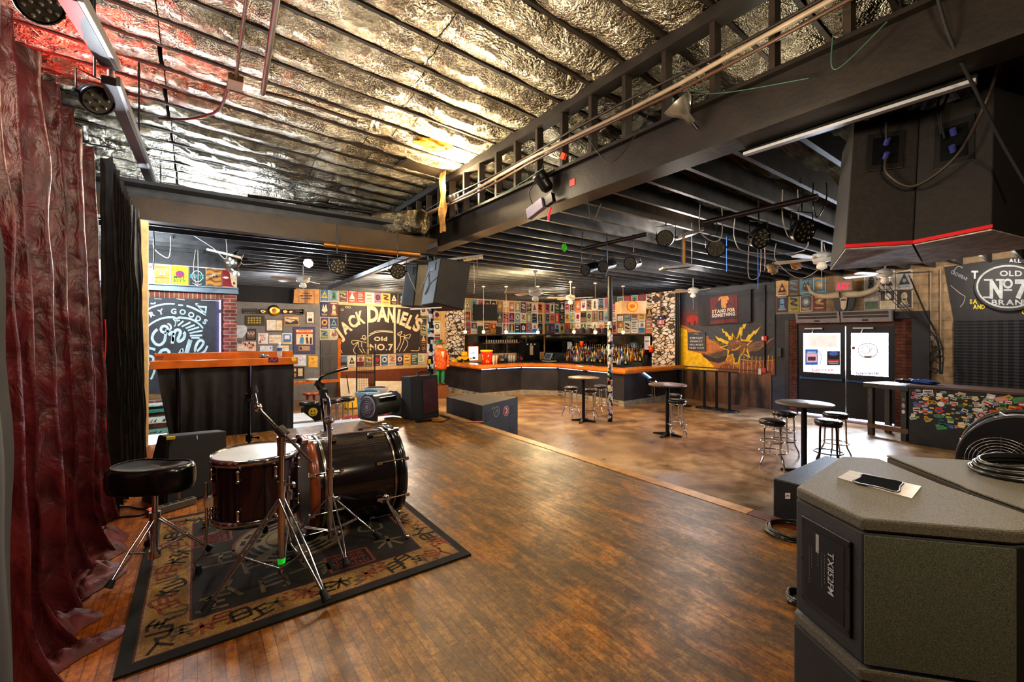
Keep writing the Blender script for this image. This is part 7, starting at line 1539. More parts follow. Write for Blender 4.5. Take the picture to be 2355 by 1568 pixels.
framed('bright crowd photograph low beside the brick pillar', 543, 784, 590, 808, (60, 40, 36), lambda a: (a.rect(545, 785, 589, 807, (236, 200, 180), 3), a.rect(546, 785, 556, 790, (90, 120, 150), 4), [a.ell(560 + 4.4 * i, 789 + (i % 3) * 2.4, 2.2, 3, (70, 40, 36) if i % 2 else (220, 110, 80), 5, 8) for i in range(6)], a.poly([(545, 807), (549, 794), (568, 798), (572, 807)], (246, 226, 214), 4), a.rect(572, 797, 580, 801, (196, 60, 50), 5)), (200, 120, 90), .8)
framed('white printed sheet with a small blue logo, above the ledge', 597, 795, 627, 812, (214, 210, 210), lambda a: (a.ell(622, 800, 2, 2, (80, 120, 200), 3, 8), lines(a, 602, 803, 618, 2, 3, (170, 170, 190))), (232, 232, 240), .6)
framed('cream certificate in a dark frame behind the water bottle', 641, 793, 666, 812, (60, 50, 46), lambda a: (lines(a, 650, 799, 662, 2, 3, (190, 140, 80))), (236, 220, 190), 1)
framed('white sheet with pink print beside the grey door', 675, 816, 704, 841, (200, 200, 208), lambda a: (a.ring(692, 824, 5, 4, 1.2, (220, 140, 160), 3), a.ell(686, 834, 1.4, 1.4, (150, 150, 200), 3)), (222, 226, 234), .6)
framed('yellow award sheet beside the grey door', 709, 818, 731, 845, (226, 170, 60), lambda a: (a.ell(719, 825, 2.8, 2.2, (220, 130, 40), 3), lines(a, 713, 831, 726, 4, 2.4, (200, 140, 60))), (240, 186, 84), .6)
framed('dark collage frame with three pictures above the wall ledge', 674, 844, 700, 870, (46, 36, 34), lambda a: (a.rect(676, 847, 681, 854, (230, 190, 120), 3), a.rect(676, 858, 681, 867, (180, 140, 100), 3), a.rect(685, 847, 696, 865, (226, 200, 160), 3)), (40, 32, 30), .8)
# wrestling style belt
fn = pixY(YW - .09); t = thing('title_belt', 'black championship style belt with gold plates hung on the grey wall', 'belt', fn(630, 725, 0))
b = MB(); a = Art(b, fn); a.poly([(558, 709.5), (592, 709.5), (592, 721), (558, 721)], (40, 34, 32), 0); a.rect(588, 711, 700, 722, (40, 34, 32), 0); a.rect(682, 711.5, 697, 723.5, (40, 34, 32), 0)
for i in range(7):
    for v in (712, 719): a.ell(563 + 3.8 * i, v, .8, .8, (180, 150, 90), 1, 6)
for i in range(4):
    for v in (715, 721): a.ell(683 + 3.6 * i, v, .9, .9, (220, 190, 100), 1, 6)
b.build('strap', ART, t)
b = MB(); gold = M('gold_plate', (226, 170, 60), .25, 1, var=.2, vscale=40)
for (u, v, r) in ((630, 714, .17), (604, 716, .085), (655, 716.5, .08), (668, 717, .065)):
    p = fn(u, v, 1); b.lathe([(r, 0), (r * .9, .02), (r * .6, .025), (0, .03)], p, (0, -1, 0), 24)
b.build('plate', gold, t)
b = MB(); a = Art(b, lambda u, v, L: fn(u, v, 0) + Vector((0, -.035 - .001 * L, 0))); a.ell(630, 714, 6, 5, (214, 140, 80), 1); a.ell(628, 713, 1.6, 1.6, (90, 50, 30), 2); a.ell(604, 716, 3.6, 3.4, (220, 225, 235), 1); a.ell(604, 716, 2, 1.8, (60, 70, 120), 2); a.ell(655, 716.5, 3.6, 3.4, (240, 220, 200), 1); a.ell(668, 717, 2.8, 2.6, (240, 200, 180), 1); b.build('plate_print', ART, t)
# blank white drum shaped board on the brick pillar edge
b = MB(); a = Art(b, pixY(YW - .10)); a.poly([(543, 748), (564, 748), (568, 753), (568, 764), (558, 777), (543, 777)], (206, 210, 216), 1); tag(b.build('white_cutout', ART), 'white cut out board with clipped corners beside the brick pillar', 'board')
# crate boards with lettering high on the left
fn = pixY(YW - .3); b = MB(); b.slab([fn(677, 665, 0), fn(734, 667, 0), fn(732, 698, 0), fn(675, 697, 0)], (0, .2, 0), 0, (206, 148, 84)); a = Art(b, fn)
for x in (687, 698, 711, 722): a.rect(x, 667, x + 1, 697, (120, 80, 50), 1)
a.rect(699, 667, 709, 697, (150, 104, 66), 1); a.text('HEROES', 705, 676, 3, (60, 36, 26), 2, .01, width=18, align='c') if False else None
for (y, w_) in ((673, 16), (679, 28), (685, 20)): a.rect(704 - w_ / 2, y, 704 + w_ / 2, y + 2.4, (70, 44, 30), 3)
tag(b.build('wooden_crate_front', ART), 'orange lit wooden crate front with dark stencilled lines, high left', 'crate')
# ================================================================= mural
fn = pixX(XW - .028); b = MB(); a = Art(b, fn); rr = random.Random(5)
b2 = lambda x: 671.5 - (x - 1567) * .103; m0 = 848.7
low_ = lambda x: 848.2 + (x - 1559.5) * .066
xs_l = [1560, 1600, 1640, 1680, 1720, 1760, 1782]
def strip(f0, f1, col0, L):
    for x0, x1 in zip(xs_l, xs_l[1:]): a.poly([(x0, f0(x0)), (x1, f0(x1)), (x1, f1(x1)), (x0, f1(x0))], col0, L)
strip(lambda x: b2(x) - 2, low_, (58, 66, 76), 0)
for i in range(10): strip(lambda x, i=i: 700 + i * 3.4, lambda x, i=i: 700 + (i + 1) * 3.4 if i < 9 else 750, tuple(int(p + (q - p) * i / 9) for p, q in zip((62, 66, 80), (112, 52, 54))) , .3)
a.poly([(1660, 700), (1782, 640), (1782, 790), (1690, 790), (1650, 745)], (50, 54, 62), .6)
for k in range(14): x = 1700 + rr.random() * 76; y = 690 + rr.random() * 80; a.ell(x, y, rr.uniform(5, 12), rr.uniform(3, 8), rr.choice([(56, 58, 64), (48, 50, 56), (66, 60, 62)]), .7 + k * .01, 12)
a.ell(1593, 735, 14, 11, (170, 40, 38), .9, 20); a.rect(1596, 738, 1600, 748, (60, 30, 34), 1); a.rect(1584, 740, 1588, 748, (60, 30, 34), 1)
yel = (240, 190, 6); org = (186, 112, 58)
edge = [(1560, 746), (1572, 748), (1590, 756), (1610, 762), (1626, 776), (1650, 790), (1672, 803), (1690, 820), (1700, 850)]
a.poly([(1560, low_(1560))] + edge + [(1700, low_(1700))], org, 1); a.poly([(1560, low_(1560)), (1560, 752), (1580, 758), (1585, 806), (1612, 812), (1640, 840), (1650, low_(1650))], yel, 1.2); a.poly([(1650, low_(1650)), (1660, 838), (1720, 832), (1782, 826), (1782, low_(1782))], (128, 66, 46), 1.3)
for k in range(40): x = 1562 + rr.random() * 110; y = 745 + (x - 1560) * .5 + rr.uniform(-3, 7); a.stroke([(x, y), (x + 3, y - 4), (x + 6, y + 1)], .7, rr.choice([(196, 130, 60), (226, 176, 40), (90, 60, 40)]), 1.5, sm=0)
for k in range(60): x = rr.uniform(1640, 1780); y = rr.uniform(822, 846); a.stroke([(x, y), (x + rr.uniform(-3, 3), y + 8)], .8, rr.choice([(200, 130, 50), (226, 170, 50), (120, 70, 40)]), 1.5, sm=0)
for k in range(9): x = 1702 + k * 9.3; a.stroke([(x, 815 + k * .3), (x - 1.5, 856)], 1.6, (214, 150, 60), 1.7, sm=0)
a.stroke([(1700, 826), (1740, 830), (1780, 828)], 1.2, (214, 150, 60), 1.7)
# wings
def wing(pts0, n, col, sgn):
    for k in range(n):
        t_ = k / n; p = [(x + sgn * t_ * 8, y + t_ * 17) for x, y in pts0]; ln = 1 - t_ * .55; q = [(p[0][0] + (x - p[0][0]) * ln, p[0][1] + (y - p[0][1]) * ln) for x, y in p]; a.stroke(q, 1.1, col, 2.6)
a.poly([(1671, 803), (1650, 808), (1632, 816), (1613, 812), (1618, 820), (1632, 830), (1652, 835), (1668, 830), (1674, 815)], (48, 38, 44), 2); wing([(1674, 802), (1650, 806), (1630, 814), (1613, 812)], 7, (130, 96, 74), 0)
a.poly([(1715, 800), (1740, 786), (1765, 783), (1780, 778), (1780, 792), (1772, 812), (1750, 820), (1722, 818)], (52, 44, 48), 2); wing([(1716, 798), (1738, 786), (1762, 784), (1780, 777)], 9, (166, 116, 80), 0)
# star burst, bolts, fist
a.poly([(1654, 799), (1674, 792), (1668, 782), (1681, 787), (1684, 764), (1692, 780), (1703, 762), (1706, 780), (1732, 783), (1718, 796), (1726, 824), (1706, 812), (1700, 836), (1688, 838), (1684, 815), (1672, 822), (1674, 805)], (226, 176, 34), 2.8); a.poly([(1660, 799), (1677, 794), (1673, 786), (1684, 790), (1686, 771), (1693, 784), (1702, 769), (1704, 784), (1725, 786), (1713, 796), (1721, 818), (1704, 808), (1697, 832), (1690, 834), (1686, 812), (1675, 818), (1678, 804)], (56, 56, 62), 3)
for p in ([(1660, 754), (1668, 763), (1671, 762), (1679, 773), (1681, 771), (1682, 783), (1676, 782), (1674, 773), (1670, 774), (1667, 765), (1663, 766)], [(1644, 771), (1655, 778), (1658, 777), (1677, 787), (1675, 793), (1662, 788), (1660, 785), (1652, 784)], [(1717, 742), (1713, 756), (1709, 755), (1707, 772), (1699, 768), (1699, 776), (1694, 780), (1702, 752), (1706, 753), (1710, 744), (1713, 746)], [(1750, 750), (1738, 769), (1735, 767), (1724, 782), (1713, 784), (1722, 768), (1726, 770), (1733, 760), (1737, 761)]): a.poly(p, (230, 190, 30), 3.4)
bz = [(1675, 812), (1671, 828), (1678, 830), (1668, 838), (1684, 826), (1680, 840), (1690, 822), (1686, 852), (1694, 838), (1697, 846), (1700, 822)]; a.stroke(bz, 1.4, (232, 196, 40), 3.4, sm=0)
sk = (120, 78, 46); lk = (208, 156, 50); a.poly([(1674, 790), (1682, 781), (1692, 779), (1702, 781), (1708, 787), (1717, 788), (1719, 799), (1714, 813), (1704, 822), (1700, 816), (1702, 806), (1690, 806), (1678, 808), (1672, 800)], sk, 4)
for (x, y, ax_) in ((1681, 788, .3), (1687, 786, .3), (1693, 784, .2), (1699, 785, .1)): a.stroke([(x, y), (x + 3, y + 7)], 4.6, (150, 98, 56), 4.4, sm=0); a.stroke([(x - 2.6, y + 1), (x, y + 9)], .7, (50, 30, 26), 4.6, sm=0)
a.ell(1710, 792, 6, 4.6, (140, 90, 52), 4.5); a.stroke([(1704, 794), (1697, 801), (1689, 805)], 3.4, lk, 4.7); a.stroke([(1713, 800), (1709, 812), (1703, 818)], 3, lk, 4.7); a.ell(1697, 784, 2.6, 1.8, lk, 4.8); a.ell(1686, 804, 3, 2, lk, 4.8)
struct(b.build('wall_mural', ART))
# banner with the fist: STAND FOR SOMETHING
fn = pixX(XW - .07); b = MB()
def flag(u, v):
    x = 1606 + 122 * u; top = 679 - 15 * u + 2.5 * math.sin(PI * u); bot = 748 - 8 * u ** 1.5 + .8 * math.sin(9 * u); x += 1.5 * v * (1 - u); y = top + (bot - top) * v
    p = fn(x, y, 0); p.x += .02 * math.sin(u * 17) * v - .03; return p
BKf = (34, 34, 42)
b.grid(flag, 30, 12, 0, BKf); a = Art(b, lambda u, v, L: Vector(flag((u - 1606) / 122, 0) if False else flag((u - 1606) / 122, v)) + Vector((-.004 - .0022 * L, 0, 0)))
nr = lambda y: (y - 671) / 75
def rr_(x0, v0, x1, v1, c, L):
    n_ = 8
    for i in range(n_): xa_, xb2 = x0 + (x1 - x0) * i / n_, x0 + (x1 - x0) * (i + 1) / n_; a.poly([(xa_, v0), (xb2, v0), (xb2, v1), (xa_, v1)], c, L)
rr_(1635, .1, 1697, .97, (110, 24, 32), 1); rr_(1635, .62, 1697, .66, (60, 18, 24), 2); rr_(1635, .76, 1697, .86, (60, 18, 24), 2)
a.poly([(1664, .10), (1684, .38), (1664, .66), (1645, .38)], (30, 34, 48), 2)
a.poly([(1654, .16), (1658, .10), (1674, .10), (1678, .18), (1675, .32), (1671, .36), (1672, .48), (1660, .48), (1659, .38), (1654, .30)], (226, 150, 70), 3)
for x in (1659, 1664, 1669): a.stroke([(x, .11), (x + .5, .22)], .6, (90, 46, 30), 4, sm=0)
a.stroke([(1656, .24), (1668, .27), (1671, .33)], .7, (90, 46, 30), 4) if False else None
def ftext(s_, xc, vb, h, w, c, L):
    adv = [(glyph(ch, .05)[2][1] - glyph(ch, .05)[2][0] + .08) if ch != ' ' else .3 for ch in s_]; k = w / sum(adv); x = xc - w / 2
    for ch, ad in zip(s_, adv):
        if ch != ' ':
            vs, fs, (g0, g1) = glyph(ch, .05); b.add([a.fn(x + (p - g0) * k, vb - q / .7 * h, L) for p, q in vs], fs, 0, c)
        x += ad * k
ftext('STAND FOR', 1666, .62, .105, 54, (222, 214, 170), 5); ftext('SOMETHING', 1666, .755, .105, 54, (206, 206, 206), 5)
a.stroke([(1660, .83), (1672, .83)], .012, (190, 170, 150), 4, sm=0) if False else None
tag(b.build('cloth_banner', ART), 'black cloth banner with an orange fist and the words STAND FOR SOMETHING', 'banner')
# every day board
fn = pixX(XW - .06); b = MB(); b.slab([fn(1581, 764, 0), fn(1622, 764, 0), fn(1623, 807.5, 0), fn(1582, 805, 0)], (.03, 0, 0), 0, (62, 66, 74)); a = Art(b, fn)
a.arc('JAMESON', 1601, 775, 7, 150, 30, 1.8, (170, 174, 180), bold=.0) if False else a.stroke([(1594.5, 769), (1600, 767), (1606, 769)], 1.2, (170, 174, 180), 1)
for s_, y, h, w in (('EVERY DAY', 779.5, 4.6, 30), ('WE MAKE IT,', 787, 4.2, 29.5), ("WE'LL MAKE IT", 794.5, 4, 32), ('THE BEST WE CAN', 801.5, 3.6, 34)): a.text(s_, 1602, y, h, (214, 216, 220), 2, .02, width=w, align='c')
tag(b.build('slogan_board', ART), 'dark grey board reading EVERY DAY WE MAKE IT WELL MAKE IT THE BEST WE CAN', 'sign')
# fire alarm, little boxes, pipe on the mural
for nm, lb, (x0, y0, x1, y1), c_, ct in (('alarm_strobe', 'red and white fire alarm strobe on the mural', (1750, 772, 1763, 784), (180, 40, 36), 'alarm'), ('alarm_pull', 'red pull box low at the right of the mural', (1751, 846, 1761, 857), (190, 60, 60), 'alarm'), ('switch_plate', 'white plate left of the red pull box', (1744, 847, 1750, 861), (210, 206, 200), 'plate'), ('card_reader', 'dark grey panel on the wall between mural and doors', (1787, 800, 1796, 820), (66, 66, 68), 'panel')):
    fn = pixX(XW - .075); b = MB(); b.slab([fn(x0, y0, 0), fn(x1, y0, 0), fn(x1, y1, 0), fn(x0, y1, 0)], (.04, 0, 0), 0, c_)
    if nm == 'alarm_strobe': Art(b, fn).rect(1752, 774, 1756, 782, (235, 230, 225), 1)
    tag(b.build(nm, ART), lb, ct)
p = aX(1759, 700, XW - .05); tag(MB().cyl((p.x, p.y, 1.1), (p.x, p.y, 3.5), .022, n=10).build('conduit', blackm), 'black vertical conduit down the mural', 'conduit')
# ================================================================= right wall: banner, plaque, foam, counter
fn = pixX(XW - .03); b = MB(); b.slab([fn(2172, 614, 0), fn(2300, 596, 0), fn(2520, 570, 0), fn(2520, 760, 0), fn(2194, 737, 0)], (.02, 0, 0), 0, (36, 36, 40)); a = Art(b, fn); a.mb = b
a.text('CROWBAR', 2186, 628, 8, (150, 152, 158), 1, .02, width=42, ang=.45); a.stroke([(2186, 656), (2205, 672), (2220, 682)], 1.5, (170, 160, 140), 1); a.stroke([(2220, 682), (2216, 696), (2208, 706)], 1.5, (170, 160, 140), 1); a.stroke([(2194, 622), (2204, 612), (2214, 616)], 2, (150, 152, 158), 1)
a.text('ALL', 2320, 604, 9, (226, 226, 226), 2, .03, width=30); a.text('T', 2234, 640, 17, (214, 214, 214), 2, .04, width=18); a.text('SA', 2230, 698, 9.5, (214, 196, 30), 2, .04, width=19); a.text('AND', 2238, 710, 9.5, (214, 196, 30), 2, .04, width=28); a.text('Q', 2350, 722, 10, (214, 196, 30), 2, .04)
tag(b.build('vinyl_banner', ART), 'dark vinyl banner with yellow and white lettering and CROWBAR on the right wall', 'banner')
fn = pixX(XW - .12); b = MB(); WC = (176, 180, 182); b.slab([fn(2320 + 80 * math.cos(2 * PI * i / 48), 659 - 56 * math.sin(2 * PI * i / 48), 0) for i in range(48)], (.05, 0, 0), 0, (30, 30, 33)); a = Art(b, fn)
a.ell(2320, 659, 75, 50, WC, 1, 48); a.ell(2320, 659, 70.5, 46, (34, 34, 37), 2, 48)
a.text('OLD', 2326, 634.5, 12, WC, 3, .03, width=54, align='c'); a.text('BRAND', 2327, 701, 12, WC, 3, .03, width=92, align='c')
a.text('N', 2276, 684, 40, WC, 3, .05, width=34); 
for (x0, x1) in ((2259, 2274), (2286, 2301)): pass
for (x0, y0) in ((2263, 643), (2290, 643), (2261, 683)): a.rect(x0, y0 - 1.5, x0 + 20, y0 + 2.5, WC, 3)
a.ring(2318, 652, 9, 9, 5, WC, 3, 20); a.rect(2308, 665, 2328, 668.5, WC, 3); a.text('7', 2334, 684, 40, WC, 3, .05, width=38)
tag(b.build('oval_sign', ART), 'large oval black sign reading OLD No 7 BRAND on the right wall', 'sign')
fm = NT('acoustic_foam', .9)[0]; nt = fm.node_tree; bs = nt.nodes['Principled BSDF']; bs.inputs['Base Color'].default_value = lin((40, 42, 46))
tcn = node(nt, 'TexCoord'); w1 = node(nt, 'TexChecker', {'Vector': tcn.outputs['Object'], 'Scale': 14.}); w2 = node(nt, 'TexWave', {'Vector': tcn.outputs['Object'], 'Scale': 5.}, bands_direction='Z'); nt.links.new(mixc(nt, w2.outputs['Fac'], lin((24, 25, 28)), lin((54, 56, 62))), bs.inputs['Base Color'])
bpn = node(nt, 'Bump', {'Height': w1.outputs['Fac'], 'Strength': .6, 'Distance': .03}); nt.links.new(bpn.outputs[0], bs.inputs['Normal'])
fn = pixX(XW - .06); b = MB(); z0_, z1_ = fn(2200, 884, 0).z, fn(2200, 738, 0).z; ya2 = fn(2193, 800, 0).y; yb2 = -1.5
n_ = 24
for i in range(n_):
    y0, y1 = ya2 + (yb2 - ya2) * i / n_, ya2 + (yb2 - ya2) * (i + 1) / n_
    b.hexa([(XW - .06, y0, z0_), (XW - .09, (y0 + y1) / 2, z0_), (XW - .02, (y0 + y1) / 2, z0_), (XW - .02, y0, z0_), (XW - .06, y0, z1_), (XW - .09, (y0 + y1) / 2, z1_), (XW - .02, (y0 + y1) / 2, z1_), (XW - .02, y0, z1_)]); b.hexa([(XW - .09, (y0 + y1) / 2, z0_), (XW - .06, y1, z0_), (XW - .02, y1, z0_), (XW - .02, (y0 + y1) / 2, z0_), (XW - .09, (y0 + y1) / 2, z1_), (XW - .06, y1, z1_), (XW - .02, y1, z1_), (XW - .02, (y0 + y1) / 2, z1_)])
tag(b.build('acoustic_panel', fm), 'dark ribbed acoustic foam covering the wall under the banner', 'foam panel')
# conduits, box and cable mess on the tan wall
for (u, lb) in ((2140, 'thin pipe down the tan wall, left one beside the banner'), (2163, 'pale pipe down the tan wall, right one beside the banner')):
    p = aX(u, 700, XW - .03); tag(MB().cyl((p.x, p.y, 1.7), (p.x, p.y, 3.5), .016, n=8).build('conduit', M('tan_pipe', (150, 132, 112), .6)), lb, 'conduit')
fn = pixX(XW - .06); b = MB(); b.slab([fn(2126, 772, 0), fn(2147, 772, 0), fn(2147, 783, 0), fn(2126, 783, 0)], (.04, 0, 0), 0, (200, 196, 192)); Art(b, fn).rect(2131, 776, 2136, 779, (30, 30, 34), 1); tag(b.build('wall_unit', ART), 'white wall unit with a dark display beside the door frame', 'control')
for i, (u, v) in enumerate(((2000, 640), (2030, 640), (2090, 632), (2015, 640), (2095, 640))):
    p0_ = aX(u, v, XW - .3); p1_ = aX(2150 + i * 4, 775 + i * 4, XW - .15); p2_ = aX(2160 + i * 2, 860, XW - .4)
    tag(MB().tube([p0_, p0_.lerp(p1_, .5) + Vector((0, 0, -.05)), p1_, p2_], .008, 6, smooth_path=6).build('cable', rubber), nth(i) + ' black cable from the left running down to the counter from the ceiling', 'cable')
for k in range(4):
    rr = random.Random(k + 40); pts = [aX(2150 + rr.uniform(-14, 24), 800 + k * 16 + rr.uniform(-14, 14), XW - .3) for _ in range(7)]; tag(MB().tube(pts, .010, 6, smooth_path=5).build('cable', rubber), ['top', 'upper', 'lower', 'bottom'][k] + ' tangle of black cable hanging on the tan wall', 'cable')
XC = 11.05; t = thing('sound_booth', 'black booth counter whose front is covered with stickers', 'counter', (XC, .5, 0))
ye = aX(2090, 960, XC).y
MB().box(XC, -2.4, 0, XC + .1, ye, 1.09).build('front_panel', M('booth_black', (38, 38, 40), .5, bump=.15, bscale=30, var=.3), t); MB().box(XC - .03, -2.4, 1.09, XC + .8, ye + .03, 1.13).build('counter_ledge', M('booth_ledge', (90, 66, 56), .5), t); MB().box(XC + .1, ye - .1, 0, XC + .78, ye, 1.09).build('side_panel', M('booth_black', ()), t)
b = MB(); rr = random.Random(77); a = Art(b, lambda u, v, L: Vector((XC - .0006 * L - .001, u, v))); placed = []
tries = 0
while len(placed) < 330 and tries < 9000:
    tries += 1; y = rr.uniform(-1.0, ye - .06); z = rr.uniform(.40, 1.04); w = rr.choice((.06, .08, .10, .14)); h = w * rr.choice((.5, .7, 1, .6))
    if z < .5 and y > ye - .4: continue
    if any(abs(y - p[0]) < (w + p[2]) * .33 and abs(z - p[1]) < (h + p[3]) * .33 for p in placed): continue
    placed.append((y, z, w, h)); c1_ = rr.choice([(220, 216, 208), (196, 192, 186), (226, 222, 214), (40, 40, 44), (226, 222, 214), (210, 206, 200), (216, 212, 206), (226, 222, 214), (214, 60, 50), (60, 120, 180), (232, 180, 50), (230, 120, 50), (90, 160, 90), (40, 40, 44), (190, 190, 196), (240, 150, 170)]); c2_ = rr.choice([(30, 30, 32), (190, 50, 50), (60, 90, 160), (240, 200, 60), (235, 235, 230), (60, 150, 130)]); L = 1 + len(placed) % 5 * .2; k = rr.randrange(4); an = rr.uniform(-.4, .4); ca, sa = math.cos(an), math.sin(an); q = lambda u, v: (y + (u * ca - v * sa), z + (u * sa + v * ca))
    if k < 2: a.poly([q(-w / 2, -h / 2), q(w / 2, -h / 2), q(w / 2, h / 2), q(-w / 2, h / 2)], c1_, L); a.poly([q(-w * .38, -h * .2), q(w * .38, -h * .2), q(w * .38, h * .15), q(-w * .38, h * .15)], c2_, L + 1.5)
    elif k == 2: a.ell(y, z, w / 2, h / 2, c1_, L, 14); a.ell(y, z, w * .36, h * .34, c2_, L + 1.5, 12); a.ell(y, z, w * .2, h * .16, c1_, L + 2.5, 10)
    else: a.poly([q(w * .5 * math.cos(j) * (1 if j_ % 2 else .75), h * .5 * math.sin(j) * (1 if j_ % 2 else .75)) for j_, j in enumerate([2 * PI * i / 10 for i in range(10)])], c1_, L); a.ell(y, z, w * .22, h * .2, c2_, L + 1.5, 8)
b.build('sticker', art_mat('matte_stickers', .6), t)
# black bar height table before the booth
p0_, p1_ = aZ(2004, 999, 0), aZ(2081, 1014, 0); t = thing('podium_table', 'tall black wooden table with a rusty lower rail before the sound booth', 'table', p0_.lerp(p1_, .5)); dv = (p1_ - p0_).normalized(); nv = Vector((-dv.y, dv.x, 0)); nv = nv if nv.x > 0 else -nv
for q in (0, 1):
    for s_ in (0, .55):
        c_ = (p0_ if q == 0 else p1_) + nv * s_; MB().bar(c_, c_ + Vector((0, 0, 1.0)), .09, .09, up=dv).build('leg', black_wood, t)
MB().bar(p0_ - dv * .05 + Vector((0, 0, .2)), p1_ + dv * .08 + Vector((0, 0, .2)), .1, .09).build('lower_rail', M('rusty_rail', (84, 56, 30), .6, bump=.4, bscale=30, var=.6, vscale=12), t)
c_ = p0_.lerp(p1_, .5) + nv * .28; MB().obox(c_ + Vector((0, 0, 1.04)), (p1_ - p0_).length + .2, .75, .09, Matrix.Rotation(math.atan2(dv.y, dv.x), 3, 'Z')).build('tabletop', black_wood, t)
b = MB(); a = Art(b, lambda u, v, L: p0_.lerp(p1_, u) - nv * (.047 + .001 * L) + Vector((0, 0, v))); a.text('Dat', 0, .5, .01, (0, 0, 0)) if False else None
for (u, v, w, h, c_) in ((1.0, .7, .05, .1, (150, 150, 155)), (1.0, .58, .05, .08, (190, 190, 190)), (1.0, .82, .045, .07, (90, 90, 96))): a.ell(u, v, w, h / 2, c_, 1, 14)
a.stroke([(-.03, .9), (.02, .8), (-.02, .7), (.03, .6), (-.01, .5)], .02, (90, 90, 96), 1)
b.build('sticker', ART, t)
p = aX(2120, 873, XC + .4); p.z = 1.13; t = thing('blue_case', 'flat blue bundle lying on the sound booth counter', 'bag', p); tag(crumple((p.x, p.y, 1.13), .16, 12, (.8, 1.5, .3)).build('blue_cover', M('blue_fabric', (36, 66, 130), .6)), None, None).parent = None
o = [q for q in C.objects if q.name.startswith('blue_cover')][0]; loc = o.location.copy(); o.parent = t; o.location = loc - t.location
# mixing console lump
p = aX(2060, 875, XC + .35); tag(crumple((XC + .35, aX(2075, 880, XC + .3).y, 1.135), .1, 15, (1.2, 1.2, .4)).build('cable_pile', rubber), 'dark pile of gear on the near end of the sound booth', 'gear')
# ================================================================= left-back corner clutter
# tall stools, ledge, cans, tables leaning, gate
l0 = aY(672, 878, 13.2); l1 = aY(776, 872, 13.2)
tag(MB().box(l0.x - .6, 13.0, l0.z - .06, l1.x, 13.35, l0.z).build('wall_ledge', orange_wood), 'orange varnished ledge jutting along the grey wall', 'ledge')
def wstool(x, y):
    t = thing('wooden_stool', 'reddish wooden stool standing under the orange ledge', 'stool', (x, y, 0)); wm = M('red_wood', (140, 62, 30), .35)
    MB().lathe([(0, .7), (.17, .7), (.18, .72), (.17, .745), (0, .75)], (x, y, 0), n=24).build('seat', wm, t)
    for k in range(4): a_ = PI / 4 + k * PI / 2; MB().cyl((x + .19 * math.cos(a_), y + .19 * math.sin(a_), 0), (x + .09 * math.cos(a_), y + .09 * math.sin(a_), .7), .02, .018, n=8).build('leg', wm, t)
    b = MB()
    for k in range(4): a_ = PI / 4 + k * PI / 2; a2_ = a_ + PI / 2; b.cyl((x + .155 * math.cos(a_), y + .155 * math.sin(a_), .25), (x + .155 * math.cos(a2_), y + .155 * math.sin(a2_), .25), .01, n=6)
    b.build('stretcher', wm, t); return t
p = aD(715, 892, 10.0); wstool(p.x, p.y)
for (u, d0, lb) in ((795, 9.2, 'black seat stool in the far left corner, right one'), (711, 8.6, 'black seat stool beside the wooden one, partly hidden by cymbal gear'), (763, 8.9, 'black seat stool in the far left corner, middle one')):
    p = aD(u, 900, d0); dup(s1, (p.x, p.y, 0), u, lb, 'bar stools')
# red round rug
p = aD(880, 940, 10.5); tag(MB().lathe([(0, .001), (1.1, .001), (1.1, .012), (0, .012)], (p.x - .2, p.y, 0), n=40).build('red_rug', M('red_rug', (176, 34, 34), .9, bump=.4, bscale=90, var=.2)), 'round bright red rug on the floor in the far left corner', 'rug')
# trash cans
def can(u, v, d0, c_, lb, s_=1.):
    p = aD(u, v, d0); t = thing('trash_can', lb, 'trash can', (p.x, p.y, 0)); m_ = M('bin_%d' % c_[0], c_, .5)
    MB().lathe([(0, 0), (.21 * s_, 0), (.26 * s_, .68), (.26 * s_, .68), (0, .68)], (p.x, p.y, 0), n=28).build('body', m_, t); MB().lathe([(.27 * s_, .66), (.285 * s_, .67), (.285 * s_, .71), (.27 * s_, .72), (.24 * s_, .72)], (p.x, p.y, 0), n=28).build('rim', m_, t)
    MB().lathe([(.29 * s_, .70), (.30 * s_, .6), (.27 * s_, .58)], (p.x, p.y, 0), n=28).build('liner', M('bag_clear', (206, 214, 220), .4, alpha=.6, var=0), t)
can(846, 884, 10.4, (96, 140, 168), 'blue grey trash can with a liner, left one of the two'); can(866, 880, 11.2, (120, 124, 130), 'grey trash can right behind the blue one')
# leaning white table tops
def lean(u0, u1, vt, vb, K, lb):
    fn = pixY(K); a_, b_, c_, d_ = fn(u0, vb, 0), fn(u1, vb, 0), fn(u1, vt, 0), fn(u0, vt, 0); off = Vector((0, -.15, 0)); tag(MB().slab([a_ + off, b_ + off, c_, d_], (0, .04, 0)).build('leaning_tabletop', M('cream_plastic', (214, 196, 168), .5), bevel=.015), lb, 'table')
lean(781, 847, 870, 918, YW - .2, 'cream folding table leaning on the brown wall, left one'); lean(862, 935, 876, 913, YW - .3, 'cream folding table leaning on the brown wall, right one')
# black wire gate
fn = pixY(13.6); t = thing('wire_rack', 'tall black wire mesh rack standing before the leaning tables', 'rack', fn(840, 925, 0)); b = MB()
for x in (820, 862): b.bar(fn(x, 925, 0), fn(x, 800, 0), .03, .03)
for y in (800, 857, 922): b.bar(fn(820, y, 0), fn(862, y, 0), .03, .03)
b.build('frame', blackm, t); b = MB()
for k in range(10): x = 823 + k * 4; b.bar(fn(x, 922, 0), fn(x, 826, 0), .006, .006)
for k in range(24): y = 826 + k * 4; b.bar(fn(820, y, 0), fn(862, y, 0), .006, .006)
b.build('mesh', blackm, t)
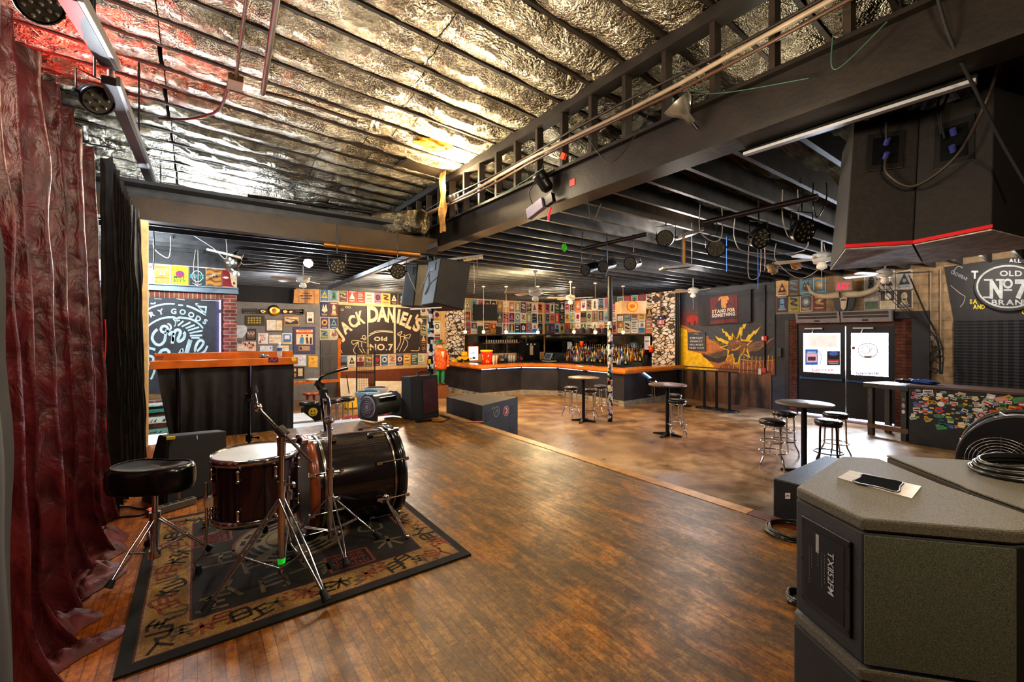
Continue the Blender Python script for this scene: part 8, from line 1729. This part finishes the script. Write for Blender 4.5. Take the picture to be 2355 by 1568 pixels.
# dust pan with yellow bin and broom
fn = pixY(12.6); tag(MB().bar(fn(797, 862, 0), fn(803, 905, 0), .02, .02).build('dust_pan_handle', blackm), 'black dust pan handle standing before the leaning table', 'dust pan')
p = fn(808, 915, 0); tag(MB().obox((p.x, p.y, .16), .35, .3, .3).build('yellow_bucket', M('yellow_plastic', ()), bevel=.03), 'yellow mop bucket behind the stool in the corner', 'bucket')
p = aD(716, 948, 8.6); t = thing('smiley_sticker_box', 'black box with a yellow smiley face on the floor by the grey table', 'box', p); MB().obox(p, .3, .3, .3).build('body', blackm, t); b = MB(); q_ = (CAM - p).normalized(); a = Art(b, lambda u, v, L: p + Vector((u, -.155 - .002 * L, v))); a.ell(0, .03, .085, .085, (206, 170, 30), 1); a.rect(-.04, .03, -.015, .06, (30, 30, 30), 2); a.rect(.015, .03, .04, .06, (30, 30, 30), 2); a.stroke([(-.05, .0), (0, -.03), (.05, .0)], .012, (30, 30, 30), 2); b.build('smiley', ART, t)
# ashtray-ish items on ledge
p = Vector((l0.x + .5, 13.15, l0.z)); tag(MB().lathe([(0, 0), (.14, 0), (.18, .05), (.17, .06), (0, .02)], p, n=20).build('tray', white_paint), 'white tray of odds and ends on the orange ledge', 'tray')
# ================================================================= carved leprechaun-like greeter statue by the bar
px_ = aD(1011, 830, 14.3); fx, fy = px_.x, px_.y
t = thing('carved_statue', 'carved wooden greeter statue in a green hat and orange patterned coat by the bar', 'statue', (fx, fy, 0)); zb0 = .42
MB().box(fx - .22, fy - .2, 0, fx + .22, fy + .2, zb0).build('plinth', M('plinth_wood', (120, 74, 40), .5), t)
coat = NT('carved_coat', .5)[0]; nt = coat.node_tree; tcn = node(nt, 'TexCoord'); vv = node(nt, 'TexVoronoi', {'Vector': tcn.outputs['Object'], 'Scale': 14.}); nt.links.new(ramp(nt, vv.outputs['Distance'], [(.25, (196, 70, 24)), (.34, (60, 30, 20)), (.42, (220, 100, 30))]), nt.nodes['Principled BSDF'].inputs['Base Color'])
body = MB(); V = [(0, .0, .55), (0, 0, .95), (0, 0, 1.16)]
def skin(name, verts, edges, radii, mat, parent, sub=2):
    me = bpy.data.meshes.new(name); me.from_pydata([tuple(Vector(v)) for v in verts], edges, []); me.materials.append(mat); o = bpy.data.objects.new(name, me); C.objects.link(o); o.parent = parent
    s_ = o.modifiers.new('s', 'SKIN'); sd = me.skin_vertices[0].data if me.skin_vertices else None
    if sd is None: bpy.context.view_layer.objects.active = o; sd = me.skin_vertices[0].data
    for i, r in enumerate(radii): sd[i].radius = (r, r)
    sd[0].use_root = True; o.modifiers.new('u', 'SUBSURF').render_levels = sub
    s_.use_smooth_shade = True; return o
Z = zb0
MB().lathe([(0, Z + .55), (.22, Z + .52), (.24, Z + .6), (.2, Z + .85), (.23, Z + 1.05), (.2, Z + 1.16), (.09, Z + 1.2), (0, Z + 1.2)], (fx, fy, 0), n=24).build('coat', coat, t)
for sg in (-1, 1):
    MB().tube([(fx + sg * .21, fy, Z + 1.12), (fx + sg * .28, fy - .03, Z + .9), (fx + sg * .24, fy - .12, Z + .68)], lambda q: .07 - .02 * q, 10, smooth_path=4).build('sleeve', coat, t); MB().ball((fx + sg * .23, fy - .14, Z + .64), .05, 10).build('hand', M('carved_skin', (206, 150, 110), .5), t)
    MB().tube([(fx + sg * .09, fy, Z + .56), (fx + sg * .1, fy - .02, Z + .3), (fx + sg * .1, fy, Z + .04)], lambda q: .085 - .03 * q, 10, smooth_path=3).build('trouser_leg', M('carved_green', (40, 130, 80), .5), t); MB().ball((fx + sg * .1, fy - .06, Z + .04), .07, 10, sc=(.8, 1.5, .6)).build('shoe', M('carved_brown', (110, 60, 30), .5), t)
MB().ball((fx, fy, Z + 1.31), .12, 16, sc=(.9, .95, 1.15)).build('head', M('carved_skin', ()), t); MB().lathe([(.16, Z + 1.36), (.17, Z + 1.38), (.115, Z + 1.40), (.10, Z + 1.5), (.0, Z + 1.52)], (fx, fy, 0), n=20).build('hat', M('carved_hat', (24, 84, 50), .5), t)
MB().ball((fx + .06, fy - .1, Z + 1.42), .05, 10).build('hat_flower', M('orange_plastic', ()), t); MB().lathe([(0, Z + 1.18), (.09, Z + 1.22), (.1, Z + 1.28), (.0, Z + 1.30)], (fx, fy - .05, 0), n=14).build('beard', M('carved_beard', (190, 150, 90), .6), t)
MB().slab([(fx - .06, fy - .22, Z + 1.12), (fx + .06, fy - .22, Z + 1.12), (fx, fy - .25, Z + .9)], (0, .03, 0)).build('shirt_front', M('carved_shirt', (206, 196, 170), .5), t)
for sg in (-1, 1): MB().ball((fx + sg * .04, fy - .11, Z + 1.33), .014, 8).build('eye', rubber, t)
# hats and objects on the bar shelf
for i, (x, c_, lb) in enumerate(((9.2, (40, 60, 40), 'dark green trinket on the left upper shelf'), (10.1, (30, 28, 28), 'small framed photo standing on the left upper shelf'))):
    tag(MB().box(x, 14.9, 2.112, x + .25, 14.94, 2.44, col=c_).build('shelf_trinket', ART), lb, 'trinket')
for i in range(6):
    y = 13.4 - i * .42; tag(MB().lathe([(.24, 0), (.25, .02), (.14, .06), (.13, .2), (.08, .24), (0, .24)], (12.75, y, 2.112), n=20).build('straw_hat', M('hat_%d' % (i % 3), [(60, 44, 40), (90, 66, 60), (36, 36, 44)][i % 3], .7)), nth(i) + ' dark hat from the left lying on the upper shelf of the right back bar', 'hat', 'hats on the upper shelf')
# ================================================================= light and camera
def L(name, kind, loc, energy, col=(1, 1, 1), **k):
    d = bpy.data.lights.new(name, kind); d.energy = energy; d.color = col
    o = bpy.data.objects.new(name, d); C.objects.link(o); o.location = loc
    aim = k.pop('aim', None)
    for a, v in k.items(): setattr(d, a, v)
    if aim is not None: o.rotation_euler = (Vector(aim) - Vector(loc)).to_track_quat('-Z', 'Y').to_euler()
    return o
WARM = (1, .78, .5); COOL = (.8, .9, 1)
L('clamp_lamp_glow', 'SPOT', clampL + Vector((-.02, .0, .08)), 240, (1, .8, .5), aim=clampL + Vector((-.6, -1., .7)), spot_size=2.7, spot_blend=.7, shadow_soft_size=.05)
L('clamp_bulb', 'POINT', clampL + Vector((-.15, 0, .15)), 40, (1, .72, .36), shadow_soft_size=.05)
L('bright_lamp', 'SPOT', brightL + Vector((-.02, -.05, -.03)), 160, COOL, aim=(1.5, 2.0, 1.0), spot_size=2.4, spot_blend=.6, shadow_soft_size=.05)
for i, p in enumerate(bpos): L('bulb_%d' % i, 'POINT', p + Vector((0, 0, -.06)), 26, (1, .66, .32), shadow_soft_size=.05)
# fill lights added in open air, no fixtures at these spots
for i, (p, e, c) in enumerate((((1.0, 4.6, 3.3), 70, (1, .86, .66)), ((.1, 5.0, 3.3), 60, (.95, .92, .9)), ((1.4, -.6, 3.2), 90, (1, .82, .58)), ((2.2, 1.4, 3.3), 40, (1, .84, .6)), ((.1, 1.2, 3.4), 40, (1, .8, .6)),
    ((5.4, 3.4, 3.3), 60, (1, .9, .8)), ((6.5, 7.8, 3.3), 230, (1, .76, .42)), ((9.2, 5.2, 3.3), 60, (1, .92, .88)), ((9.5, 10.3, 3.35), 70, (1, .8, .6)), ((4.0, 10.5, 3.3), 190, (1, .86, .7)), ((1.6, 11.6, 3.2), 120, (.95, .95, 1)), ((-.8, 8.0, 3.2), 170, (.85, .93, 1)), ((5.0, 13.6, 3.2), 150, (1, .8, .56)), ((11.6, 1.2, 3.3), 70, (1, .9, .8)), ((11.2, 7.4, 3.2), 45, (.92, .92, 1)), ((6.8, 1.0, 3.2), 50, (1, .9, .8)), ((11.7, 12.6, 3.2), 60, (1, .8, .6)))):
    L('room_fill_%d' % i, 'POINT', p, e, c, shadow_soft_size=.12)
for i, (p, e, c) in enumerate((((-.15, 9.4, 3.98), 170, (.8, .9, 1)), ((-1.0, 3.9, 4.1), 40, (.85, .92, 1)), ((4.1, 1.6, 4.15), 9, (1, .9, .7)), ((4.1, 4.6, 4.15), 7, (1, .9, .7)), ((.6, 9.5, 4.1), 60, (.9, .9, 1)), ((2.6, 4.0, 3.9), 30, (1, .82, .55)))):
    L('roof_fill_%d' % i, 'POINT', p, e, c, shadow_soft_size=.12)  # unseen fill lights added to brighten the foil roof
L('red_par', 'SPOT', (-1.15, 6.5, 3.95), 120, (1, .03, .02), aim=(-.85, 5.0, 4.7), spot_size=2., spot_blend=.7)
L('green_par', 'SPOT', (4.4, 2.5, 3.3), 90, (.35, 1, .3), aim=(4.9, 1.9, 0), spot_size=.9, spot_blend=1.)
L('pink_tint_spot', 'SPOT', (8.6, 4.6, 3.3), 90, (1, .35, .3), aim=(8.3, 5.2, 0), spot_size=1.7, spot_blend=1.)  # added spot, tints the floor pink; no par hangs here
L('blue_tint_spot', 'SPOT', (11.0, 4.6, 3.2), 260, (.1, .35, 1), aim=(11.9, 5.0, 0), spot_size=1.1, spot_blend=1.)  # added spot, blue floor tint standing for daylight near the doors
L('amber_par', 'SPOT', (8.6, 10.4, 3.2), 60, (1, .6, .1), aim=(8.9, 10.9, 0), spot_size=.75, spot_blend=.6)
L('door_daylight', 'AREA', (XW + .9, 3.8, 1.9), 900, (.72, .83, 1), aim=(8.5, 3.4, .3), shape='RECTANGLE', size=2.0, size_y=1.6)
L('sun', 'SUN', (20, 3, 8), 5, (1, .96, .9), aim=(16.5, 3.5, 0))
w = bpy.data.worlds.new('World'); bpy.context.scene.world = w; w.use_nodes = True
sk = w.node_tree.nodes.new('ShaderNodeTexSky'); sk.sky_type = 'HOSEK_WILKIE'; sk.turbidity = 3; sk.sun_direction = (.3, .2, .9)
w.node_tree.links.new(sk.outputs[0], w.node_tree.nodes['Background'].inputs['Color']); w.node_tree.nodes['Background'].inputs['Strength'].default_value = 2.5
cam = bpy.data.cameras.new('camera'); co = bpy.data.objects.new('camera', cam); C.objects.link(co)
cam.sensor_width = 36; cam.lens = F / 2355 * 36; cam.shift_y = -(784 - HY) / 2355; cam.clip_start = .05; cam.clip_end = 100
co.location = CAM; co.rotation_euler = (PI / 2, 0, -YAW); bpy.context.scene.camera = co
sc = bpy.context.scene; sc.view_settings.view_transform = 'Standard'
try: sc.view_settings.look = 'Medium High Contrast'
except Exception: pass
sc.view_settings.exposure = .4
sc.cycles.max_bounces = 6; sc.cycles.diffuse_bounces = 3; sc.cycles.glossy_bounces = 3; sc.cycles.transmission_bounces = 4; sc.cycles.transparent_max_bounces = 8
sc.cycles.caustics_reflective = False; sc.cycles.caustics_refractive = False; sc.cycles.sample_clamp_indirect = 4
